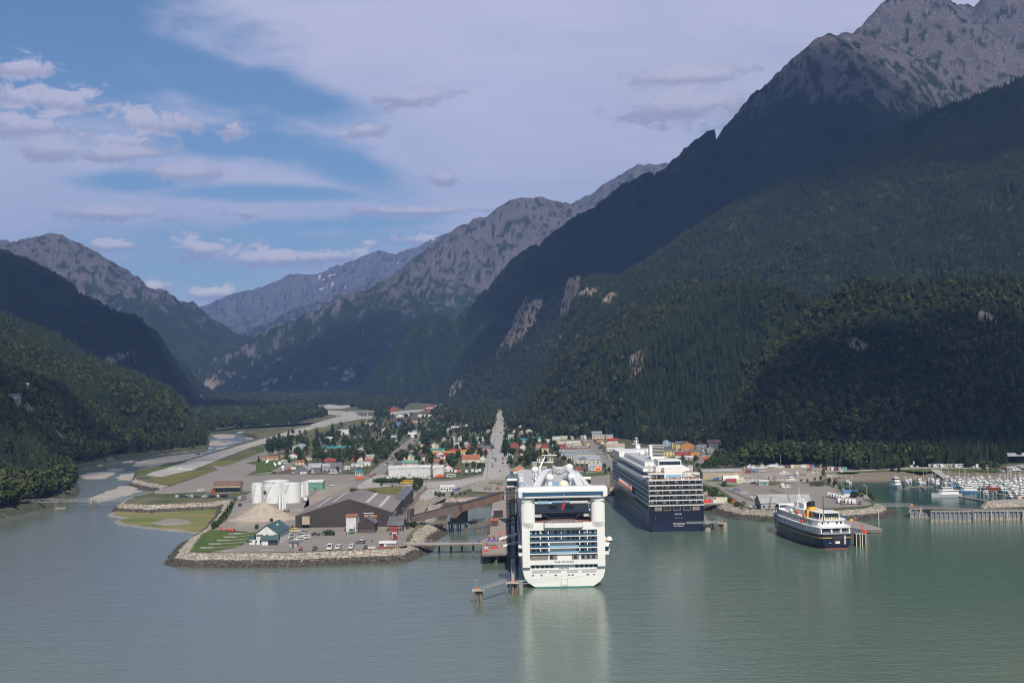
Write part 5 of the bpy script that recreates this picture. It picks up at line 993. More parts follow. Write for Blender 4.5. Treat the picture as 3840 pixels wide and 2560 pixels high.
for s_, (i0, i1, w) in enumerate(((0, 1, 'roof_slope'), (1, 2, 'roof_slope'))):
    q = MB(); P4 = [f_[i0], f_[i1], b_[i1], b_[i0]]; P5 = [p + up_ for p in P4]; q.add(P4 + P5, [(4, 5, 6, 7), (3, 2, 1, 0), (0, 1, 5, 4), (1, 2, 6, 5), (2, 3, 7, 6), (3, 0, 4, 7)], 'roof weathered'); rf = q.obj('roof', T)
    if w and s_ == 1: rf['label'] = 'sunlit roof slope'
    for u0 in (.36, .66):
        q = MB()
        for j in range(15):
            v = .04 + j * .062
            def pt(u, v): return (P5[0].lerp(P5[1], u)).lerp(P5[3].lerp(P5[2], u), v) + Vector((0, 0, .55))
            q.add([pt(u0, v), pt(u0 + .07, v), pt(u0 + .07, v + .032), pt(u0, v + .032)], [(0, 1, 2, 3)], 'skylight')
        q.obj('skylight_strip', rf)
def wbox(n_, k, x0, x1, y0, y1, m, out=.3, D=None):
    a, b = AT(k, x0, y1, D or 797), AT(k, x1, y0, D or 797); q = MB(); q.box(a.x - o_.x, b.x - o_.x, a.y - o_.y - out, a.y - o_.y + .3, max(0, a.z - o_.z), b.z - o_.z, m); return q.obj(n_, T)
wbox('loading_door', 'H', 1145, 1365, 900, 1090, 'paint tan'); wbox('door_hood', 'H', 1130, 1370, 875, 892, 'trim', 1); wbox('loading_door', 'Z1', 1140, 1200, 502, 570, 'paint tan', .4)
q = MB(); q.add([f_[2] + Vector((.15, 1, -3.6)), b_[2] + Vector((.15, -25, -3.6)), b_[2] + Vector((.15, -25, -1.2)), f_[2] + Vector((.15, 1, -1.2))], [(0, 1, 2, 3)], 'skylight'); q.obj('side_window_strip', T)
BL.append((WL.x + 60, 840, 75))
E1, E2, E3, E4 = AT('H', 1840, 530, 876), AT('H', 2050, 592, 872), AT('H', 2292, 290, 972), AT('H', 2112, 235, 976)
T = thing('long_shed', 'long narrow brown shed with slate grey roof behind the big brown warehouse', 'shed', (E2.x, E2.y, GZ)); o2 = Vector((E2.x, E2.y, GZ)); P4 = [p - o2 for p in (E1, E2, E3, E4)]; zr = P4[1].z
for p in P4: p.z = zr
P4[0].z += 1.6; P4[3].z += 1.6
q = MB(); 
for i in range(4): a, b = P4[i], P4[(i + 1) % 4]; q.add([dn(a), dn(b), b, a], [(0, 1, 2, 3)], 'paint dark brown')
q.obj('wall', T); q = MB(); P5 = [p + Vector((0, 0, .3)) for p in P4]; q.add(P4 + P5, [(4, 5, 6, 7), (0, 1, 5, 4), (1, 2, 6, 5), (2, 3, 7, 6), (3, 0, 4, 7)], 'roof dark grey'); q.obj('roof', T); BL.append((E2.x + 5, 920, 30)); BL.append((E2.x + 15, 955, 20))
def B(*a, **k): return bldg(*a, **k)
ox, oy, oz = 0, 0, 0
B('Z1', 1492, 1572, 627, 8.5, 16, 'x', 1.0, 'silver', 'rust', 'tall metal shed with orange rusty roof and a green truck at its door', 'shed', 'shed', win=0, door=False)
T, w = B('Z1', 1587, 1722, 636, 5.2, 15, 'y', 3.4, 'dark brown', 'dark grey', 'dark brown gabled shed beside the orange roofed metal shed', 'shed', 'shed', win=0, door=False)
B('Z1', 1640, 1735, 590, 6.0, 10, 'x', 2.0, 'rust', 'rust', 'rusty red roofed shed tucked behind the dark gabled shed', 'shed', 'shed', win=0, door=False); B('Z1', 1757, 1885, 577, 6.5, 12, 'x', 1.6, 'dark brown', 'dark grey', 'dark brown low roofed shed at the corner of the big warehouse', 'shed', 'shed', win=2, door=False)
B('Z1', 1840, 1960, 590, 4.5, 8, 'x', 1.5, 'dark brown', 'dark grey', 'middle dark shed between the low one and the brown office', 'shed', 'shed', win=0, door=False); B('Z1', 1826, 1945, 622, 3.3, 10, 'x', 2.4, 'dark brown', 'dark grey', 'small dark brown office with two white framed windows', 'office', 'office', win=3, door=True)
B('Z1', 1207, 1312, 580, 6.0, 5, 'f', 0, 'dark brown', 'grey', 'brown lean-to against the front wall of the big warehouse', 'lean-to', 'lean_to', win=0)
T, w = B('Z1', 1508, 1562, 622, 5.6, .6, 'f', 0, 'tan', 'white', 'tan rolling door frame of the orange roofed shed', 'gate', 'rolling_gate', win=0, door=False)
a, b = G('C', 355, 480), G('C', 832, 480); wd = b[0] - a[0]
T = thing('office_building', 'white two storey building with dark green roof beside the helicopter lawn', 'building', ((a[0] + b[0]) / 2, a[1], GZ), R(-4)); ANCH.append((T, 'the green roofed helicopter office')); X = wd / 2
q = MB(); q.gwall(-X, X, 0, 26, 0, 6.2, 4.2, 'paint white', 'y'); q.box(-X - 4.2, -X, 1, 9, 0, 3, 'paint white'); q.obj('wall', T)
q = MB(); q.gable(-X, X, 0, 26, 6.2, 4.2, 'roof green dark' if 'roof green dark' in MATS else M('roof green dark', (.035, .085, .085), .5, var=.1, scale=.2), 'y', .7, .25); q.obj('roof', T)
q = MB(); q.gable(-X - 4.5, -X + .3, 1, 9, 3, 1.4, 'roof green dark', 'x', .3, .2); q.obj('side_roof', T); q = MB(); q.gable(-2.5, X + .6, -3.2, 0, 3.1, 1.8, 'roof green dark', 'x', .4, .2); q.box(-2.3, 1.2, -3, -.2, 0, 3, 'paint white'); q.obj('porch_roof', T); q = MB(); q.box(1.3, X, -2.6, -.3, 0, 2.9, 'window glass'); q.obj('open_bay', T)
for x in (-6.4, -5.2, -4.0, -2.8, 0, 4.4, 5.6, 6.8):
    q = MB(); q.box(x - .5, x + .5, -.07, .05, 4.2, 5.4, 'window glass'); q.obj('window', T)
for x in (-11, -10, -9, -6.0, -3.6, -2.8): q = MB(); q.box(x - .42, x + .42, -.09 + (1 if x < -8 else 0), .05 + (1 if x < -8 else 0), 1.1, 2.3, 'window glass'); q.obj('window', T)
for z_ in (16,): q = MB(); q.ball((X * .45, 12, 9.2), .6, 'ship white', 10, 5, -.2); q.obj('roof_dish', T)
BL.append(((a[0] + b[0]) / 2, a[1] + 12, 18))
B('C', 1078, 1250, 548, 2.6, 5, 'x', .8, 'grey', 'dark grey', 'small grey hut inside the fence beside the helicopter office', 'hut', 'hut', win=0)
def fence(k, pts, h, label, m='fence mesh', z=None):
    M('fence mesh', (.25, .26, .27), .5); P_ = [Vector((*G(k, x, y, z if z is not None else GZ), 0)) for x, y in pts]; o0 = P_[0]; T = thing('fence', label, 'fence', (o0.x, o0.y, (zf(o0.y) if z is None else z)))
    q = MB(); p2 = MB()
    for a, b in zip(P_[:-1], P_[1:]):
        a, b = a - o0, b - o0; n = max(1, int((b - a).length / 3.5))
        for zz in np.linspace(.3, h, 6): q.bar(a + Vector((0, 0, zz)), b + Vector((0, 0, zz)), .035, m, 4)
        for i in range(n + 1): c = a.lerp(b, i / n); q.bar(c, c + Vector((0, 0, h + .2)), .07, m, 4)
        for i in range(n * 3): c = a.lerp(b, i / n / 3); p2.bar(c + Vector((0, 0, .1)), c + Vector((0, 0, h)), .025, m, 4, caps=False)
    q.obj('fence_frame', T); p2.obj('fence_panel', T); return T
fence('C', [(1075, 640), (1385, 400)], 2.2, 'chain link fence at the edge of the helicopter yard'); fence('D', [(350, 238), (735, 232)], 2, 'low wire fence in front of the dark gabled shed'); fence('Z1', [(880, 548), (1045, 465)], 2.2, 'wire fence with bushes along the gravel heap'); fence('Z3', [(880, 792), (995, 715)], 2.2, 'long wire fence at the corner of the apron'); fence('Z1', [(1200, 350), (1310, 262)], 2.2, 'wire fence beside the green building')
a, b = G('D', 940, 550), G('D', 1200, 545); T = thing('kiosk', 'red wooden kiosk with white roof and a blue lettered banner', 'kiosk', (a[0], a[1], GZ), R(-3)); w = b[0] - a[0]; ANCH.append((T, 'the red kiosk'))
q = MB(); q.gwall(-2.2, w, 0, 3.4, 0, 2.5, .9, 'paint red', 'x'); q.obj('wall', T); q = MB(); q.gable(-2.3, w, 0, 3.4, 2.5, .9, 'roof silver', 'x', .4, .15); q.obj('roof', T)
q = MB(); q.box(0, w, -.12, -.02, .7, 2.5, 'trim'); bn = q.obj('banner', T); q = MB(); q.lathe([(.01, 0), (.6, 0)], 'navy', (0, 0, 0), 16); 
q = MB(); q.box(w * .22, w * .96, -.15, -.12, 1.68, 2.3, 'navy knuckle'); q.box(w * .22, w * .96, -.15, -.12, .86, 1.46, 'navy knuckle'); q.obj('lettering_panel', bn)
for s_, z_ in (('WELCOME TO', 1.78), ('SKAGWAY ALASKA', .96)): text(s_, .55, 'trim', 'lettering', bn, (w * .59, -.17, z_), (math.pi / 2, 0, 0))
q = MB()
for x in (-1.6, -.7): q.box(x - .3, x + .3, -.05, .03, 1.2, 2.1, 'window glass'); q.obj('window', T)
B('D', 1135, 1215, 430, 3, 4, 'y', .7, 'red', 'red', 'red shed with an arched roof just behind the kiosk', 'shed', 'shed', win=0); B('D', 1088, 1232, 265, 3.4, 5, 'x', .8, 'red', 'red', 'red shelter behind the white tour bus', 'shelter', 'shelter', win=0)
q_ = G('D', 582, 575); T = thing('sign_board', 'low white board with red lettering at the edge of the rocks', 'sign', (q_[0], q_[1], GZ)); q = MB(); q.box(0, 3.9, -.05, .05, .2, 1.3, 'trim'); q.obj('board', T); text('NO PARKING', .5, 'red', 'lettering', T, (2, -.08, .6), (math.pi / 2, 0, 0))
T, w = B('Z1', 428, 632, 317, 6.2, 11, 'x', 3.0, 'tan', 'rust', 'low brown roofed airport terminal with a row of tall windows', 'terminal', 'airport_terminal', win=0, door=False, anchor='the airport terminal'); M('roof umber', (.15, .095, .07), .8, var=.15, scale=.2); 
for c in T.children:
    if c.name.startswith('roof'): c.data.materials[0] = MATS['roof umber']
for i in range(9): q = MB(); x = -w / 2 + w * (i + .5) / 9; q.box(x - 1.6, x + 1.6, -.1, .05, .6, 4.2, 'window glass'); q.obj('window', T)
B('Z1', 408, 440, 318, 2.6, 8, 'f', 0, 'red', 'rust', 'small brick red annexe of the terminal', 'annexe', 'annexe', win=0, door=False)
B('Z1', 1187, 1300, 292, 6.2, 12, 'x', 1.6, 'green', 'white', 'green metal building with white roof beside the tanks', 'building', 'green_building', win=0, anchor='the green metal building')
B('Z1', 1833, 2162, 185, 7.5, 20, 'x', 2.2, 'silver', 'white', 'long white metal building with a white roof by the tank yard road', 'warehouse', 'metal_building', win=0, anchor='the long white metal building'); B('Z1', 2188, 2272, 188, 8, 20, 'x', 2.2, 'silver', 'white', 'shorter white metal building at the end of the long white one', 'warehouse', 'metal_building', win=0)
B('I', 840, 1095, 300, 3.2, 8, 'x', 1.3, 'white', 'white', 'long white cabin with white roof above the rocky cove', 'cabin', 'cabin', win=5, anchor='the white cabin')
def pier(name, k, pts, z, label, th=.7, m='timber', cat='pier', piles=(), anchor=None, rail=False, pm='pile'):
    w = [G(k, x, y, z) for x, y in pts]; c0 = w[0]; T = thing(name, label, cat, (c0[0], c0[1], 0), anchor=anchor); q = MB(); q.prism([(a - c0[0], b - c0[1]) for a, b in w], z - th, z, 'timber', mt=m); q.obj('deck', T)
    for p in piles:
        kx, x, y = p[:3]; lean = p[3] if len(p) > 3 else 0; r = p[4] if len(p) > 4 else .45
        g = G(kx, x, y, 0); q = MB(); q.bar((g[0] - c0[0], g[1] - c0[1], -2), (g[0] - c0[0] + lean, g[1] - c0[1] + .5, z - .3), r, pm, 7); q.obj('pile', T)
    if rail:
        q = MB(); ww = [Vector((a - c0[0], b - c0[1], z)) for a, b in w]
        for a, b in ((ww[0], ww[1]), (ww[-1], ww[-2])):
            for h in (.6, 1.1): q.bar(a + Vector((0, 0, h)), b + Vector((0, 0, h)), .06, 'steel', 4)
            n = int((b - a).length / 3)
            for i in range(n + 1): c = a.lerp(b, i / n); q.bar(c, c + Vector((0, 0, 1.1)), .05, 'steel', 4)
        q.obj('railing', T)
    return T, c0
M('pier deck', (.30, .25, .21), .85, col2=(.25, .205, .17), scale=.2)
pier('ore_pier', 'Z4', [(125, 1040), (388, 1030), (396, 700), (372, 440), (236, 470), (205, 700), (200, 862), (130, 897)], 5, 'long timber pier lying along the big white ship', 1.0, 'pier deck', anchor='the ore pier', piles=[('Z4', 128, 1130, 0), ('Z4', 268, 1128, 0), ('Z4', 218, 1130, 4.5), ('Z4', 380, 1120, 0), ('Z4', 195, 900), ('Z4', 198, 860), ('Z4', 205, 800), ('Z4', 215, 720), ('Z4', 222, 690)] )
pier('footbridge', 'I', [(190, 1282), (1615, 1266), (1615, 1238), (190, 1252)], 5, 'narrow concrete footbridge crossing the cove to the ore pier', .8, 'concrete', 'footbridge', [('I', x, 1430, 0, .55) for x in (820, 1035, 1235, 1445)] + [('I', 625, 1400, 0, .5), ('I', 400, 1330, 0, .4)], 'the concrete footbridge', True)
pier('trestle', 'I', [(430, 885), (1760, 862), (1760, 838), (430, 862)], 5, 'dark timber trestle with many legs behind the footbridge', .9, 'timber', 'trestle', [('I', x, y, l, .38) for x, y, l in ((655, 960, 0), (790, 1000, 0), (860, 1005, 0), (940, 1030, 0), (1003, 1040, 0), (1412, 1030, 0), (1475, 1030, 0), (1515, 1035, -2.5), (1540, 1030, 0), (1565, 1030, 5), (1612, 1030, 0), (1672, 1035, 0), (1735, 1040, 0))], 'the timber trestle', True)
cA, cB, cC, cD = AT('I', 345, 810, 808), AT('I', 1195, 600, 800), AT('I', 1215, 585, 800), AT('I', 1965, 385, 824)
def gallery(a, b, w, h, m, name, label):
    T = thing(name, label, 'conveyor', (a.x, a.y, 0)); o = Vector((a.x, a.y, 0)); a, b = a - o, b - o; d = (b - a).normalized(); n = Vector((-d.y, d.x, 0)).normalized() * w / 2; u = Vector((0, 0, h / 2)); q = MB()
    q.add([a - n - u, a + n - u, a + n + u, a - n + u, b - n - u, b + n - u, b + n + u, b - n + u], [(0, 1, 5, 4), (1, 2, 6, 5), (2, 3, 7, 6), (3, 0, 4, 7), (3, 2, 1, 0), (4, 5, 6, 7)], m); q.obj('gallery_wall', T)
    q = MB(); u2 = u + Vector((0, 0, .35)); q.add([a - n * 1.1 + u, a + n * 1.1 + u, b + n * 1.1 + u, b - n * 1.1 + u, a - n * 1.1 + u2, a + n * 1.1 + u2, b + n * 1.1 + u2, b - n * 1.1 + u2], [(4, 5, 6, 7), (0, 1, 5, 4), (1, 2, 6, 5), (2, 3, 7, 6), (3, 0, 4, 7)], 'dark steel'); q.obj('gallery_roof', T); return T
M('gallery brown', (.135, .10, .092), .7, var=.12, scale=.2, stretch=(3, 3, .3)); M('gallery rust', (.17, .105, .080), .75, var=.15, scale=.2)
gallery(cA, cB, 4, 4.4, 'gallery brown', 'conveyor_gallery', 'dark enclosed conveyor climbing from the shore to the transfer tower'); gallery(cC + Vector((0, 0, -.5)), cD, 4, 4.4, 'gallery rust', 'conveyor_gallery', 'rusty brown enclosed conveyor from the transfer tower to the ship loader')
a, b = G('I', 1025, 1050, 0), G('I', 1340, 1050, 0); T = thing('transfer_tower', 'boxy grey brown tower on stilts where the two conveyors meet', 'tower', (a[0], a[1], 0), anchor='the transfer tower'); w = b[0] - a[0]
q = MB(); q.box(0, w, 0, 8, 5.4, 14.2, 'gallery brown'); q.obj('wall', T); q = MB(); q.box(-.2, w + .2, -.2, 8.2, 14.2, 14.6, 'dark steel'); q.obj('roof', T); q = MB(); q.box(-.3, w + .3, -.3, 8.3, 4.5, 5.4, 'pile pale'); q.obj('platform', T)
for x, l in ((-.2, .8), (1, -.3), (2.1, -.8), (4, 0), (5, 0), (6, 0), (w - 2.2, .8), (w - 1, .3), (w + .5, -.8)): q = MB(); q.bar((x, 1, -2), (x + l, 2, 4.6), .33, 'pile', 6); q.obj('leg', T)
B('I', 228, 345, 850, 7.5, 6, 'f', 0, 'dark brown', 'dark grey', 'dark blocky shed where the conveyor leaves the ground', 'shed', 'shed', win=0, door=False)
for (x0, x1, yb, yt, D, lab) in ((368, 402, 690, 405, 812, 'tall dark lattice tower of the ship loader'), (405, 440, 690, 400, 800, 'dark lattice tower of the ship loader, nearest the white hull')):
    a, b = AT('Z4', x0, yb, D), AT('Z4', x1, yt, D); T = thing('loader_tower', lab, 'tower', (a.x, a.y, 5)); w = b.x - a.x; h = b.z - 5; q = MB()
    for x in (0, w):
        for y in (0, 3.5): q.bar((x, y, 0), (x, y, h), .28, 'dark steel', 4)
    q.obj('frame', T); q = MB(); n = 9
    for i in range(n):
        z0, z1 = h * i / n, h * (i + 1) / n
        for y in (0, 3.5): q.bar((0, y, z0), (w, y, z1), .15, 'dark steel', 4); q.bar((w, y, z0), (0, y, z1), .15, 'dark steel', 4); q.bar((0, y, z1), (w, y, z1), .18, 'dark steel', 4)
        for x in (0, w): q.bar((x, 0, z0), (x, 3.5, z1), .15, 'dark steel', 4)
    q.obj('bracing', T); q = MB(); q.box(-.8, w + .8, -.8, 4.3, h, h + .5, 'dark steel'); q.path([(-.8, -.8, h + 1.4), (w + .8, -.8, h + 1.4)], .08, 'dark steel', 4); q.obj('head_platform', T)
for i, (x, y, hh) in enumerate(((420, 1090, 8), (432, 1180, 7), (428, 980, 9), (425, 880, 9), (430, 780, 9))):
    g = G('Z4', x, y, 0); T = thing('fender_dolphin', ['dark fender dolphin beside the hull, nearest the stern', 'dark fender dolphin beside the hull, low one before the stern corner', 'dark fender dolphin beside the hull, middle of the row', 'dark fender dolphin beside the hull, second from the loader', 'dark fender dolphin beside the hull, next to the loader'][i], 'dolphin', (g[0], g[1], 0), 0, 'dark fender dolphins between pier and hull')
    for dx, dy in ((-1.6, -1), (1.6, -1), (-1.6, 2), (1.6, 2)): q = MB(); q.bar((dx * 1.2, dy, -2), (dx, dy, hh - 1.5), .4, 'dark steel', 6); q.obj('leg', T)
    q = MB(); q.box(-2.2, 2.2, -2, 3, hh - 1.5, hh - .9, 'dark steel'); q.obj('platform', T); q = MB(); q.box(1.9, 2.6, -1.6, 2.6, .8, hh + .4, 'black'); q.obj('fender', T)
def dolphin(k, x, y, z, label, pil, pw=2.2, can=None, m='pile', lamp=True):
    g = G(k, x, y, 0); T = thing('mooring_dolphin', label, 'dolphin', (g[0], g[1], 0), 0, None); 
    for dx, dy, l in pil: q = MB(); q.bar((dx + l, dy, -2), (dx, dy, z - .3), .5, m, 8); q.obj('leg', T)
    q = MB(); q.box(-pw, pw, -1.6, 1.8, z - .4, z + .1, 'pile pale'); q.obj('platform', T)
    if can: q = MB(); q.bar((can[0], 0, -2), (can[0], 0, z + can[2]), can[1], 'sheet foot', 14); q.obj('sheet_pile_can', T)
    if lamp: q = MB(); q.bar((-1, 0, z), (-1, 0, z + 3.6), .06, 'steel', 4); q.ball((-1, 0, z + 3.7), .16, 'light cap', 6, 4); q.obj('lamp_post', T)
    q = MB(); q.box(-.4, .4, -.4, .4, z + .1, z + 1.1, 'paint bright orange'); q.obj('bollard', T); return T, g
T, ga = dolphin('F', 145, 605, 5.3, 'lone mooring dolphin standing farthest out in front of the ore pier', [(-.6, 0, -1.9), (.9, 0, .2), (1.3, .8, .2), (.2, .5, -.3)], 2.4); T, gb = dolphin('F', 700, 470, 5.1, 'mooring dolphin beside the stern of the white ship, with a rounded steel can', [(-1.2, 0, -1.8), (.2, 0, 0), (1.4, .6, .3), (.6, .8, .5)], 2.9, (3.6, 1.0, .8))
def truss(a, b, z, w, h, label, name='catwalk', cat='catwalk', n=14, m='steel', za=None):
    a, b = Vector((a[0], a[1], z)), Vector((b[0], b[1], z if za is None else za)); o = a.copy(); T = thing(name, label, cat, o); b = b - o; d = b.normalized(); nn = Vector((-d.y, d.x, 0)) * w / 2; q = MB(); q.add([-nn, nn, b + nn, b - nn, -nn - Vector((0, 0, .15)), nn - Vector((0, 0, .15)), b + nn - Vector((0, 0, .15)), b - nn - Vector((0, 0, .15))], [(0, 1, 2, 3), (7, 6, 5, 4), (0, 4, 5, 1), (1, 5, 6, 2), (2, 6, 7, 3), (3, 7, 4, 0)], 'pile pale'); q.obj('walkway', T)
    for s in (-1, 1):
        q = MB(); q.bar(nn * s + Vector((0, 0, h)), b + nn * s + Vector((0, 0, h)), .09, m, 4); q.bar(nn * s, b + nn * s, .1, m, 4)
        for i in range(n): p0, p1 = b * (i / n) + nn * s, b * ((i + 1) / n) + nn * s; u = Vector((0, 0, h)); q.bar(p0, p1 + u if i % 2 else p0 + u, .06, m, 4); q.bar(p0 + (u if i % 2 else u * 0), p1 + (u * 0 if i % 2 else u), .06, m, 4)
        q.obj('truss_side', T)
    return T
truss((ga[0] + 1.5, ga[1]), (gb[0] - 2.5, gb[1]), 5.4, 1.3, 1.1, 'light catwalk between the two mooring dolphins'); truss((gb[0] + .5, gb[1] + 2), G('Z4', 425, 1120, 5), 5.3, 1.3, 1.1, 'steel catwalk from the dolphin back along the hull')
T, gc = dolphin('Z6', 190, 1225, 5, 'mooring dolphin of rusty piles beside the stern of the dark blue ship', [(1.6, 0, 1.4), (.6, .6, .4)], 2.2, (-1.2, 2.0, -.4), 'pile', False); T, gd = dolphin('Z6', 338, 1230, 5, 'second rusty mooring dolphin, farther from the dark blue ship', [(-1.4, 0, -1.6), (-.4, .6, -.3), (1.2, .6, .3)], 2.6, (1.6, 1.6, -.2), 'pile', False)
truss((gc[0] - 14, gc[1] - 4), (gd[0] - 1, gd[1]), 5.2, 1.2, .9, 'white catwalk reaching past the stern of the dark blue ship'); truss((gc[0] - 1, gc[1] + 1), G('Z6', 105, 1035, 5), 5.1, 1.6, 1.1, 'steel gangway from the dolphin up along the dark blue hull')
for i, (x0, y0, x1, y1) in enumerate(((755, 245, 1400, 150), (755, 300, 1680, 150), (755, 262, 1640, 145), (740, 310, 2060, 135))):
    a = AT('F', x0, y0, gb[1] - .5); b = AT('F', x1, y1, 577.6); q = MB(); n = 10; q.path([a.lerp(b, t) - Vector((0, 0, .5 * math.sin(math.pi * t))) for t in np.linspace(0, 1, n)], .08, 'ship grey', 4); tag(q.obj('mooring_line'), ['mooring line from the dolphin to the middle of the stern, upper one', 'mooring line from the dolphin slanting low under the stern windows', 'mooring line from the dolphin to the centre ports of the stern', 'longest mooring line, from the dolphin to the far side of the stern'][i], 'rope', 'mooring lines of the white ship')
pier('access_pier', 'Z6', [(85, 908), (490, 900), (490, 878), (85, 885)], 5, 'low access pier carrying containers behind the dark blue ship', .8, 'concrete', 'pier', [('Z6', 240, 985, 0, .6), ('Z6', 110, 960)], 'the container pier')
def cont(k, x, y, l, col, label, yaw=0, h=2.6, z=GZ, w=2.4, name='container', cat='container', auto=True, group='shipping containers', rel_=None):
    g = G(k, x, y, z); T = thing(name, label, cat, (g[0], g[1], z), yaw, group, auto=auto, rel=rel_); q = MB(); q.box(-l / 2, l / 2, 0, w, .1, h, 'paint ' + col); q.obj('box', T); q = MB()
    for i in range(int(l / 1.0)): x_ = -l / 2 + .5 + i; q.box(x_ - .12, x_ + .12, -.07, .02, .3, h - .2, 'paint ' + col)
    q.box(-l / 2 - .04, l / 2 + .04, -.09, .03, h - .2, h + .03, 'paint ' + col); q.box(-l / 2 - .04, l / 2 + .04, -.09, .03, .05, .25, 'paint ' + col); q.obj('ribs', T); return T
cont('Z6', 155, 893, 6.5, 'bright red', 'bright red container on the pier behind the dark blue ship', z=5, auto=False, h=2); cont('Z6', 253, 891, 2.6, 'white', 'small white container on the pier behind the dark blue ship', z=5, auto=False, h=1.8); cont('Z6', 333, 889, 8, 'cream', 'pale cream box container on the pier by the rocks', z=5, auto=False, h=3.6); cont('Z6', 467, 888, 2.6, 'bright red', 'short red container at the shore end of the pier', z=5, auto=False, h=1.6)
pier('ferry_float', 'Z7', [(-140, 1085), (120, 1035), (240, 1050), (400, 1095), (570, 1148), (560, 1158), (100, 1170), (-100, 1180)], 1.8, 'broad low float with wooden deck beside the ferry', 1.6, 'pier deck', 'float', anchor='the ferry float')
truss(G('Z6', 1698, 1055, 5), G('Z6', 1800, 1120, 5), 5.4, 2.2, 1.6, 'blue steel ramp behind the ferry funnel', 'ramp', 'ramp', m=M('ramp blue', (.05, .13, .36), .5)); truss(G('Z6', 1825, 1205, 2.5), G('Z6', 1990, 1245, 2.5), 2.6, 1.8, 1.2, 'blue steel gangway from the float to the striped piles', 'ramp', 'ramp', m='ramp blue')
g = G('Z7', 300, 1368, 0); T = thing('pile_cluster', 'square cluster of black piles with pale stripes beside the ferry stern', 'piles', (g[0], g[1], 0)); q = MB(); q.box(-2.7, 2.7, 0, 4, -2, 6.2, 'black'); q.obj('fender_wall', T)
for x in (-2.5, -.5, .7, 2.5): q = MB(); q.box(x - .15, x + .15, -.35, 0, -1, 6.4, 'cream'); q.obj('rubbing_strip', T)
for x, l in ((3.2, 1.4), (2.9, .7)): q = MB(); q.bar((x + l, 1, -2), (x, 2, 6), .35, 'pile', 6); q.obj('leg', T)
q = MB(); q.box(-2.8, 2.8, -.3, 4.2, 6.2, 6.6, 'steel'); q.obj('platform', T); q = MB(); q.bar((1, 1, 6.6), (1, 1, 11), .25, 'paint bright red', 5); q.box(2, 3.2, .5, 1.5, 6.6, 8.2, 'paint bright red'); q.obj('navigation_light', T)
for x, y, c_, l_ in ((175, 1050, 'bright yellow', 'yellow box on the ferry float'), (222, 1035, 'rust', 'rusty bollard block on the ferry float')): g = G('Z7', x, y, 1.8); q = MB(); q.box(-.9, .9, -.7, .7, 0, 1.2, 'paint ' + c_); q.box(-.7, .7, -.5, .5, 1.2, 1.4, 'steel'); o = q.obj('deck_box'); o.location = (g[0], g[1], 1.8); tag(o, l_, 'box')
g = G('Z7', 524, 1100, 0); q = MB(); q.bar((0, 0, -2), (0, 0, 9), .18, 'ship white', 6); q.ball((0, 0, 9.1), .25, 'light cap', 6, 4); o = q.obj('light_pole'); o.location = (g[0], g[1], 0); tag(o, 'thin white pole standing at the tip of the ferry float', 'pole')
def sheetwall(k, x0, x1, yb, yt, label, foot=.28, seg=1.25, batter=True):
    a, b = G(k, x0, yb, 0), G(k, x1, yb, 0); D = a[1]; h = (yb - yt) / ZM[k][2] * D / F; T = thing('sheet_pile_wall', label, 'sea wall', (a[0], a[1], 0)); L_ = b[0] - a[0]; dy = b[1] - a[1]; n = int(L_ / seg / 2)
    for m, z0, z1 in (('sheet foot', -2, h * foot), ('sheet steel', h * foot, h)):
        q = MB(); pts = []
        for i in range(n):
            u = L_ * i / n; s = L_ / n
            for du, o in ((0, 0), (.35, 0), (.5, .7), (.85, .7)): pts.append((u + du * s, o + dy * (u + du * s) / L_))
        pts.append((L_, dy)); 
        for p0, p1 in zip(pts[:-1], pts[1:]): q.add([(p0[0], p0[1], z0), (p1[0], p1[1], z0), (p1[0], p1[1], z1), (p0[0], p0[1], z1)], [(0, 1, 2, 3)], m)
        q.obj('wet_foot' if z0 < 0 else 'sheet_panel', T)
    q = MB(); q.prism([(0, -.3), (L_, dy - .3), (L_, dy + 1.4), (0, 1.4)], h, h + .45, 'pile pale'); q.obj('cap', T); return T
sheetwall('Z7', 1178, 1700, 1066, 938, 'front panel of grey sheet piling standing before the long sea wall'); sheetwall('Z7', 918, 1176, 1010, 905, 'short dark stretch of sheet piling at the gangway end', .2); sheetwall('Z7', 1712, 3000, 1045, 930, 'long stretch of grey sheet piling running out of view', .35)
pier('sea_wall_walk', 'Z7', [(890, 880), (1600, 915), (3000, 925), (3000, 905), (1600, 893), (930, 862)], 6, 'long dark walkway along the top of the sheet piling', .8, 'timber', 'walkway', rail=True, anchor='the sea wall walkway')
for i, (x, y, l) in enumerate(((885, 1003, 2.2), (1018, 1012, 2.2), (1730, 1045, 1.0), (1930, 1048, 1.0), (2145, 1050, .3), (2345, 1050, .3))):
    g = G('Z7', x, y, 0); q = MB(); q.bar((0, -.6, -2), (l, 1, 6), .36, 'pile pale', 7); o = q.obj('raking_pile'); o.location = (g[0], g[1], 0); tag(o, ['pale raking pile nearest the gangway end of the sea wall', 'pale raking pile just before the front panel', 'pale raking pile just past the front panel', 'second pale raking pile past the front panel', 'third pale raking pile past the front panel', 'last pale raking pile at the edge of view'][i], 'pile', 'raking piles of the sea wall')
truss(G('Z7', 478, 868, 5), G('Z7', 925, 870, 5), 5.4, 2, 1.6, 'grey truss gangway from the rocky point to the sea wall', 'gangway', 'gangway', 20); q_ = G('Z7', 938, 866, 6); q = MB(); q.box(-.8, .8, 0, 1.2, 0, 1.5, 'paint orange'); q.box(-.6, .6, .1, 1.1, 1.5, 1.7, 'steel'); o = q.obj('utility_box'); o.location = (q_[0], q_[1], 6); tag(o, 'orange box at the head of the sea wall walkway', 'box')
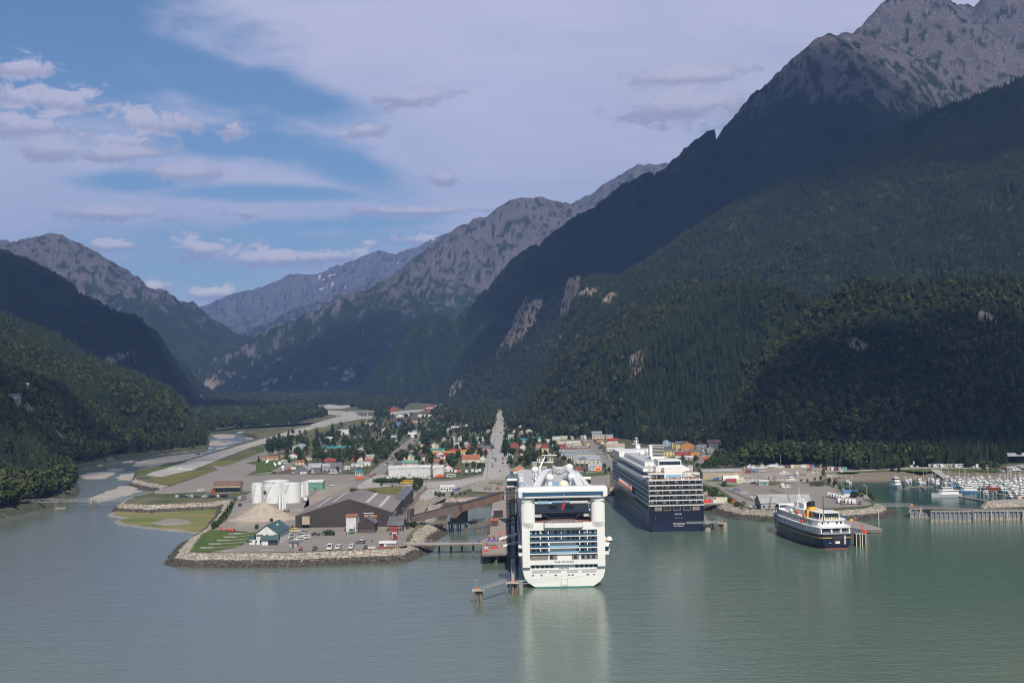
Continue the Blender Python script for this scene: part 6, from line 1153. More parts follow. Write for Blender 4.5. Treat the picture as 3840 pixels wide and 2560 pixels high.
a, b = G('Z2', 165, 1034, 5), G('Z2', 1075, 1018, 5); T = truss(a, b, 5.2, 3, 2.0, 'long grey truss footbridge over the river mouth', 'river_bridge', 'bridge', 36); ANCH.append((T, 'the river bridge'))
for x in (450, 757): g = G('Z2', x, 1068, 0); q = MB(); q.bar((g[0] - a[0] - 1, g[1] - a[1], -7), (g[0] - a[0] - 1, g[1] - a[1], 0), .8, 'pile', 8); q.bar((g[0] - a[0] + 1, g[1] - a[1], -7), (g[0] - a[0] + 1, g[1] - a[1], 0), .8, 'pile', 8); q.obj('pier', T)
a, b = AT('J', -330, 352, 3100), AT('J', 490, 340, 3150); T = thing('road_bridge', 'pale flat road bridge crossing the gravel flats up the valley', 'bridge', (a.x, a.y, zf(3100)), anchor='the far road bridge'); v = b - a; q = MB(); q.prism([(0, 0), (v.x, v.y), (v.x, v.y + 10), (0, 10)], a.z - zf(3100) - 1.8, a.z - zf(3100), 'concrete'); q.obj('deck', T)
for t in (.2, .62, .85): q = MB(); q.box(v.x * t - 1, v.x * t + 1, v.y * t + 1, v.y * t + 8, -4, a.z - zf(3100) - 1.8, 'concrete'); q.obj('pillar', T)
NUM = {1: 'single', 2: 'two storey'}
def hs(k, x0, x1, yb, h, dep, ax, hr, wall, roof, what='house', anchor=None, st=1, win=2, yaw=0, lab=None, ch=False, door=True, cat=None, nm=None):
    w = (G(k, x1, yb)[0] - G(k, x0, yb)[0])
    desc = lab or ((NUM[2] + ' ' if st > 1 else 'long ' if w > 24 else 'small ' if w < 8 else '') + (wall if wall == roof else wall) + f' {what} with {roof} ' + ('flat roof' if ax == 'f' else 'gable roof' if ax == 'y' else 'roof'))
    big = w * F / G(k, x0, yb)[1] > 26
    T, w = bldg(k, x0, x1, yb, h, dep, ax, hr, wall, roof, desc, cat or what, nm or what.replace(' ', '_'), yaw=R(yaw), win=win if big else min(win, 2), door=door and big, auto=lab is None, anchor=anchor, storeys=st, chimney=ch, group='houses of the town' if what == 'house' else None); return T
hs('K', 800, 1085, 665, 7.5, 16, 'y', 2.6, 'grey', 'pale blue', 'hangar', 'the blue roofed hangar', win=0, lab='tall grey hangar with a blue gabled roof among trees', nm='hangar', door=False)
hs('K', 130, 470, 860, 3.6, 12, 'x', 1.6, 'tan', 'rust', 'house'); hs('K', 500, 580, 830, 3, 6, 'y', 1.4, 'rust', 'white', 'house'); hs('K', 715, 895, 805, 3, 9, 'y', 2.6, 'white', 'red', 'house', 'the red roofed white cottage', lab='white cottage with a red roof and two gables'); hs('K', 1035, 1240, 855, 3.4, 9, 'x', 2, 'cream', 'dark grey')
hs('K', 870, 1050, 960, 3.2, 9, 'x', 1.8, 'cream', 'rust'); hs('K', 840, 1150, 1170, 4, 18, 'y', 5, 'dark grey', 'grey', 'building', 'the grey gabled station', lab='grey building with a big gable and blue grey metal roof', win=3); hs('K', 1150, 1410, 1120, 4.5, 14, 'x', 4, 'dark grey', 'grey', 'building', win=3); hs('K', 1420, 1630, 1100, 4.5, 13, 'x', 3, 'grey', 'grey', 'building', win=3); hs('K', 1632, 1875, 1120, 4.4, 15, 'x', 4.6, 'grey', 'dark grey', 'building', win=2)
hs('K', 1500, 1740, 945, 3.5, 10, 'x', 2.2, 'brown', 'red'); hs('K', 1460, 2050, 660, 4, 14, 'x', 2.4, 'brown', 'teal', 'building', 'the long teal roofed building', lab='long low building under a bright teal metal roof', win=0); hs('K', 2065, 2200, 860, 3.2, 8, 'y', 3, 'red', 'bright red', 'house', 'the bright red cottage', lab='small bright red cottage with a steep gable'); hs('K', 1790, 1960, 590, 3, 8, 'y', 2, 'white', 'white')
hs('K', 1560, 1670, 440, 5, 10, 'x', 2, 'yellow', 'mint', st=2); hs('K', 1790, 2030, 285, 7, 20, 'x', 1.5, 'white', 'silver', 'warehouse', 'the white airport hangar', lab='plain white hangar with pale roof beyond the trees', nm='white_hangar', door=False, win=0); hs('K', 2170, 2310, 400, 4, 9, 'f', 0, 'pale blue', 'white'); hs('K', 1270, 1420, 500, 3, 9, 'y', 1.8, 'green', 'teal'); hs('K', 2100, 2350, 1010, 3.4, 12, 'f', 0, 'white', 'silver', 'building'); hs('K', 1900, 2060, 1060, 3, 10, 'f', 0, 'white', 'white', 'building'); hs('K', 2185, 2320, 1180, 3.2, 7, 'x', 1.6, 'white', 'teal', lab='white shed with a bright green roof and a red mural', what='shed', anchor='the green roofed mural shed'); hs('K', 2100, 2240, 1110, 3.2, 8, 'x', 1.6, 'dark grey', 'dark grey')
hs('K', 1480, 1560, 760, 5.5, 8, 'y', 2.4, 'pink', 'grey', st=2); hs('K', 1690, 1750, 755, 2.6, 6, 'x', 1.2, 'white', 'rust'); hs('K', 2250, 2340, 680, 3, 8, 'x', 1.5, 'white', 'white'); hs('K', 590, 670, 920, 2.6, 6, 'f', 0, 'white', 'white', 'hut')
for a_ in [(0, 200, 700, 4, 12, 'f', 0, 'white', 'silver', 'building'), (120, 260, 600, 3.5, 9, 'x', 2, 'cream', 'grey'), (130, 260, 655, 3, 9, 'x', 1.8, 'brown', 'rust'), (0, 110, 660, 4, 8, 'y', 3, 'cream', 'red'), (735, 885, 635, 5.6, 11, 'y', 2.8, 'cream', 'green', 'house', 'the green roofed cream house', 2), (700, 945, 700, 3.2, 10, 'x', 2.2, 'pink', 'green'),
           (985, 1150, 620, 4.6, 10, 'x', 2.6, 'white', 'brown', 'house', None, 2), (935, 985, 610, 3, 7, 'y', 2, 'white', 'brown'), (830, 1055, 505, 3, 10, 'f', 0, 'dark grey', 'silver', 'building'), (925, 1085, 430, 3.4, 10, 'y', 2.6, 'cream', 'orange'), (965, 1065, 345, 3.2, 9, 'x', 1.6, 'white', 'teal'), (1135, 1275, 450, 6, 11, 'y', 3.2, 'cream', 'grey', 'house', 'the tall cream gabled house', 2),
           (1130, 1370, 505, 4.4, 10, 'x', 1.6, 'yellow', 'teal', 'building', 'the yellow row with a teal roof', 1), (1190, 1440, 535, 3, 9, 'x', 1.6, 'red', 'orange', 'building'), (1250, 1365, 550, 3.2, 9, 'y', 3.2, 'white', 'purple', 'house', 'the purple striped gable'), (1310, 1440, 585, 3, 8, 'x', 1.4, 'white', 'red'), (1465, 1620, 495, 3, 9, 'x', 1.6, 'cream', 'red'), (1430, 1590, 535, 3, 9, 'x', 2, 'tan', 'orange'),
           (1590, 1860, 530, 3.4, 12, 'x', 2.4, 'cream', 'orange', 'building', 'the long orange roofed row'), (1780, 1860, 500, 4, 8, 'y', 2.4, 'cream', 'red'), (1650, 1925, 650, 3.8, 13, 'x', 4.4, 'cream', 'rust', 'building', 'the wide rust roofed hall'), (1925, 2020, 640, 3.6, 9, 'y', 3, 'white', 'white'), (1205, 1430, 680, 3, 9, 'x', 2.8, 'pink', 'rust'), (1205, 1300, 712, 2.8, 7, 'y', 2, 'tan', 'dark grey'), (1360, 1500, 790, 3.8, 9, 'y', 2.8, 'white', 'red', 'house', 'the white house by the truck yard'),
           (1915, 2095, 500, 6.5, 14, 'x', 2.8, 'pink', 'dark grey', 'building', 'the pink two storey hotel', 2, 4), (1935, 2055, 380, 3.5, 9, 'y', 3, 'brown', 'dark grey'), (1890, 1995, 310, 4, 10, 'x', 1.8, 'white', 'silver'), (1880, 1970, 345, 3, 8, 'x', 1.5, 'mint', 'green'), (1520, 1740, 420, 4.4, 11, 'x', 3, 'grey', 'grey', 'building'), (1415, 1530, 380, 3, 9, 'x', 1.6, 'red', 'rust'), (1735, 1890, 440, 3.6, 10, 'x', 2.2, 'red', 'red'), (1455, 1540, 310, 5.5, 9, 'y', 2, 'cream', 'white', 'house', None, 2),
           (1585, 1670, 305, 4, 9, 'y', 3.4, 'mint', 'white', 'house', 'the mint green house', 2), (1750, 1790, 320, 4, 7, 'y', 2, 'tan', 'rust'), (1335, 1390, 310, 4, 9, 'y', 2, 'pink', 'grey'), (1480, 1595, 135, 7, 14, 'f', 0, 'white', 'white', 'building', 'the white blocky building', 2), (1410, 1460, 165, 4, 8, 'x', 2, 'white', 'grey'), (1700, 1740, 90, 4, 8, 'y', 2, 'white', 'white'), (2005, 2085, 165, 3.4, 9, 'y', 3, 'cream', 'dark grey'), (1760, 1800, 120, 3, 8, 'x', 2, 'white', 'grey'),
           (800, 925, 250, 5, 10, 'x', 3, 'white', 'white', 'house', None, 2), (870, 930, 200, 4, 8, 'x', 2, 'pink', 'grey'), (385, 465, 155, 3.4, 10, 'y', 3, 'cream', 'tan', 'house', 'the tan gabled cottage'), (415, 455, 290, 3.4, 7, 'y', 2, 'teal', 'teal'), (495, 610, 250, 3, 8, 'x', 1.6, 'white', 'teal'), (580, 690, 325, 3, 9, 'f', 0, 'white', 'silver'), (0, 55, 285, 3.6, 9, 'x', 1.5, 'pale blue', 'pale blue'), (0, 75, 850, 3, 9, 'x', 1.6, 'white', 'teal', 'shed'), (25, 80, 470, 3, 8, 'y', 2, 'white', 'grey'), (590, 690, 700, 3, 8, 'x', 2, 'brown', 'dark grey')]:
    hs('Q', *a_)
for a_ in [(500, 960, 610, 6, 20, 'x', 2.4, 'pink', 'brown', 'school', 'the brown roofed school', 1, 5), (760, 1010, 525, 5, 22, 'x', 3, 'brown', 'brown', 'building'), (1045, 1360, 545, 5, 16, 'x', 3.4, 'pink', 'brown', 'building', 'the long brown roofed block', 1, 5), (750, 955, 595, 7, 10, 'f', 0, 'blue', 'blue', 'building', 'the bright blue building', 1, 3), (745, 860, 340, 8, 16, 'y', 4, 'red', 'bright red', 'building', 'the far red shed'), (1405, 1665, 330, 7, 16, 'x', 2, 'red', 'silver', 'building', 'the long red rail shed'), (1757, 1840, 305, 6, 10, 'x', 2, 'red', 'silver', 'building'), (875, 1000, 440, 4, 12, 'y', 3, 'white', 'white'), (1050, 1105, 420, 4, 10, 'y', 3, 'white', 'white'), (1255, 1330, 440, 4, 10, 'x', 2, 'white', 'white'), (1370, 1500, 440, 4, 10, 'x', 2, 'white', 'silver'), (770, 840, 385, 3, 8, 'f', 0, 'white', 'white'), (1390, 1560, 255, 4, 8, 'x', 1, 'red', 'red', 'building'), (1715, 1840, 255, 4, 8, 'x', 1, 'red', 'red', 'building'), (1210, 1345, 190, 5, 12, 'x', 2, 'tan', 'white', 'building'), (320, 470, 590, 3.4, 12, 'x', 2, 'white', 'grey')][1:]:
    hs('J', *a_)
T_ = [(235, 330, 360, 5.5, 10, 'x', 3, 'white', 'grey', 'house', None, 2), (245, 400, 210, 4, 10, 'x', 2.6, 'white', 'brown'), (430, 520, 160, 6, 9, 'y', 2.4, 'cream', 'cream', 'house', None, 2), (440, 560, 240, 4, 9, 'y', 2.6, 'tan', 'brown'), (580, 690, 215, 4, 9, 'y', 2.4, 'cream', 'grey'), (620, 820, 300, 3.6, 12, 'x', 1.8, 'brown', 'dark grey', 'building'), (445, 640, 300, 3.4, 10, 'f', 0, 'brown', 'brown', 'building'), (235, 635, 410, 3.4, 14, 'x', 2.4, 'teal', 'teal', 'building', 'the long green roofed sheds'), (640, 860, 385, 4, 12, 'x', 3, 'white', 'teal', 'building'),
      (280, 435, 525, 5.4, 10, 'y', 3.2, 'red', 'rust', 'house', 'the brick red gabled house', 2), (260, 495, 620, 3.8, 11, 'y', 3.2, 'brown', 'dark grey', 'house', 'the brown gabled lodge'), (460, 570, 545, 4, 9, 'y', 3.4, 'white', 'dark grey'), (500, 590, 450, 3, 9, 'x', 2, 'grey', 'grey'), (200, 330, 730, 3.6, 10, 'y', 2.8, 'white', 'silver', 'house'), (465, 515, 700, 4.5, 6, 'f', 0, 'cream', 'cream', 'building'), (740, 1025, 620, 5.5, 12, 'f', 0, 'yellow', 'white', 'building', 'the pale yellow building', 1, 5), (870, 1010, 540, 5, 8, 'y', 3, 'red', 'rust', 'building'), (770, 870, 530, 5, 9, 'x', 1, 'tan', 'orange', 'building'),
      (785, 1100, 780, 4.5, 12, 'f', 0, 'cream', 'brown', 'building', 'the long cream building behind the funnel', 2, 6), (1085, 1225, 365, 5.5, 12, 'f', 0, 'white', 'white', 'building', 'the white blocky shop', 1, 3), (1225, 1500, 345, 5, 16, 'f', 0, 'cream', 'white', 'building', None, 1, 4), (940, 1090, 400, 4, 14, 'f', 0, 'white', 'white', 'building'), (1120, 1390, 430, 4, 14, 'f', 0, 'cream', 'orange', 'building'), (1360, 1630, 445, 5, 14, 'f', 0, 'white', 'white', 'building', None, 1, 4), (1450, 1650, 490, 4.6, 12, 'f', 0, 'yellow', 'grey', 'building', None, 1, 4), (1205, 1350, 500, 4, 12, 'f', 0, 'red', 'red', 'building', 'the red fronted shop'),
      (1340, 1470, 510, 4, 12, 'f', 0, 'pink', 'tan', 'building'), (1080, 1190, 500, 3.4, 10, 'f', 0, 'cream', 'silver', 'building'), (1460, 1790, 530, 3.8, 12, 'f', 0, 'grey', 'grey', 'building', None, 1, 5), (1230, 1530, 560, 3, 9, 'f', 0, 'brown', 'red', 'building'), (1540, 1800, 560, 3, 9, 'f', 0, 'rust', 'red', 'building'), (1215, 1810, 610, 3.6, 14, 'f', 0, 'grey', 'silver', 'building', 'the long grey flat roofed block', 1, 7), (1250, 1900, 660, 3.4, 12, 'f', 0, 'pale blue', 'dark grey', 'building', None, 1, 7), (1360, 1500, 730, 5, 10, 'f', 0, 'cream', 'white', 'building', None, 2, 3), (1500, 1930, 690, 3.2, 10, 'f', 0, 'cream', 'dark grey', 'building', None, 1, 5),
      (1690, 1735, 360, 6, 8, 'y', 2.4, 'white', 'grey', 'building'), (1625, 1690, 350, 4.5, 8, 'x', 1.6, 'grey', 'grey', 'building'), (1840, 2040, 320, 8, 14, 'x', 2, 'grey', 'grey', 'building', 'the tall grey shop at the street head', 2, 4), (1850, 2260, 350, 5, 14, 'x', 2, 'cream', 'grey', 'building', None, 2, 6), (1930, 2340, 400, 4.6, 10, 'f', 0, 'orange', 'brown', 'building', None, 1, 6), (2130, 2350, 410, 4, 9, 'x', 2, 'red', 'red', 'building'), (2010, 2350, 430, 3, 7, 'f', 0, 'white', 'silver', 'building'), (2120, 2480, 570, 5.5, 14, 'x', 3.4, 'white', 'tan', 'building', 'the tan roofed arcade with white arches', 1, 7), (2240, 2400, 640, 4.4, 8, 'f', 0, 'pink', 'grey', 'building'), (1090, 1180, 330, 3, 8, 'f', 0, 'white', 'grey', 'building')]
for a_ in T_: hs('T', *a_)
hs('T', 1490, 2010, 810, 3.6, 26, 'x', 3.6, 'cream', 'grey', 'building', 'the wide grey roofed visitor building', lab='wide visitor building with a broad grey roof and blue dormer', win=6)
T = hs('T', 1600, 1740, 806, 6.2, 3, 'y', .9, 'blue', 'white', 'porch', lab='bright blue gabled porch with four white arches', win=4, nm='blue_porch', door=False, st=2); hs('T', 1925, 2020, 790, 6, 3, 'y', .8, 'pale blue', 'white', 'porch', lab='grey blue gabled porch at the end of the visitor building', win=2, nm='grey_porch', door=False, st=2)
hs('T', 1775, 2030, 940, 3.4, 10, 'x', 3.2, 'white', 'grey', 'building', 'the white depot', lab='white depot with slate blue roof on the lawn', win=4); hs('T', 1920, 2000, 958, 2.8, 2, 'x', 1.2, 'bright orange', 'bright orange', 'tent', lab='bright orange tent beside the white depot', nm='tent', win=0, door=False); hs('T', 1545, 1640, 950, 3.6, 6, 'f', 0, 'red', 'red', lab='dark red box building behind the radar dome', win=0, nm='red_building', cat='building', what='building')
hs('T', 350, 545, 990, 4, 9, 'y', 3, 'orange', 'silver', 'building', 'the small gabled station', lab='small orange and white gabled building near the main street foot'); hs('T', 345, 550, 1060, 3, 7, 'x', 1.4, 'green', 'white', 'building'); hs('T', 230, 320, 1090, 3, 4, 'f', 0, 'blue', 'dark grey', 'container'); hs('T', 1560, 1660, 1030, 3.2, 6, 'f', 0, 'green', 'grey', 'building'); hs('T', 690, 780, 840, 3, 8, 'f', 0, 'white', 'white')
g = G('T', 2105, 480); Tt = thing('spire_tower', 'shop tower with a tall dark pointed spire on the shopping street', 'tower', (g[0], g[1], GZ), anchor='the dark spire'); q = MB(); q.box(-2.2, 2.2, 0, 4.4, 0, 6.5, 'paint tan'); q.obj('wall', Tt); q = MB(); q.lathe([(3.4, 6.5), (2.4, 8), (1.1, 11.5), (.02, 17)], 'roof dark grey', (0, 2.2, 0), 8, False); q.obj('spire', Tt)
g = G('T', 1768, 510); Tt = thing('dome_kiosk', 'corner turret topped by a golden dome on the shopping street', 'turret', (g[0], g[1], GZ)); q = MB(); q.box(-2.4, 2.4, 0, 4.8, 0, 3.6, 'paint brown'); q.obj('wall', Tt); q = MB(); q.ball((0, 2.4, 3.6), 2.4, 'gold', 12, 6, 0); q.lathe([(2.4, 3.0), (2.4, 3.6)], 'gold', (0, 2.4, 0), 12); q.bar((0, 2.4, 6), (0, 2.4, 7.2), .15, 'gold', 5); q.obj('dome', Tt)
for a_ in [(245, 400, 480, 5, 10, 'y', 3, 'pale blue', 'white', 'house', 'the pale blue gabled house', 2), (408, 670, 510, 6, 12, 'f', 0, 'yellow', 'white', 'building', 'the tall yellow building', 2, 4), (255, 465, 670, 6.5, 14, 'x', 2, 'yellow', 'dark grey', 'building', None, 2, 3), (470, 760, 685, 6.8, 6, 'f', 0, 'red', 'white', 'building', 'the red brick hotel front', 2, 3), (762, 950, 680, 6, 14, 'x', 1.8, 'orange', 'dark grey', 'building', 'the bright orange hotel wing', 1, 0), (480, 720, 560, 8, 10, 'x', 3, 'yellow', 'dark grey', 'building'), (590, 850, 570, 8, 8, 'y', 3, 'orange', 'brown', 'building'), (480, 830, 740, 2.8, 6, 'x', 1.2, 'grey', 'silver', 'building'),
           (880, 1085, 520, 4, 10, 'f', 0, 'grey', 'grey', 'building', None, 1, 3), (1085, 1250, 605, 4.2, 9, 'y', 2.4, 'grey', 'silver', 'shed'), (370, 430, 250, 8, 8, 'y', 3, 'orange', 'orange', 'cabin', 'the orange chalets in the woods', 2), (495, 580, 255, 7, 8, 'y', 3, 'orange', 'tan', 'cabin', None, 2), (830, 875, 240, 6, 7, 'y', 3, 'tan', 'brown', 'cabin')]:
    hs('U', *a_)
hs('U', 1110, 1700, 520, 7, 18, 'x', 3.4, 'dark grey', 'brown', 'hall', 'the dark grey hall', lab='long dark grey hall with a brown roof below the woods', win=0, nm='hall', door=False); hs('U', 1210, 1600, 430, 11, 14, 'x', 3.6, 'grey', 'silver', 'hall', lab='pale roofed hall rising behind the dark grey one', win=0, nm='hall', door=False)
hs('U', 1000, 1765, 1120, 6.6, 20, 'x', 1.8, 'tan', 'grey', 'warehouse', 'the tan harbour warehouse', lab='broad tan warehouse with grey roof beside the harbour road', win=0, nm='warehouse', door=False)
g = G('U', 1500, 1120); Tt = thing('tent_shed', 'white round topped fabric shed against the tan warehouse', 'shed', (g[0], g[1] - 3, GZ)); q = MB(); w = 6.6; pr = [(-w, 0)] + [(-w * math.cos(t), 2.6 + 2.4 * math.sin(t)) for t in np.linspace(0, math.pi, 10)] + [(w, 0)]
arc = [(0, 0)] + [(4 - 4 * math.cos(t), 2.2 + 2.2 * math.sin(t)) for t in np.linspace(0, math.pi, 9)] + [(8, 0)]; V = [(-w, -y, z) for y, z in arc] + [(w, -y, z) for y, z in arc]; k = len(arc); q.add(V, [(i, i + 1, k + i + 1, k + i) for i in range(k - 1)] + [tuple(range(k)), tuple(range(k, 2 * k))[::-1]], 'paint white'); q.obj('cover', Tt)
cont('U', 1690, 1130, 9, 'cream', 'lower cream container beside the white fabric shed', auto=False); cont('U', 1640, 1128, 3, 'cream', 'short cream container stacked in front of the fabric shed', auto=False, h=5); cont('U', 1550, 1160, 8, 'red', 'long dark red container at the foot of the fabric shed', auto=False); cont('U', 1790, 1180, 12, 'cream', 'long cream container with rusty streaks by the roadside', auto=False)
Tt = bldg('Z6', 775, 890, 690, 3, 6, 'x', 1.0, 'tan', 'silver', 'small booth with striped roof and a green map board', 'booth', 'booth', win=0, door=False)[0]; q = MB(); q.box(-2.6, 2.2, -.12, -.02, .8, 2.4, 'paint teal'); q.box(-2.3, -.6, -.15, -.1, .95, 1.7, 'pale blue'); q.obj('map_board', Tt)
B('Z6', 795, 1150, 965, 3.8, 18, 'x', 4.6, 'grey', 'grey', 'ferry terminal with a broad sloping grey roof', 'terminal', 'ferry_terminal', win=5, yaw=R(2), anchor='the ferry terminal'); B('Z6', 1150, 1400, 960, 3.8, 16, 'x', 4.4, 'grey', 'grey', 'farther end of the ferry terminal, partly behind the ferry', 'terminal', 'ferry_terminal', win=4)
B('Z6', 1772, 1950, 825, 3.2, 7, 'x', 1.3, 'white', 'blue', 'small white building with a bright blue roof', 'building', 'blue_roofed_hut', win=0, anchor='the blue roofed hut')
def shelter(k, x0, x1, yb, h, label):
    a, b = G(k, x0, yb), G(k, x1, yb); w = b[0] - a[0]; T = thing('shelter', label, 'shelter', (a[0], a[1], GZ)); q = MB(); q.gable(0, w, 0, 14, h, 2.4, 'roof silver', 'x', .5, .3); q.obj('roof', T)
    for x in (0.2, w * .33, w * .66, w - .2):
        q = MB(); q.box(x - .25, x + .25, 0, .4, 0, h, 'trim'); q.obj('post', T)
    q = MB(); q.box(0, w, 12, 13.5, 0, h - .2, 'paint red'); q.obj('back_wall', T)
shelter('Z7', 2112, 3000, 322, 6.5, 'open shelter with a long pale roof and dark red back wall')
a_ = fence('G', [(1350, 665), (1620, 745)], 2.2, 'brown slatted fence standing alone in the parking lot', 'pile'); fence('G', [(560, 640), (1060, 850)], .9, 'low dark guard rail beside the harbour road', 'dark steel'); fence('Z7', [(330, 765), (345, 800), (470, 850)], 1.1, 'low railing around the corner of the lot', 'steel')
CC = ['brown', 'brown', 'white', 'tan', 'tan', 'tan', 'silver', 'silver', 'tan', 'red', 'blue', 'rust', 'green', 'grey', 'brown', 'tan', 'brown']
for i, c in enumerate(CC[:14]): cont('Z6', 1100 + i * 31, 484 - i * .6, 3.0, c, f'{c} container in the row by the boat yard', h=3.0)
for i, c in enumerate(('brown', 'tan', 'silver', 'brown', 'grey', 'green')): cont('Z6', 1560 + i * 44, 508 + i * 1.5, 4.2, c, f'{c} container at the end of the yard', h=3.2)
for (x, y, w, h, wl, rf, lab) in ((64, 232, 13, 8, 'grey', 'dark grey', 'tall grey house with many windows high on the wooded hill'), (290, 160, 11, 3.5, 'brown', 'white', 'long white roofed cabin on the wooded hill'), (478, 112, 10, 4, 'white', 'silver', 'white gabled house on the wooded hill'), (756, 95, 8, 6, 'white', 'red', 'small white house with a red roof above the river woods'), (105, 72, 9, 3, 'white', 'silver', 'half hidden white house near the top of the wooded hill')):
    y_ = {64: 1525, 290: 1433, 478: 1450, 756: 1495, 105: 1470}[x]; X_c, Y_c, Z_c = cast('N', x, y_)
    T = thing('hill_house', lab, 'house', (X_c, Y_c - 14, Z_c + 4), 0, 'houses on the wooded hill'); q = MB(); q.gwall(-w / 2, w / 2, 0, 9, -9, h, 2.4, 'paint ' + wl, 'x'); q.obj('wall', T); q = MB(); q.gable(-w / 2, w / 2, 0, 9, h, 2.4, 'roof ' + rf, 'x', .5, .2); q.obj('roof', T)
    for i in range(3 if h < 7 else 5): q = MB(); xx = -w / 2 + w * (i + .5) / (3 if h < 7 else 5); q.box(xx - .7, xx + .7, -.1, .05, 1, min(h - .6, 5), 'window glass'); q.obj('window', T)
for x, y, l in ((500, 880, 'small shelter'),): pass
for i, (x, y, r, l) in enumerate(((105, 600, 2.6, 'big white satellite dish, tilted one nearest the lawn'), (160, 625, 2.5, 'wide white satellite dish seen from the side, in the middle'), (208, 612, 2.0, 'round white satellite dish facing us'), (237, 660, 1.7, 'cream satellite dish mounted on a tall stand'))):
    g = G('Z3', x, y + 8); T = thing('satellite_dish', l, 'dish', (g[0], g[1], GZ), 0, 'satellite dishes beside the apron'); q = MB(); hh = 2.4 if i < 3 else 4; q.bar((0, 0, 0), (0, .6, hh), .25, 'steel', 6)
    if i == 3: q.box(-.9, .9, .4, 1.4, 0, 3, 'paint white')
    q.obj('stand', T); q = MB(); ax = Vector(((-.5, -.6, .7), (.8, -.3, .5), (.05, -1, .25), (0, -1, .1))[i]).normalized(); u = ax.orthogonal().normalized(); v = ax.cross(u); rings = []
    for t in (0.05, .35, .7, 1.0): rings.append([Vector((0, .6, hh)) + (u * math.cos(a) + v * math.sin(a)) * r * t + ax * (.35 * r * t * t) for a in np.linspace(0, 2 * math.pi, 17)[:-1]])
    vs = [p for rr in rings for p in rr]; q.add(vs, [(j * 16 + a, j * 16 + (a + 1) % 16, (j + 1) * 16 + (a + 1) % 16, (j + 1) * 16 + a) for j in range(3) for a in range(16)], 'tank white'); q.obj('reflector', T); 
    if i == 0: ANCH.append((T, 'the big satellite dish'))
VP = {}
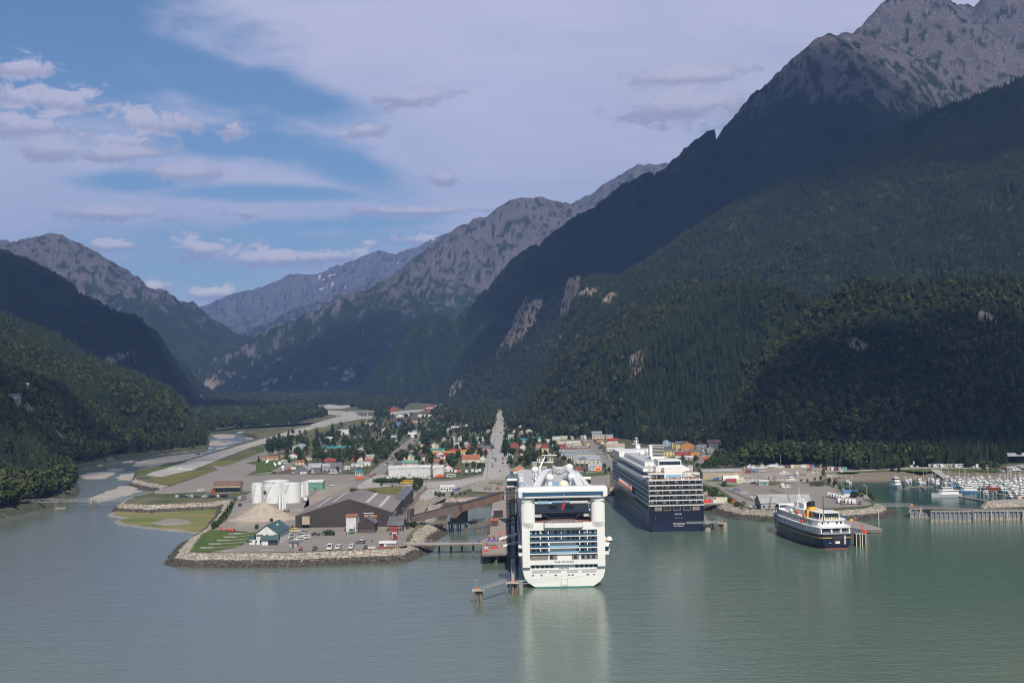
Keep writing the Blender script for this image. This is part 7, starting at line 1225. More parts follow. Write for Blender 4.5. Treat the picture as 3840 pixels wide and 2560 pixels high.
def vehicle(kind, col):
    if (kind, col) in VP: return VP[(kind, col)]
    L_, Wd, H1, H2 = {'car': (4.5, 1.8, .85, 1.45), 'suv': (4.8, 1.9, 1.05, 1.8), 'pickup': (5.6, 2.0, 1.1, 1.85), 'van': (5.8, 2.1, 1.2, 2.3), 'bus': (11, 2.5, 1.4, 3.1), 'school bus': (11, 2.5, 1.5, 3.0), 'minibus': (7.5, 2.4, 1.4, 2.9), 'motorhome': (8.5, 2.5, 1.5, 3.2), 'truck': (8, 2.5, 1.6, 3.2), 'trailer': (6.5, 2.3, 1.1, 2.7), 'cart': (2.6, 1.4, .6, 1.8), 'digger': (6, 2.4, 1.5, 2.8)}[kind]
    T = bpy.data.objects.new(kind.replace(' ', '_'), None); c = 'car ' + col; q = MB(); l, w = L_ / 2, Wd / 2; z0 = .35
    def prof(pts, m, ww=w):
        k = len(pts); V = [(-ww, y, z) for y, z in pts] + [(ww, y, z) for y, z in pts]; q.add(V, [(i, (i + 1) % k, k + (i + 1) % k, k + i) for i in range(k)] + [tuple(range(k))[::-1], tuple(range(k, 2 * k))], m)
    if kind in ('car', 'suv'):
        prof([(-l, z0), (-l, H1 * .9), (-l * .96, H1), (l * .5, H1), (l * .95, H1 * .8), (l, H1 * .6), (l, z0)], c); a, b = (-l * .9, -l * .75) if kind == 'suv' else (-l * .75, -l * .5)
        prof([(a, H1), (b, H2 - .08), (b + .2, H2), (l * .12, H2), (l * .22, H2 - .08), (l * .5, H1)], c, w * .86); q.obj('body', T) if False else None
        body = q; q = MB(); ww = w * .87
        V = [(-ww, b + .15, H1 + .05), (-ww, l * .36, H1 + .05), (-ww, l * .16, H2 - .12), (-ww, b + .3, H2 - .12)]; V2 = [(-x, y, z) for x, y, z in V]; q.add(V, [(0, 1, 2, 3)], 'window glass'); q.add(V2, [(3, 2, 1, 0)], 'window glass')
        ww = w * .78; q.add([(-ww, l * .49, H1 + .04), (ww, l * .49, H1 + .04), (ww * .9, l * .24, H2 - .1), (-ww * .9, l * .24, H2 - .1)], [(0, 1, 2, 3)], 'window glass'); q.add([(-ww, a - .02, H1 + .06), (ww, a - .02, H1 + .06), (ww * .9, b - .04, H2 - .12), (-ww * .9, b - .04, H2 - .12)], [(3, 2, 1, 0)], 'window glass'); gl = q
    elif kind == 'pickup':
        prof([(-l, .5), (-l, H1), (-l * .05, H1), (l * .55, H1), (l * .95, H1 * .92), (l, H1 * .7), (l, .45)], c); prof([(-l * .05, H1), (-l * .02, H2), (l * .32, H2), (l * .55, H1)], c, w * .88); q.box(-w * .8, w * .8, -l * .94, -l * .1, H1 - .02, H1 + .012, 'black'); body = q
        q = MB(); ww = w * .89
        for s in (-1, 1): q.box(s * ww - .01, s * ww + .01, l * .04, l * .32, H1 + .05, H2 - .12, 'window glass')
        q.add([(-w * .8, l * .56, H1 + .04), (w * .8, l * .56, H1 + .04), (w * .7, l * .35, H2 - .1), (-w * .7, l * .35, H2 - .1)], [(0, 1, 2, 3)], 'window glass'); gl = q
    elif kind == 'cart':
        q.box(-w, w, -l, l, .3, .75, c); q.box(-w * .8, w * .8, -l * .8, l * .4, .75, 1.05, 'paint tan'); q.box(-w, w, -l, l * .8, H2 - .1, H2, c)
        for x in (-w * .9, w * .9):
            for y in (-l * .9, l * .7): q.bar((x, y, .7), (x, y, H2), .04, 'black', 4)
        body = q; gl = None
    elif kind == 'digger':
        q.box(-w * .8, w * .8, -l * .5, l * .3, .6, 1.6, c); q.box(-w * .5, w * .3, -l * .2, l * .2, 1.6, H2, 'window glass'); q.bar((0, l * .2, 1.5), (0, l * .7, 3.2), .22, c, 5); q.bar((0, l * .7, 3.2), (0, l, 1.0), .18, c, 5); q.box(-.6, .6, l * .85, l * 1.05, .3, 1.1, 'dark steel'); body = q; gl = None
    else:
        fr = {'bus': .02, 'school bus': .18, 'minibus': .12, 'motorhome': .04, 'van': .22, 'truck': .0, 'trailer': 0}[kind]; yf = l - L_ * fr
        if kind == 'truck': q.box(-w, w, -l, l * .35, .9, H2, 'paint white' if col != 'bright orange' else c); prof([(l * .42, .5), (l * .42, 2.6), (l * .8, 2.6), (l, 1.5), (l, .5)], c, w * .95); q.box(-w * .4, w * .4, -l, l * .9, .6, .9, 'black')
        else:
            prof([(-l, z0), (-l, H2 - .15), (-l * .97, H2), (yf - .35, H2), (yf, H2 * .82 if fr < .1 else H1 + .1), (l, H1 * .85), (l, z0)] if fr else [(-l, z0 + .1), (-l, H2), (l, H2), (l * 1.0, z0 + .1)], c)
            if kind == 'school bus': q.box(-w - .02, w + .02, -l, l * .98, 1.0, 1.12, 'black')
            if kind == 'motorhome': q.box(-w - .02, w + .02, -l * .9, l * .6, 1.1, 1.35, 'paint tan')
        body = q; q = MB(); zt0, zt1 = H2 * .55, H2 * .82
        if kind != 'truck':
            n = {'bus': 8, 'school bus': 10, 'minibus': 5, 'motorhome': 4, 'van': 4, 'trailer': 2}[kind]
            for s in (-1, 1):
                for i in range(n): y0 = -l * .92 + (yf - .5 + l * .92) * i / n; q.box(s * w - .02, s * w + .02, y0, y0 + (yf + l) / n * (.78 if kind != 'trailer' else .3), zt0, zt1, 'window glass')
            q.box(-w * .8, w * .8, -l - .03, -l + .01, zt0, zt1, 'window glass') if kind != 'trailer' else None
            if fr: q.add([(-w * .85, yf + .06, H1 + .25), (w * .85, yf + .06, H1 + .25), (w * .8, yf - .28, H2 - .18), (-w * .8, yf - .28, H2 - .18)], [(0, 1, 2, 3)], 'window glass')
        else: q.add([(-w * .8, l * .98, 1.65), (w * .8, l * .98, 1.65), (w * .75, l * .82, 2.5), (-w * .75, l * .82, 2.5)], [(0, 1, 2, 3)], 'window glass')
        gl = q
    def ob(q, n):
        o = bpy.data.objects.new(n, q.mesh(n)); o.parent = T; return o
    ob(body, 'body'); 
    if gl and gl.v: ob(gl, 'windows')
    wr = .33 if L_ < 7 else .48; q = MB(); q.bar((-.12, 0, 0), (.12, 0, 0), wr, 'tyre', 10, smooth=False); wm_ = q.mesh('wheel')
    for s in (-1, 1):
        for y in (-l * .62, l * .62): o = bpy.data.objects.new('wheel', wm_); o.parent = T; o.location = (s * (w - .1), y, wr)
    VP[(kind, col)] = T; return T
VN = {'suv': ('suv', 'suv'), 'car': ('car', 'car')}
def park(kind, col, k, x, y, yaw=0, label=None, sc=None, group=None, anchor=None):
    T = vehicle(kind, col); g = G(k, x, y); cn = col.replace('bright ', ''); z = zf(g[1]) + .15
    o = dup(T, (g[0], g[1], z), R(yaw), label or f'{cn} {kind}', sc, cat=kind, group=group or 'parked vehicles', auto=label is None, anchor=anchor); return o
CARC = ['white', 'silver', 'dark grey', 'black', 'dark blue', 'white', 'grey', 'red', 'navy' if 'car navy' in MATS else 'blue', 'white']
for a_ in [('suv', 'red', 'C', 1340, 600, 5, 'dark red suv with a bright headlamp, nearest the fence'), ('suv', 'dark grey', 'C', 1652, 597, 175, 'grey suv parked facing the rocks'), ('minibus', 'white', 'C', 1985, 590, 180, 'tall white minibus seen from behind by the rocks'), ('van', 'white', 'C', 2172, 580, 170, 'white van facing us at the rocks edge'), ('van', 'white', 'D', 228, 570, 175, 'white van alone by the rocks, left of the grey car'), ('car', 'dark grey', 'D', 540, 560, 172, 'dark car beside the red lettered board'),
           ('suv', 'white', 'D', 470, 395, 160, 'white jeep standing behind the dark pickup in mid yard'), ('pickup', 'dark grey', 'D', 425, 455, 110, 'dark pickup stopped in mid yard'), ('minibus', 'white', 'D', 1170, 340, 185, 'white tour bus facing us before the red shelter'), ('truck', 'green', 'D', 235, 225, 180, 'green truck backing out of the orange roofed shed'), ('pickup', 'black', 'C', 1665, 280, 95, 'black pickup on the yard road'), ('van', 'grey', 'C', 1400, 245, 95, 'long grey van with red tail beside the black pickup'), ('van', 'white', 'C', 1300, 395, 100, 'white passenger van in front of the pair behind the fence'), ('van', 'white', 'C', 1390, 362, 100, 'white passenger van, middle of the three'), ('van', 'white', 'C', 1440, 350, 100, 'white passenger van, rear one of the three'),
           ('minibus', 'white', 'C', 1090, 345, 170, 'white camper bus parked beside the green roofed office'), ('van', 'bright yellow', 'C', 1150, 200, 95, 'yellow van among the vehicles behind the office'), ('suv', 'white', 'C', 1235, 200, 95, 'white car just in front of the yellow van'), ('suv', 'white', 'C', 1015, 175, 95, 'white suv behind the yellow van'), ('truck', 'bright red', 'C', 880, 155, 95, 'long red vehicle behind the green roof'),
           ('bus', 'grey', 'Z1', 658, 372, 170, 'grey coach on the road beside the tanks'), ('car', 'dark grey', 'Z1', 620, 362, 5, 'dark car on the road beside the grey coach'), ('car', 'black', 'Z1', 602, 378, 10, 'black car at the bend near the coach'), ('suv', 'black', 'Z1', 641, 420, 175, 'small black suv driving past the gravel heap'), ('truck', 'bright yellow', 'Z1', 1165, 385, 10, 'yellow tank truck parked by the white tanks'), ('van', 'white', 'Z1', 325, 305, 90, 'white van on the apron near the terminal'), ('school bus', 'bright yellow', 'Q', 780, 980, 92, 'yellow school bus behind the hedge'), ('truck', 'bright orange', 'Z1', 1598, 212, 95, 'orange truck at the corner of the apron fence'), ('pickup', 'white', 'Z1', 1385, 263, 92, 'white pickup on the apron beyond the green building')]: park(*a_)
for i, x in enumerate(np.linspace(135, 520, 15)): park(['suv', 'car', 'pickup', 'suv', 'van'][i % 5], ['white', 'dark grey', 'dark blue', 'black', 'white', 'black', 'dark blue', 'dark grey'][i % 8], 'Z1', x, 352 - (i % 2) * 3, rn2.uniform(-20, 200) if i % 3 else 15)
for i, y in enumerate((1075 - 1075 + 790, 735, 690, 655, 600, 560, 545, 480, 455, 425)): t = (y - 400) / 700; park(CARC and ['suv', 'car', 'pickup', 'van'][i % 4], CARC[(i * 3) % 10], 'Q', 2112 + (1 - t) * 30, y - 20, 0)
for i, y in enumerate((570, 590, 612, 640, 665, 300, 270, 205)): park(['car', 'suv', 'car', 'pickup'][i % 4], CARC[(i * 3 + 1) % 10], 'Q', 2290, y, 0)
for a_ in [('car', 'red', 'Q', 2250, 790, 0), ('bus', 'green', 'Q', 2175, 620, 0), ('car', 'white', 'Q', 2208, 465, 90), ('car', 'white', 'Q', 2165, 235, 90), ('car', 'dark grey', 'Q', 2208, 240, 0), ('bus', 'green', 'Q', 2255, 190, 0), ('car', 'blue', 'Q', 2265, 28, 0), ('car', 'dark grey', 'Q', 2300, 60, 0), ('car', 'white', 'Z3', 2150, 178, 0), ('car', 'dark grey', 'Z3', 2148, 205, 0), ('car', 'black', 'Q', 2145, 425, 90)]: park(*a_)
for i, (x, y) in enumerate(((330, 785), (378, 748), (435, 695), (470, 670), (545, 605), (900, 310), (915, 355), (865, 380), (810, 405), (560, 590))): park(['suv', 'car', 'pickup'][i % 3], ['white', 'white', 'white', 'dark grey', 'blue', 'black', 'silver', 'white', 'bright orange', 'dark grey'][i], 'Q', x, y, -30 if i < 5 else -15)
for a_ in [('car', 'red', 'Q', 215, 878, -35), ('pickup', 'red', 'Q', 262, 852, -30), ('truck', 'bright orange', 'Q', 1600, 810, 10), ('truck', 'white', 'Q', 1545, 815, 5), ('truck', 'white', 'Q', 1715, 815, 5), ('truck', 'silver', 'Q', 1815, 805, 0), ('truck', 'white', 'Q', 1870, 810, 10), ('truck', 'bright red', 'Q', 1925, 800, 5), ('motorhome', 'white', 'Q', 1480, 880, 80), ('truck', 'bright orange', 'Q', 1290, 890, 90), ('van', 'white', 'Q', 1140, 910, 0), ('trailer', 'white', 'Q', 1050, 900, 90), ('trailer', 'white', 'Q', 960, 900, 90), ('trailer', 'white', 'Q', 820, 900, 90), ('trailer', 'white', 'Q', 640, 900, 90), ('trailer', 'white', 'Q', 520, 905, 90), ('pickup', 'dark grey', 'Q', 1400, 895, 80), ('van', 'blue', 'Q', 1650, 790, 60),
           ('suv', 'white', 'I', 715, 310, 95), ('suv', 'silver', 'I', 775, 300, 95), ('suv', 'red', 'I', 1175, 270, 20), ('suv', 'dark grey', 'I', 565, 255, 10), ('car', 'white', 'I', 575, 355, 10), ('suv', 'blue', 'I', 1130, 295, 80),
           ('suv', 'white', 'K', 825, 1155, 0), ('pickup', 'black', 'K', 395, 1145, 60), ('car', 'black', 'K', 300, 1105, 60), ('car', 'blue', 'K', 740, 905, 30), ('suv', 'dark grey', 'K', 780, 890, 30), ('car', 'red', 'K', 1150, 690, 90), ('van', 'white', 'K', 1740, 1155, 90), ('pickup', 'white', 'K', 1660, 1160, 95), ('suv', 'dark grey', 'K', 1510, 1100, 10), ('trailer', 'white', 'K', 1210, 1130, 90), ('pickup', 'white', 'K', 1250, 1145, 90), ('trailer', 'white', 'K', 1050, 1170, 90), ('truck', 'white', 'K', 690, 690, 60), ('trailer', 'white', 'K', 620, 900, 80), ('truck', 'bright red', 'K', 800, 1075, 90), ('suv', 'red', 'K', 1640, 1110, 80)]: park(*a_)
for i, (x, y) in enumerate(((1755, 165), (1825, 165), (1900, 175), (1965, 170), (1668, 265), (1745, 268), (1895, 262))): park('cart', 'green' if i < 6 else 'rust', 'I', x, y, 170, sc=1.5, group='green carts on the gravel lot')
for a_ in [('pickup', 'blue', 'G', 755, 655, 95), ('suv', 'white', 'G', 895, 710, 92), ('suv', 'white', 'G', 1065, 770, 85), ('suv', 'white', 'G', 1060, 795, 85), ('suv', 'dark grey', 'G', 870, 895, 90), ('pickup', 'silver', 'G', 1008, 955, 175), ('suv', 'blue', 'G', 1092, 955, 175), ('pickup', 'white', 'G', 970, 420, 80, 'white flatbed pickup on the gravel boat lot'), ('van', 'white', 'G', 1310, 440, 60), ('suv', 'white', 'G', 1345, 455, 10), ('suv', 'dark grey', 'G', 1432, 465, 175), ('van', 'red', 'G', 965, 345, 90), ('suv', 'blue', 'G', 1045, 340, 80), ('pickup', 'blue', 'G', 1100, 335, 80), ('suv', 'white', 'G', 1200, 325, 80), ('pickup', 'white', 'G', 1235, 330, 80), ('digger', 'orange', 'G', 935, 295, 60, 'rusty orange digger behind the tan warehouse'), ('truck', 'white', 'G', 1360, 255, 95), ('suv', 'dark grey', 'G', 2040, 300, 95), ('suv', 'white', 'G', 2140, 340, 60),
           ('motorhome', 'white', 'G', 1575, 600, 170, 'white camper parked alone in the lot'), ('trailer', 'white', 'G', 1635, 620, 90, 'small white trailer beside the lone camper'), ('bus', 'brown', 'G', 2180, 570, 93, 'large brown motor coach by the shrubs'), ('pickup', 'black', 'G', 2230, 575, 93), ('van', 'blue', 'U', 1165, 1110, 80), ('van', 'blue', 'U', 1250, 1125, 90), ('trailer', 'white', 'U', 900, 1040, 80),
           ('truck', 'white', 'U', 980, 590, 20), ('suv', 'black', 'U', 1075, 640, 30), ('suv', 'white', 'U', 1000, 675, 70), ('car', 'dark grey', 'U', 975, 670, 70), ('van', 'bright orange', 'U', 1010, 730, 90), ('trailer', 'bright orange', 'U', 1060, 740, 90), ('suv', 'white', 'U', 940, 745, 60), ('van', 'bright orange', 'U', 1530, 545, 90), ('trailer', 'rust', 'U', 1470, 548, 90), ('van', 'white', 'U', 1390, 545, 90), ('van', 'white', 'U', 1720, 545, 80), ('truck', 'rust', 'U', 1790, 540, 90), ('suv', 'white', 'U', 1480, 640, 90), ('suv', 'white', 'U', 1550, 690, 90),
           ('trailer', 'white', 'Z6', 640, 665, 70), ('pickup', 'white', 'Z6', 680, 668, 80), ('suv', 'black', 'Z6', 705, 672, 80), ('trailer', 'white', 'Z6', 735, 655, 80)]: park(*a_)
for i in range(6): park('motorhome', ['white', 'cream', 'white', 'silver', 'white', 'white'][i], 'Z6', 1600 + i * 32, 822 + i * 8, 168)
for i in range(5): park('motorhome', ['white', 'grey', 'cream', 'white', 'silver'][i], 'Z6', 1715 + i * 42, 895 + i * 3, 172)
park('suv', 'black', 'Z6', 1752, 912, 175); park('pickup', 'dark grey', 'Z6', 1958, 910, 165)
for i in range(9): park(['motorhome', 'trailer', 'motorhome'][i % 3], ['grey', 'white', 'white', 'silver', 'white', 'cream'][i % 6], 'Z7', 1175 + i * 45, 378, rn2.choice([150, 170, 95]))
for i in range(20): park(['suv', 'pickup', 'car', 'trailer'][i % 4], CARC[(i * 7) % 10], 'Z7', 2085 + (i % 10) * 32, 400 + (i // 10) * 26 + rn2.uniform(-4, 4), rn2.choice([80, 95, 10]))
for i, (x, y) in enumerate(((940, 375), (975, 330), (1010, 378), (1330, 270), (1380, 280), (1430, 275), (1165, 285), (350, 345), (380, 295), (180, 345), (205, 300), (450, 345), (1760, 300), (1765, 370), (1720, 380), (60, 430), (1870, 380), (1905, 385))): park(['trailer', 'motorhome', 'van'][i % 3], ['white', 'white', 'silver'][i % 3], 'Z7', x, y + 12, rn2.choice([90, 70, 160]))
park('van', 'silver', 'Z7', 2265, 300, 95)
for i in range(9): park(['suv', 'van', 'car'][i % 3], CARC[i], 'T', 2160 - i * 42 + (i % 2) * 20, 735 - i * 52, 20)
def heli(loc, yaw, label, co='bright red'):
    T = thing('helicopter', label, 'helicopter', loc, yaw); q = MB(); q.lathe([(.02, -1.9), (.5, -1.6), (.85, -.8), (.95, 0), (.8, .9), (.35, 1.6), (.02, 1.9)], 'paint ' + co, (0, 0, 0), 12); q.v = [(x, z_ + .3, y * 1.05 + 1.6) for x, y, z_ in q.v]; q.bar((0, -1, 1.9), (0, -6.6, 2.1), .42, 'paint ' + co, 8, .14); q.obj('fuselage', T)
    q = MB(); q.lathe([(.02, -.9), (.5, -.6), (.72, 0), (.55, .7), (.02, 1.0)], 'window glass', (0, 0, 0), 12); q.v = [(x, z_ + 1.35, y + 1.75) for x, y, z_ in q.v]; q.obj('canopy', T); q = MB(); q.box(-.08, .08, -7.2, -6.4, 1.6, 3.4, 'paint bright red'); q.obj('tail_fin', T)
    q = MB(); q.bar((0, 0, 2.3), (0, 0, 3.0), .12, 'steel', 6); 
    for a in (.5, .5 + 2.09, .5 + 4.19): q.bar((0, 0, 3.0), (5.3 * math.cos(a), 5.3 * math.sin(a), 3.0), .1, 'light cap' if label.startswith('small') else 'ship grey', 4)
    q.obj('rotor', T)
    for s in (-1, 1):
        q = MB(); q.bar((s * 1.0, -1.6, .1), (s * 1.0, 2.0, .1), .07, 'black', 5)
        for y in (-.8, 1): q.bar((s * .5, y, 1.0), (s * 1.0, y, .1), .05, 'black', 4)
        q.obj('skid', T)
g = G('Z1', 575, 638); heli((g[0], g[1], GZ + .12), R(-100), 'red helicopter with white nose parked on the helicopter lawn')
v = AT('Z3', 1637, 208, 1500); heli(v, R(160), 'red helicopter in flight over the town trees'); v = AT('Z2', 1217, 1122, 870); heli(v, R(175), 'small dark helicopter flying low over the tidal flat', 'dark grey')
def person_mesh(shirt, trousers, sit=False):
    q = MB(); 
    def limb(p, r, m): 
        for (a, b, ra, rb) in zip(p[:-1], p[1:], r[:-1], r[1:]): q.bar(a, b, ra, m, 8, rb)
    me = bpy.data.meshes.new('s'); V = [(0, 0, .95), (0, 0, 1.2), (0, 0, 1.42), (0, 0, 1.5), (0, .02, 1.68), (.1, 0, .9), (.12, .12, .5), (.12, .05, .06), (.12, .2, .03), (-.1, 0, .9), (-.12, -.05, .5), (-.12, -.2, .08), (-.12, -.05, .03), (.2, 0, 1.4), (.25, .03, 1.12), (.24, .16, .88), (-.2, 0, 1.4), (-.25, -.05, 1.12), (-.24, .02, .86)]
    E = [(0, 1), (1, 2), (2, 3), (3, 4), (0, 5), (5, 6), (6, 7), (7, 8), (0, 9), (9, 10), (10, 11), (11, 12), (2, 13), (13, 14), (14, 15), (2, 16), (16, 17), (17, 18)]; Rr = [.15, .15, .15, .055, .10, .09, .065, .045, .04, .09, .065, .045, .04, .07, .045, .035, .07, .045, .035]
    me.from_pydata(V, E, []); o = bpy.data.objects.new('s', me); COL.objects.link(o); md = o.modifiers.new('k', 'SKIN'); 
    for d, r in zip(me.skin_vertices[0].data, Rr): d.radius = (r, r * .8)
    me.skin_vertices[0].data[0].use_root = True; dg = bpy.context.evaluated_depsgraph_get(); dg.update(); m2 = bpy.data.meshes.new_from_object(o.evaluated_get(dg)); bpy.data.objects.remove(o); m2.name = 'person'
    M('skin', (.45, .28, .2), .6); m2.materials.clear()
    for n in ('paint ' + shirt, 'paint ' + trousers, 'skin'): m2.materials.append(MATS[n])
    for p in m2.polygons: z = p.center.z; p.material_index = 2 if z > 1.5 or (abs(p.center.x) > .2 and z < .98) else 0 if z > .93 else 1; p.use_smooth = True
    return m2
PM = [person_mesh(a, b) for a, b in (('red', 'black'), ('white', 'dark grey'), ('blue', 'black'), ('dark grey', 'black'), ('pale blue', 'tan'), ('black', 'blue'))]
PD = ['red top', 'white top', 'blue top', 'dark top', 'pale blue top', 'black jacket']
def person(k, x, y, z=None, i=None):
    i = rn2.randrange(6) if i is None else i; g = G(k, x, y, GZ if z is None else z); o = bpy.data.objects.new('person', PM[i]); COL.objects.link(o); o.location = (g[0], g[1], (zf(g[1]) + .12) if z is None else z); o.rotation_euler.z = rn2.random() * 6.28; tag(o, 'person in ' + PD[i], 'person', 'people on foot', auto=True)
for x, y in ((390, 1240), (372, 1238), (640, 1235), (660, 1235), (680, 1232), (1275, 1238), (1540, 1235), (1560, 1237)): person('I', x, y + 8, 5)
for x, y in ((430, 925), (450, 930), (540, 925), (560, 918), (215, 1140), (230, 1138), (1470, 195), (1490, 200), (1480, 175), (1210, 105), (1225, 100), (1265, 70), (1690, 95), (1715, 95), (1835, 80), (1935, 25)): person('I', x, y)
for i in range(16): person('I', 1380 + i * 24 + rn2.uniform(-5, 5), 852, 5)
for i in range(34): person('E', rn2.uniform(560, 1420), rn2.uniform(540, 700), 5)
for x, y in ((870, 480), (680, 425)): pass
person('D', 680, 425); person('D', 665, 422); person('D', 118, 262); person('Z7', 60, 880); person('Z7', 250, 862); person('E', 1070, 250, 5); person('E', 620, 820, 5)
for i in range(22): person('T', 2010 + rn2.uniform(-60, 60) - i * 9, 600 - i * 13)
def canopy(k, x, y, z, w, col, label):
    g = G(k, x, y, z); T = thing('canopy', label, 'canopy', (g[0], g[1], z)); q = MB(); q.add([(-w, -w, 2.3), (w, -w, 2.3), (w, w, 2.3), (-w, w, 2.3), (0, 0, 3.4)], [(0, 1, 4), (1, 2, 4), (2, 3, 4), (3, 0, 4), (3, 2, 1, 0)], 'canopy ' + col); q.obj('cover', T)
    for a in (-1, 1):
        for b in (-1, 1): q = MB(); q.bar((a * w * .95, b * w * .95, 0), (a * w * .95, b * w * .95, 2.3), .05, 'steel', 4); q.obj('leg', T)
M('canopy purple', (.11, .055, .36), .7); canopy('E', 745, 830, 5, 1.4, 'purple', 'purple pop-up canopy on the pier, the one farther from the ship'); canopy('E', 935, 828, 5, 1.5, 'purple', 'purple pop-up canopy on the pier, the one nearer the ship')
for (x, y, l, h, c, lab) in ((905, 930, 4.4, .9, 'bright red', 'long bright red barrier block in front of the purple canopies'), (618, 940, 1.5, .8, 'white', 'small white panel beside the red barrier block'), (625, 1055, 1.9, .7, 'bright red', 'low bright red barrier block at the pier corner'), (510, 1080, .5, 1.3, 'bright red', 'upright red post at the pier corner')): cont('E', x, y, l, c, lab, z=5, h=h, w=.8, auto=False, name='barrier_block', cat='barrier', group='red barriers on the pier')
for x, y in ((815, 500), (1065, 450), (545, 830), (1430, 480)): g = G('E', x, y, 5); q = MB(); q.lathe([(.45, 0), (.42, .1), (.12, 1.3), (.03, 1.4)], 'paint bright red', n=8); o = q.obj('traffic_cone'); o.location = (g[0], g[1], 5); tag(o, 'red cone', 'cone', 'red cones on the pier', auto=True)
for (x0, y0, z0, x1, y1, z1, lab) in ((1085, 600, 5.6, 1755, 475, 8.2, 'upper white covered gangway from the pier into the ship'), (1245, 850, 5.6, 1810, 790, 7.2, 'lower white covered gangway nearest the stern')):
    d0, d1 = G('E', x0, y0, z0), G('E', x1, y1, z1); a, b = Vector((*d0, z0)), Vector((*d1, z1)); b.y = a.y + 1; T = thing('gangway', lab, 'gangway', a, 0, 'gangways of the white ship'); b = b - a; q = MB()
    q.add([(0, -.6, -.5), (0, .6, -.5), (b.x, b.y + .6, b.z - .5), (b.x, b.y - .6, b.z - .5), (0, -.6, .7), (0, .6, .7), (b.x, b.y + .6, b.z + .7), (b.x, b.y - .6, b.z + .7)], [(4, 7, 6, 5), (0, 1, 2, 3), (0, 3, 7, 4), (1, 5, 6, 2), (0, 4, 5, 1), (3, 2, 6, 7)], 'ship white'); q.obj('cover', T)
    for t in (.1, .9): q = MB(); c = b * t; q.bar((c.x, c.y, c.z - .5), (c.x, c.y, 5 - z0), .1, 'steel', 4); q.obj('wheel_leg', T)
    q = MB(); 
    for i in range(8): c0, c1 = b * (.42 + i * .06), b * (.45 + i * .06); q.add([(c0.x, c0.y - .63, c0.z), (c1.x, c1.y - .63, c1.z), (c1.x, c1.y - .63, c1.z + .3), (c0.x, c0.y - .63, c0.z + .3)], [(0, 1, 2, 3)], 'dark steel')
    q.obj('lettering', T)
g = G('E', 1440, 480, 5); T = thing('dock_crane', 'bright red knuckle crane standing on the ore pier', 'crane', (g[0], g[1], 5)); q = MB(); q.bar((0, 0, 0), (0, 0, 3.2), .3, 'paint bright red', 6); q.obj('post', T); q = MB(); q.bar((0, 0, 3.0), (-.6, 0, 4.6), .16, 'paint bright red', 5); q.bar((-.2, 0, 2.4), (-5.5, 0, 1.7), .14, 'paint bright red', 5); q.obj('boom', T)
B('I', 1762, 1905, 925, 3.2, 4, 'x', .8, 'brown', 'rust', 'small rust roofed cabin at the near end of the ore pier', 'cabin', 'pier_cabin', win=0, z=5); B('I', 1820, 1990, 770, 4.6, 6, 'f', 0, 'black', 'tan', 'dark braced machine house with pale top on the ore pier', 'machine house', 'machine_house', win=0, door=False, z=5)
BP = {}
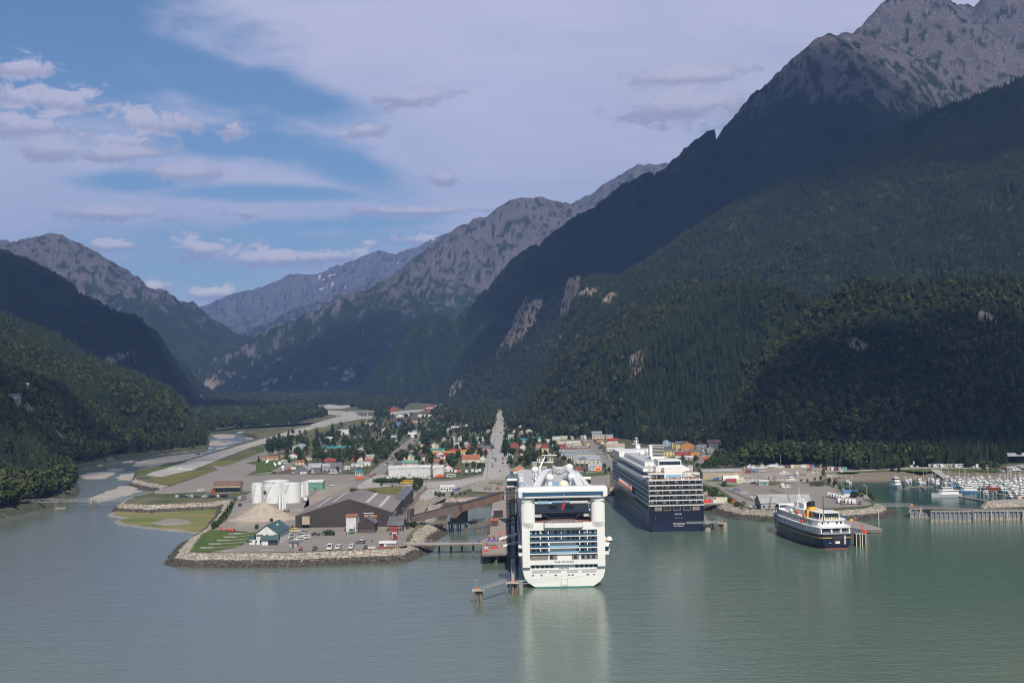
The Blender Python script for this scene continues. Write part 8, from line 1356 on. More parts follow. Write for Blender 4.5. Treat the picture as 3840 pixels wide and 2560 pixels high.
def boat(kind, col):
    if (kind, col) in BP: return BP[(kind, col)]
    T = bpy.data.objects.new(kind.replace(' ', '_'), None)
    def ob(q, n): o = bpy.data.objects.new(n, q.mesh(n)); o.parent = T; return o
    L_, Wd, fb = {'cruiser': (10, 3.4, 1.2), 'fishing boat': (11, 3.6, 1.5), 'sailboat': (10, 3.0, 1.1), 'open boat': (6.5, 2.3, .8), 'tour boat': (20, 6.2, 2.2)}[kind]; w = Wd / 2; q = MB()
    st = [(-L_ / 2, w * .85, fb * .9), (-L_ * .2, w, fb), (L_ * .15, w * .95, fb * 1.05), (L_ * .36, w * .55, fb * 1.2), (L_ / 2, .05, fb * 1.4)]; rings = [[(-x, y, z), (-x * .8, y, -.3), (x * .8, y, -.3), (x, y, z)] for y, x, z in st]
    for a, b in zip(rings[:-1], rings[1:]):
        for i in range(3): q.add([a[i], a[i + 1], b[i + 1], b[i]], [(0, 1, 2, 3)], 'car ' + col)
        q.add([a[0], a[3], b[3], b[0]], [(0, 1, 2, 3)], 'ship white' if kind != 'open boat' else 'ship grey')
    q.add(rings[0], [(0, 1, 2, 3)], 'car ' + col); ob(q, 'hull'); q = MB(); g_ = MB()
    if kind in ('cruiser', 'fishing boat', 'tour boat'):
        y0, y1 = {'cruiser': (-.22, .22), 'fishing boat': (-.02, .26), 'tour boat': (-.38, .25)}[kind]; h = fb + (1.7 if kind != 'tour boat' else 2.6)
        q.prism([(-w * .72, L_ * y0), (w * .72, L_ * y0), (w * .72, L_ * y1 * .8), (w * .4, L_ * y1), (-w * .4, L_ * y1), (-w * .72, L_ * y1 * .8)], fb * .9, h, 'ship white'); g_.prism([(-w * .74, L_ * y0 + .3), (w * .74, L_ * y0 + .3), (w * .74, L_ * y1 * .82), (w * .42, L_ * y1 + .08), (-w * .42, L_ * y1 + .08), (-w * .74, L_ * y1 * .82)], h - 1.0, h - .45, 'window glass')
        g_.box(-w * .6, w * .6, L_ * y0 - .05, L_ * y0, h - 1.1, h - .4, 'window glass')
        if kind == 'cruiser': q.box(-w * .55, w * .55, -L_ * .12, L_ * .08, h, h + .5, 'ship white'); q.box(-w * .6, w * .6, -L_ * .14, L_ * .04, h + 1.4, h + 1.5, 'paint white'); q.bar((0, -L_ * .1, h), (0, -L_ * .1, h + 2.3), .05, 'steel', 4)
        elif kind == 'tour boat': q.prism([(-w * .6, -L_ * .2), (w * .6, -L_ * .2), (w * .5, L_ * .14), (-w * .5, L_ * .14)], h, h + 2.1, 'ship white'); g_.prism([(-w * .62, -L_ * .18), (w * .62, -L_ * .18), (w * .52, L_ * .15), (-w * .52, L_ * .15)], h + .9, h + 1.6, 'window glass'); q.bar((0, 0, h + 2), (0, 0, h + 4.5), .08, 'ship white', 4); q.bar((-1, 0, h + 3.4), (1, 0, h + 3.4), .06, 'ship white', 4)
        else: q.bar((0, -L_ * .08, fb), (0, -L_ * .08, h + 4.2), .08, 'steel', 4); q.bar((0, -L_ * .08, fb + 2.2), (0, -L_ * .45, h + 1), .06, 'steel', 4)
        ob(q, 'cabin'); ob(g_, 'windows')
    elif kind == 'sailboat': q.prism([(-w * .5, -L_ * .15), (w * .5, -L_ * .15), (w * .35, L_ * .22), (-w * .35, L_ * .22)], fb, fb + .6, 'ship white'); ob(q, 'cabin'); q = MB(); q.bar((0, L_ * .05, fb), (0, L_ * .05, fb + 12), .09, 'ship white', 5); q.bar((0, L_ * .05, fb + 1.4), (0, -L_ * .38, fb + 1.4), .14, 'paint blue', 5); ob(q, 'mast')
    else: q.box(-w * .5, w * .5, -L_ * .05, L_ * .02, fb * .8, fb + .7, 'window glass'); q.box(-.3, .3, -L_ * .56, -L_ * .5, .3, fb + .5, 'black'); ob(q, 'console')
    BP[(kind, col)] = T; return T
def moor(kind, col, k, x, y, yaw, z=0, label=None, sc=None, anchor=None, name_=None, group='boats moored in the basin'):
    g = G(k, x, y, z); return dup(boat(kind, col), (g[0], g[1], z + .05), R(yaw), label or f'{col} hulled {kind}' if 'boat' in kind or kind == 'cruiser' else label or f'{col} {kind}', sc, cat=kind, group=group, auto=label is None, anchor=anchor)
moor('tour boat', 'white', 'Z7', 742, 640, 183, label='white three deck tour boat leaving the basin on its own', anchor='the white tour boat', sc=(1.15, 1.1, 1.25)); T = moor('tour boat', 'silver', 'Z7', 1370, 748, 95, label='pale catamaran tour boat moored broadside at the outer float', anchor='the catamaran', sc=(1.3, 1.1, 1.05)); moor('tour boat', 'blue', 'Z7', 1650, 700, 80, label='dark blue and white tour boat behind the catamaran', sc=(.9, .8, .9)); moor('fishing boat', 'black', 'Z7', 1760, 660, 100, label='long black fishing boat rafted in mid basin', sc=(1.2, 1.6, 1.1), anchor='the black fishing boat'); moor('cruiser', 'blue', 'Z7', 1452, 640, 170, label='boat under a bright blue cover', anchor='the blue covered boat')
q = MB(); q.gable(-1.7, 1.7, -3, 3, 2.2, 1.2, 'paint blue', 'y', .1, .1); q.gwall(-1.7, 1.7, -3, 3, 1, 2.2, 1.2, 'paint blue', 'y'); g = G('Z7', 1452, 640, 0); o = q.obj('boat_cover'); o.location = (g[0], g[1], .1); tag(o, 'bright blue tarpaulin tent over a moored boat', 'cover')
M('float timber', (.24, .19, .15), .85, var=.2, scale=.4)
def floatdock(k, a, b, w, label, ref=None):
    p, r = Vector(G(k, *a, .5)), Vector(G(k, *b, .5)); d = r - p; n = Vector((-d.y, d.x)).normalized() * w / 2; T = thing('float_dock', label, 'dock', (p.x, p.y, 0)); q = MB(); q.prism([tuple(-n), tuple(n), tuple(d + n), tuple(d - n)], -.2, .5, 'float timber'); q.obj('deck', T); return p, d
DK = [('Z7', (850, 618), (1210, 612), 2.2, 'short float reaching out behind the white tour boat'), ('Z7', (830, 645), (890, 640), 2.2, 'float stub beside the white tour boat'), ('Z7', (1060, 620), (1110, 638), 2.0, 'finger float off the short float'), ('Z7', (1380, 560), (2800, 590), 2.6, 'far float along the back of the basin'), ('Z7', (1230, 590), (2800, 625), 2.6, 'second float from the back of the basin'), ('Z7', (1520, 735), (1880, 795), 3.2, 'dark outer float running from the catamaran towards the breakwater'), ('Z7', (1520, 650), (2800, 700), 2.6, 'middle float of the basin'), ('Z7', (1990, 695), (2120, 725), 2.4, 'slanting finger float near the breakwater'), ('Z7', (2120, 718), (2260, 700), 2.4, 'finger float meeting the slanting one')]
for d_ in DK: floatdock(*d_)
rb = random.Random(21); kinds = ['cruiser', 'fishing boat', 'cruiser', 'sailboat', 'open boat', 'cruiser', 'fishing boat']; cols = ['white', 'white', 'silver', 'white', 'blue', 'white', 'cream', 'green', 'white', 'red']
nb_ = 0
for (y0, y1, xa, xb, step) in ((548, 556, 1380, 2700, 52), (572, 580, 850, 2700, 58), (588, 606, 1200, 2720, 56), (612, 640, 1240, 2740, 60), (636, 664, 1560, 2760, 60), (690, 712, 2080, 2760, 66), (728, 745, 2250, 2760, 70), (762, 772, 2180, 2760, 82)):
    x = xa
    while x < xb:
        t = (x - xa) / (xb - xa); yy = y0 + (y1 - y0) * t + rb.uniform(-5, 5)
        if not (1380 < x < 1520 and 600 < yy < 660) and not (1560 < x < 1840 and 640 < yy < 700): moor(rb.choice(kinds), rb.choice(cols), 'Z7', x + rb.uniform(-9, 9), yy, rb.choice([178, 185, 172, 5, 95]) + rb.uniform(-6, 6), sc=rb.uniform(.8, 1.15)); nb_ += 1
        x += step * rb.uniform(.85, 1.15)
moor('open boat', 'white', 'Z7', 1935, 770, 170); moor('cruiser', 'white', 'Z7', 1880, 735, 170); moor('cruiser', 'white', 'Z7', 880, 590, 185); moor('fishing boat', 'white', 'Z7', 132, 580, 10, label='small white boat moored alone at the basin mouth beach')
print('boats', nb_)
for a_ in [('cruiser', 'white', 'G', 985, 270, 100, 'white cabin cruiser propped up behind the tan warehouse'), ('cruiser', 'blue', 'G', 1050, 285, 100, 'dark bottomed cruiser beside the propped white one'), ('cruiser', 'silver', 'G', 1205, 262, 100, 'grey cruiser on stands with a tall cabin'), ('cruiser', 'silver', 'G', 1460, 250, 120, 'big silver cabin boat in the middle of the storage row'), ('sailboat', 'cream', 'G', 1555, 255, 95, 'sailboat ashore with the tall white mast'), ('fishing boat', 'silver', 'G', 1610, 365, 110, 'grey fishing boat ashore in mid lot'), ('cruiser', 'white', 'G', 1830, 400, 170, 'upright white cabin boat ashore facing us'), ('open boat', 'blue', 'G', 1700, 400, 100, 'blue open boat beside the upright white one'), ('cruiser', 'white', 'G', 1720, 480, 100, 'long white boat with a red bottom on the lot edge'), ('open boat', 'green', 'G', 1910, 385, 60, 'green open boat lying by the shrubs'), ('open boat', 'white', 'G', 1540, 470, 95, 'small white boat on a trailer in mid lot'), ('open boat', 'white', 'Z6', 1430, 540, 100, 'white open boat near the basin beach')]:
    moor(*a_[:6], z=GZ, label=a_[6], group='boats stored ashore')
def post(k, x, y, h, label, z=0.0, r=.16, cap=True, group='pale capped piles in the basin', m='pile pale', nm='dock_pile', cat='pile'):
    g = G(k, x, y, z); T = bpy.data.objects.new(nm, None); COL.objects.link(T); T.location = (g[0], g[1], z - 1); tag(T, label, cat, group, auto=True); q = MB(); q.bar((0, 0, 0), (0, 0, h + 1), r, m, 6); q.obj('shaft', T)
    if cap: q = MB(); q.lathe([(r * 2.2, h + 1), (.02, h + 2.0)], 'light cap', n=7); q.ball((0, 0, h + 1.2), r * 2.1, 'light cap', 7, 4); q.obj('cap', T)
for x, y, h in [(50, 560, 5), (113, 566, 5), (179, 588, 6), (858, 600, 6.5), (900, 640, 5), (990, 610, 7), (1027, 608, 5), (1066, 610, 6), (1108, 635, 6), (1147, 606, 6), (1190, 612, 6), (1232, 560, 6), (1325, 640, 5), (1377, 580, 6), (1523, 590, 6), (1560, 600, 5), (1572, 735, 5), (1656, 560, 6), (1690, 740, 5), (1723, 580, 5), (1736, 765, 6), (1770, 570, 7), (1805, 770, 6), (1845, 780, 5), (1856, 775, 6), (1898, 795, 7), (1925, 600, 7), (1965, 790, 4), (2005, 775, 5), (2060, 600, 8), (2090, 780, 6), (2122, 590, 6), (2190, 580, 8), (2222, 640, 7), (2245, 600, 8), (2280, 775, 6), (2300, 600, 9), (2330, 620, 9), (2180, 700, 7), (1540, 560, 4.5), (1610, 620, 5), (1960, 640, 6), (2030, 640, 6), (2115, 760, 5)]: post('Z7', x, y, h, 'grey pile with white cap')
for x, y, h in ((965, 545, 11), (1130, 560, 11)): post('Z7', x, y, h, 'tall slender pole', r=.12, cap=False, nm='tall_pole', cat='pole', group='tall slender poles in the basin')
for x, y, h in ((1370, 520, 9), (1428, 500, 9), (1482, 500, 10)): post('Z7', x, y, h, 'dark bare pile beside the boat ramp', r=.25, cap=False, m='pile', nm='ramp_pile', cat='pile', group='dark piles by the boat ramp')
sheet('boat_ramp', 'Z7', [(1170, 400), (1290, 405), (1400, 510), (1330, 515)], 'concrete', 4, z=GZ); T = truss(G('Z7', 1280, 412, 5), G('Z7', 1500, 522, 1), 5.6, 2, 1.2, 'long grey gangway sloping down into the boat basin', 'gangway', 'gangway', za=1.0)
def lamp(k, x, yb, yt, label, arm=0, nm='lamp_post', wood=False, cross=False, z=None):
    g = G(k, x, yb); h = (yb - yt) / ZM[k][2] * g[1] / F; T = thing(nm, label, 'utility pole' if cross else 'lamp post', (g[0], g[1], zf(g[1])), 0, 'wooden utility poles' if cross else 'lamp posts', auto=True); q = MB(); q.bar((0, 0, 0), (0, 0, h), .17, 'pole wood' if wood else 'steel', 6, .11); q.obj('shaft', T)
    if cross:
        for dz in (.6, 1.7): q = MB(); q.box(-1.4, 1.4, -.08, .08, h - dz, h - dz + .2, 'pole wood'); q.obj('crossarm', T)
    else: q = MB(); q.bar((0, 0, h), (arm, 0, h + .2), .07, 'steel', 4); q.box(arm - .35, arm + .35, -.2, .2, h + .1, h + .3, 'light cap'); q.obj('lamp_head', T)
for a_ in [('G', 1145, 590, 350), ('G', 1155, 592, 350), ('G', 790, 235, 5), ('G', 503, 480, 245), ('G', 525, 560, 380), ('Z6', 2042, 885, 690, -1.6), ('Z7', 375, 795, 608, -1.8), ('Q', 2075, 915, 845), ('E', 500, 1000, 640)][:8]: lamp(a_[0], a_[1], a_[2], a_[3], 'grey lamp post', a_[4] if len(a_) > 4 else .6)
for x, yb, yt in ((1958, 700, 435), (1922, 650, 485), (2000, 590, 405), (1990, 560, 430), (2042, 480, 340), (2078, 430, 330), (2110, 400, 265)): lamp('Z1', x, yb, yt, 'tall wooden utility pole', wood=True, cross=True, nm='utility_pole')
for x, yb, yt in ((65, 640 + 360, 800), (240, 1010, 830), (345, 740, 590), (455, 800, 640), (600, 560, 400), (645, 510, 380), (742, 400, 260), (670, 440, 330), (1160, 1050, 920), (1205, 930, 760), (1090, 1080, 930), (1035, 1150, 1020), (1395, 830, 660), (1640, 910, 740), (1755, 800, 690), (2050, 860, 620), (2070, 640, 480), (2120, 540, 400), (2150, 440, 300), (2165, 330, 210), (2175, 210, 90), (2310, 820, 540), (2290, 1010, 850)): lamp('Q', x, yb, yt, 'thin utility pole', wood=True, cross=True, nm='utility_pole')
for x, yb, yt in ((255, 930, 800), (370, 900, 820), (520, 960, 740), (910, 0, 0), (1525, 900, 680)): 
    if yb: lamp('T', x, yb, yt, 'thin utility pole', wood=True, cross=True, nm='utility_pole')
for x, yb, yt in ((915, 430, 230), (945, 440, 245), (865, 560, 355), (1905, 640, 450), (840, 1050, 880), (790, 380, 310)): lamp('U', x, yb, yt, 'tall pole on the edge of the woods', wood=True, cross=True, nm='utility_pole')
rn = random.Random(31)
TP = {}
def tree_proto(kind, v):
    if (kind, v) in TP: return TP[(kind, v)]
    r_ = random.Random(hash((kind == 'spruce', v)) % 999 + v); T = bpy.data.objects.new('spruce_tree' if kind == 'spruce' else 'leafy_tree' if kind == 'leafy' else 'bush', None)
    def ob(q, n): o = bpy.data.objects.new(n, q.mesh(n)); o.parent = T; return o
    if kind == 'spruce': q = spruce_mesh(r_, 14, 10, 'town needles', 16, 3.3); ob(q, 'crown'); q = MB(); q.bar((0, 0, -.5), (0, 0, 14), .3, 'bark', 6, .05); ob(q, 'trunk')
    elif kind == 'leafy':
        q = broad_mesh(r_, 420, 'town leaves', 13, 4.6, .62, .18); ob(q, 'crown'); q = MB(); q.bar((0, 0, -.5), (0, 0, 6), .34, 'bark', 6, .2)
        for _ in range(5): a = r_.random() * 6.28; q.bar((0, 0, r_.uniform(2.5, 5)), (math.cos(a) * 2.6, math.sin(a) * 2.6, r_.uniform(6.5, 10)), .16, 'bark', 5, .05)
        ob(q, 'trunk')
    else: q = broad_mesh(r_, 170, 'town leaves', 3, 2.0, .38, .05); ob(q, 'foliage'); q = MB(); q.bar((0, 0, -.3), (0, 0, 1.6), .09, 'bark', 5); ob(q, 'stem')
    TP[(kind, v)] = T; return T
TN = {'spruce': 'dark spruce', 'leafy': 'leafy tree', 'bush': 'green bush'}
TS = [0]
def tree(kind, X, Y, h, sx=1.0, label=None):
    base = {'spruce': 16., 'leafy': 13., 'bush': 3.}[kind]; s = h / base; TS[0] += 1
    size = {'spruce': ('low', 'young', 'slim', 'tall', 'towering'), 'leafy': ('low', 'small', 'medium', 'broad', 'huge'), 'bush': ('tiny', 'small', 'low', 'wide', 'big')}[kind][min(4, int(s * 3.2))]
    o = dup(tree_proto(kind, TS[0] % 3), (X, Y, zf(Y) - .1), rn.random() * 6.28, label or f'{size} {TN[kind]}', (s * sx, s * sx, s), cat='bush' if kind == 'bush' else 'tree', group='bushes' if kind == 'bush' else 'trees among the houses', auto=label is None); return o
def tr(kind, k, x, yb, yt, sx=1.0):
    g = G(k, x, yb); h = (yb - yt) / ZM[k][2] * g[1] / F; tree(kind, g[0], g[1], h, sx); BLT.append((g[0], g[1], 2.5))
BLT = []
for a_ in [('leafy', 290, 760, 340, .8), ('leafy', 350, 750, 400, .8), ('leafy', 500, 740, 330, .9), ('leafy', 590, 700, 340, .9), ('spruce', 760, 640, 265, 1.2), ('leafy', 700, 640, 300, .9), ('leafy', 920, 500, 290, 1.0), ('leafy', 1050, 560, 290, 1.0), ('leafy', 1110, 620, 330, .8), ('spruce', 60, 890, 730, 1.1), ('spruce', 1340, 560, 180, 1.0), ('leafy', 1460, 440, 230, 1), ('spruce', 1690, 420, 10, 1.2), ('leafy', 1600, 400, 200, 1.1), ('leafy', 1800, 400, 170, .8), ('spruce', 970, 860, 545, 1.1), ('leafy', 1350, 900, 520, 1.0), ('leafy', 1450, 940, 600, 1.0), ('spruce', 1390, 700, 380, 1.1), ('leafy', 1300, 640, 420, 1.0), ('leafy', 1600, 780, 620, .9), ('leafy', 1800, 900, 640, 1.1), ('leafy', 1950, 860, 640, 1.1), ('spruce', 2150, 720, 450, 1.2), ('leafy', 2260, 560, 300, 1.1), ('spruce', 2170, 300, 10, 1.1), ('leafy', 2100, 330, 130, 1.0), ('leafy', 2270, 300, 110, 1.1), ('leafy', 1100, 930, 810, 1.2), ('leafy', 680, 880, 720, 1.0), ('leafy', 1810, 1130, 980, .9), ('spruce', 1730, 620, 330, 1.0), ('leafy', 1580, 560, 350, 1.0), ('leafy', 1980, 560, 330, 1.1), ('leafy', 2050, 640, 420, 1.0), ('bush', 1340, 240, 170, 1)]: tr(a_[0], 'K', *a_[1:])
for a_ in [('leafy', 340, 560, 330), ('leafy', 430, 600, 380), ('leafy', 520, 560, 300), ('leafy', 300, 700, 520), ('spruce', 660, 330, 120), ('leafy', 560, 420, 260), ('leafy', 480, 480, 300), ('leafy', 240, 480, 240), ('leafy', 120, 420, 200), ('leafy', 180, 560, 330), ('leafy', 80, 620, 440), ('leafy', 720, 560, 450), ('leafy', 650, 640, 520), ('leafy', 1100, 400, 150), ('leafy', 1200, 380, 90), ('leafy', 1040, 330, 130), ('spruce', 1380, 260, 20), ('leafy', 1290, 330, 150), ('leafy', 1500, 780, 480), ('leafy', 1430, 700, 520), ('leafy', 1030, 700, 610), ('leafy', 1330, 720, 590), ('spruce', 1830, 440, 170), ('leafy', 1730, 760, 640), ('leafy', 1830, 750, 620), ('leafy', 1920, 760, 640), ('leafy', 1990, 760, 650), ('leafy', 1660, 440, 330), ('leafy', 1440, 460, 340), ('leafy', 1350, 450, 330), ('leafy', 2040, 330, 200), ('spruce', 2310, 490, 250, 1.4), ('leafy', 980, 1060, 870), ('leafy', 900, 1100, 960), ('leafy', 1010, 980, 880), ('leafy', 880, 450, 390), ('leafy', 1030, 470, 390), ('spruce', 1740, 300, 110), ('leafy', 2030, 520, 440), ('leafy', 1970, 540, 480), ('spruce', 548, 1030, 965), ('spruce', 660, 990, 940), ('leafy', 380, 1030, 950), ('leafy', 1940, 720, 640), ('spruce', 95, 1020, 985), ('spruce', 265, 1020, 985)]: tr(a_[0], 'Q', *a_[1:])
for a_ in [('spruce', 185, 590, 290, 1.3), ('spruce', 385, 420, 170, 1.2), ('spruce', 900, 470, 310, 1.2), ('leafy', 620, 620, 440, 1), ('leafy', 730, 520, 350, 1), ('leafy', 800, 660, 570, 1.2), ('leafy', 760, 700, 600, 1), ('leafy', 1040, 520, 400, 1), ('leafy', 1160, 600, 470, 1), ('leafy', 1200, 690, 560, .9), ('leafy', 1300, 800, 640, 1), ('leafy', 1400, 830, 700, 1), ('leafy', 300, 860, 680, 1), ('leafy', 400, 900, 750, 1), ('leafy', 550, 900, 740, 1), ('leafy', 620, 820, 700, 1), ('leafy', 230, 850, 740, .9), ('leafy', 1560, 870, 790, 1), ('leafy', 1650, 880, 800, 1), ('leafy', 1740, 870, 810, 1), ('leafy', 1950, 820, 770, 1), ('leafy', 2080, 900, 780, 1), ('leafy', 2170, 980, 860, 1), ('leafy', 2100, 1020, 920, 1), ('leafy', 1700, 980, 900, .8), ('spruce', 1540, 320, 200, 1.1), ('leafy', 470, 450, 380, 1), ('leafy', 180, 230, 120, 1.1), ('leafy', 170, 140, 40, 1)]: tr(a_[0], 'T', *a_[1:])
for a_ in [('leafy', 620, 790, 640, 1), ('leafy', 560, 800, 690, 1), ('leafy', 870, 800, 630, 1), ('leafy', 680, 830, 740, 1), ('leafy', 760, 900, 790, 1.2), ('leafy', 900, 900, 780, 1.2), ('leafy', 1000, 920, 790, 1), ('leafy', 1080, 880, 740, 1), ('spruce', 1430, 1190, 1090, 1.2), ('leafy', 1200, 880, 700, 1), ('leafy', 1260, 880, 690, 1.1), ('leafy', 1350, 890, 680, 1.1), ('leafy', 1450, 880, 700, 1.1), ('leafy', 1550, 870, 700, 1.1), ('leafy', 1650, 880, 700, 1.1), ('leafy', 820, 1000, 880, 1), ('leafy', 930, 1010, 900, 1), ('leafy', 1030, 950, 850, 1)]: tr(a_[0], 'U', *a_[1:])
for a_ in [('bush', 1900, 830, 755, 1.4), ('bush', 1985, 820, 785, 1.2), ('leafy', 1530, 600, 490, .8), ('leafy', 1600, 690, 590, 1), ('leafy', 1660, 710, 620, 1), ('leafy', 1500, 640, 570, 1), ('leafy', 1430, 640, 590, 1), ('leafy', 1340, 655, 605, 1), ('leafy', 1270, 650, 610, 1), ('leafy', 1730, 760, 680, 1), ('leafy', 1810, 780, 700, 1), ('leafy', 2020, 820, 720, 1), ('leafy', 2080, 850, 760, 1), ('bush', 140, 750, 700, 1.5), ('bush', 100, 730, 690, 1.5), ('bush', 230, 800, 715, 1.6), ('bush', 255, 815, 760, 1.4), ('bush', 330, 840, 790, 1.5), ('bush', 380, 860, 815, 1.5), ('bush', 430, 880, 840, 1.4), ('bush', 520, 935, 885, 1.4), ('bush', 575, 940, 905, 1.3), ('leafy', 1960, 790, 720, 1), ('leafy', 1880, 770, 700, 1), ('leafy', 2120, 880, 800, .9), ('bush', 365, 700, 640, 1)]: tr(a_[0], 'Z6', *a_[1:])
for a_ in [('leafy', 740, 395, 200), ('leafy', 640, 400, 230), ('leafy', 560, 410, 260), ('leafy', 300, 410, 260), ('leafy', 250, 400, 220), ('leafy', 1830, 430, 260), ('leafy', 1930, 435, 280), ('leafy', 2010, 440, 300), ('leafy', 1640, 380, 250), ('leafy', 1560, 370, 250), ('leafy', 1080, 375, 240), ('leafy', 860, 380, 240), ('bush', 690, 425, 385), ('bush', 780, 425, 385)]: tr(a_[0], 'Z7', *a_[1:])
for a_ in [('bush', 575, 420, 385), ('bush', 560, 450, 410), ('bush', 545, 480, 440), ('bush', 520, 510, 465), ('bush', 500, 545, 495), ('bush', 480, 560, 520), ('bush', 450, 590, 540), ('bush', 430, 600, 560), ('bush', 775, 605, 570), ('bush', 1060, 600, 578), ('bush', 1325, 655, 618), ('bush', 1355, 655, 612), ('bush', 1385, 655, 618), ('bush', 960, 505, 475), ('bush', 1000, 480, 455), ('bush', 1030, 465, 445), ('bush', 920, 530, 505), ('bush', 895, 545, 520), ('leafy', 1960, 590, 520), ('leafy', 1990, 600, 540), ('bush', 2030, 595, 545)]: tr(a_[0], 'Z1', *a_[1:])
for a_ in [('bush', 760, 380, 310), ('bush', 830, 400, 320), ('bush', 900, 390, 330), ('bush', 1060, 370, 310), ('bush', 1210, 370, 320), ('bush', 1290, 360, 320), ('leafy', 240, 990, 880), ('bush', 330, 930, 860), ('bush', 390, 930, 870), ('leafy', 470, 260, 120), ('leafy', 410, 330, 200), ('leafy', 370, 290, 190)]: tr(a_[0], 'I', *a_[1:])
for i in range(16): tr('bush', 'Q', 290 + i * 42, 965 - (i % 3) * 6, 905 - (i % 4) * 6, 1.6)
for i in range(9): tr('bush', 'H', 870 + i * 66, 385 + i * 4, 310 + i * 6, 1.3)
blk = [('Z3', [(60, 560), (70, 400), (300, 330), (520, 380), (640, 300), (840, 280), (1040, 240), (1180, 230), (1500, 260), (2080, 330), (2060, 600), (1230, 650), (1000, 640), (750, 620), (300, 600)]), ('T', [(180, 850), (160, 180), (700, 200), (1100, 300), (1180, 760), (700, 900)]), ('J', [(500, 480), (720, 460), (1000, 420), (1700, 420), (2300, 640), (2350, 800), (300, 800), (60, 720), (300, 560)])]
cnt_ = 0; XT = []
for bi_, (k, pl) in enumerate(blk):
    xs = [p[0] for p in pl]; ys = [p[1] for p in pl]; made = 0; want = (75, 22, 40)[bi_]
    for _ in range(9000):
        if made >= (300, 80, 170)[bi_]: break
        x, y = rn.uniform(min(xs), max(xs)), rn.uniform(min(ys), max(ys))
        if not inpoly(np.array([x]), np.array([y]), pl)[0]: continue
        g = G(k, x, y)
        if any((g[0] - a) ** 2 + (g[1] - b) ** 2 < (c + 1.5) ** 2 for a, b, c in BL) or any((g[0] - a) ** 2 + (g[1] - b) ** 2 < 30 for a, b, c in BLT): continue
        if rn.random() < .9 and any(0 < b - g[1] < 75 and abs(a - g[0]) < c * .9 for a, b, c in BL): continue
        sp_ = proj(g[0], g[1], GZ); qx, qy = (sp_[0] - 1340) * 4.2, (sp_[1] - 1580) * 4.2
        if qy > -60 and abs(qx - np.interp(qy, [-60, 1080], [2240, 2190])) < np.interp(qy, [-60, 1080], [55, 140]): continue
        if abs(qx - np.interp(qy, [200, 400, 600, 800, 950], [930, 820, 560, 320, 150])) < np.interp(qy, [200, 950], [28, 100]): continue
        if qx < -1200 + 99999 and bi_ == 0 and qx < np.interp(qy, [-200, 400], [-300, -1450]): continue
        if made < want:
            kd_ = rn.choice(['leafy', 'leafy', 'leafy', 'spruce']); tree(kd_, g[0], g[1], rn.uniform(10, 18) if kd_ == 'spruce' else rn.uniform(8, 15))
        else: XT.append((g[0], g[1]))
        BLT.append((g[0], g[1], 3)); made += 1
    cnt_ += made
n = len(XT); print('town trees', TS[0], n); xt = np.array(XT); scatter('garden_trees', xt[:, 0], xt[:, 1], GZ - .3 + np.maximum(0, xt[:, 1] - FOLD) * FK, rg.choice([3, 3, 4, 5, 6, 5, 4, 1], n), rg.uniform(.5, 1.0, n), 'the many smaller garden trees crowding between the houses')
cm_ = M('cloud', (.9, .9, .92), 1.0, spec=0); N, L = nt(cm_); tg = nd('ShaderNodeTexCoord'); vm = nd('ShaderNodeVectorMath', operation='SUBTRACT'); vm.inputs[1].default_value = (.5, .5, .5); L.new(tg.outputs['Generated'], vm.inputs[0]); v2 = nd('ShaderNodeVectorMath', operation='MULTIPLY'); v2.inputs[1].default_value = (1, 1, 0); L.new(vm.outputs[0], v2.inputs[0]); ln = nd('ShaderNodeVectorMath', operation='LENGTH'); L.new(v2.outputs[0], ln.inputs[0])
nn3 = nd('ShaderNodeTexNoise'); nn3.inputs['Scale'].default_value = 5; nn3.inputs['Detail'].default_value = 5; L.new(tg.outputs['Generated'], nn3.inputs['Vector'])
L.new(mth('MULTIPLY', sstep(mth('ADD', ln.outputs['Value'], mth('MULTIPLY', mth('SUBTRACT', nn3.outputs['Fac'], .5), .5)), .5, .16), .62), N['Principled BSDF'].inputs['Alpha'])
def cloud(wx, wy, rx, ry, label, seed, z=3100., rz=260.):
    tx, ty, tz = cast('W', wx, wy)
    t = (z - tz) / sdir.z; c = Vector((tx, ty, tz)) + sdir * t
    bmx = bmesh.new(); bmesh.ops.create_icosphere(bmx, subdivisions=4, radius=1); P_ = np.array([v.co for v in bmx.verts]); n_ = fbm(P_[:, 0] * 1.3 + seed, P_[:, 1] * 1.3 + P_[:, 2] * .6, 5, seed) * .75 + 1
    q = MB(); q.add([(c.x + p[0] * rx * k, c.y + p[1] * ry * k, c.z + (p[2] if p[2] > 0 else p[2] * .35) * rz * k) for p, k in zip(P_, n_)], [[v.index for v in f.verts] for f in bmx.faces], 'cloud', True); bmx.free(); o = q.obj('cloud'); o['kind'] = 'stuff'; o['label'] = label
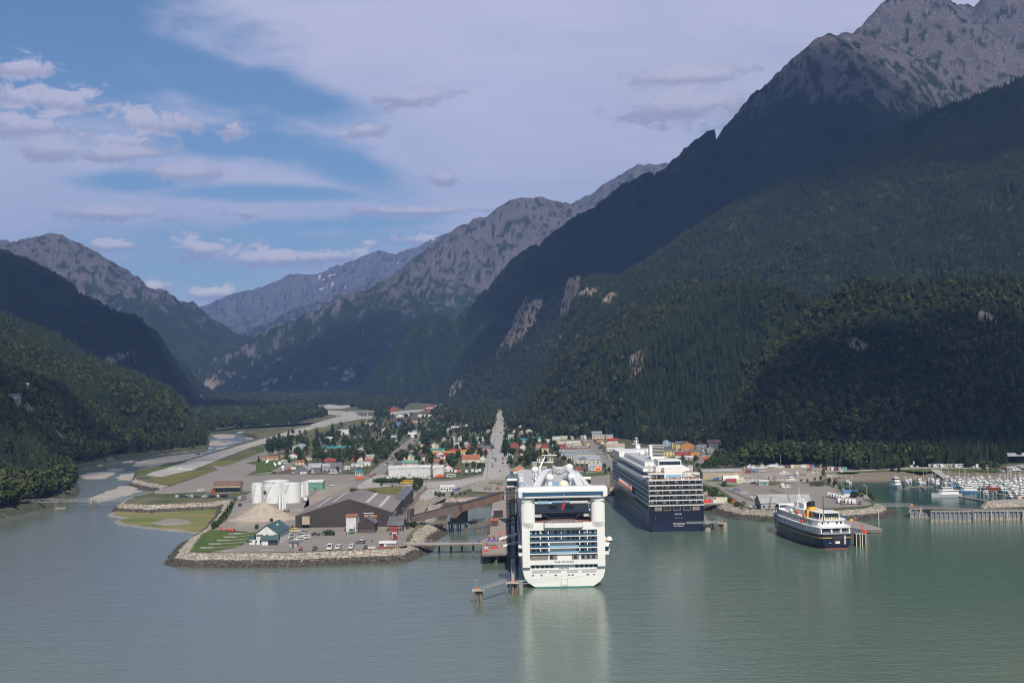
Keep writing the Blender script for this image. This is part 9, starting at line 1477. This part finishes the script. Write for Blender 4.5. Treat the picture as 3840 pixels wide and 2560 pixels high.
for i, (a, b, rx, ry) in enumerate([(1330, 570, 300, 360), (1480, 520, 420, 620), (1640, 420, 460, 620), (1820, 330, 480, 560), (2080, 300, 420, 420), (2100, 960, 200, 110), (2330, 940, 240, 120), (80, 700, 420, 520), (270, 800, 380, 480), (60, 950, 260, 200), (700, 860, 500, 500)]): cloud(a, b, rx * 1.3, ry * 1.3, 'white cumulus cloud high over the valley', i)
ORD = ['nearest', 'second', 'third', 'fourth', 'fifth', 'sixth', 'seventh', 'eighth', 'ninth', 'tenth', 'eleventh', 'twelfth', 'thirteenth', 'fourteenth', 'fifteenth', 'sixteenth', 'seventeenth', 'eighteenth', 'nineteenth', 'twentieth']
AP = [(o, t, proj(*(o.matrix_basis.translation + Vector((0, 0, 2))))) for o, t in ANCH]
AP += [(None, t, pix('Z7', x, y)) for x, y, t in ((1700, 566, 'the far float'), (1450, 600, 'the second float'), (1950, 672, 'the middle float'), (2200, 710, 'the finger floats'), (2150, 790, 'the breakwater'), (2250, 610, 'the tall capped pile'))]
import collections
grp = collections.defaultdict(list)
load = collections.Counter()
for o, desc, rel_ in REG:
    p = proj(*(o.location + Vector((0, 0, 1)))); best = sorted((((p[0] - a[0]) ** 2 + ((p[1] - a[1]) * 2.2) ** 2) ** .5, i) for i, (ao, t, a) in enumerate(AP) if ao is not o)
    d, i = best[0]
    ao, t, a = AP[i]; dx, dy = p[0] - a[0], p[1] - a[1]
    r = ('to the left of' if dx < 0 else 'to the right of') if abs(dx) > abs(dy) * 1.4 else ('behind' if dy < 0 else 'in front of')
    grp[(desc, t, r)].append((d, o))
for (desc, t, r), l in grp.items():
    l.sort(key=lambda e: e[0])
    for i, (d, o) in enumerate(l):
        o['label'] = f'{desc} {r} {t}' if len(l) == 1 else f'{desc}, {ORD[min(i, 19)]} {r} {t}'
        if len(o['label'].split()) > 16: o['label'] = o['label'].replace('to the ', '').replace('two storey ', '').replace('in the row by the boat yard', 'by the boat yard').replace('dark grey flat', 'dark flat').replace('small ', '').replace('in front of', 'before')
over = [k for k, l in grp.items() if len(l) > 20]; print('labels', len(REG), 'overfull', over)
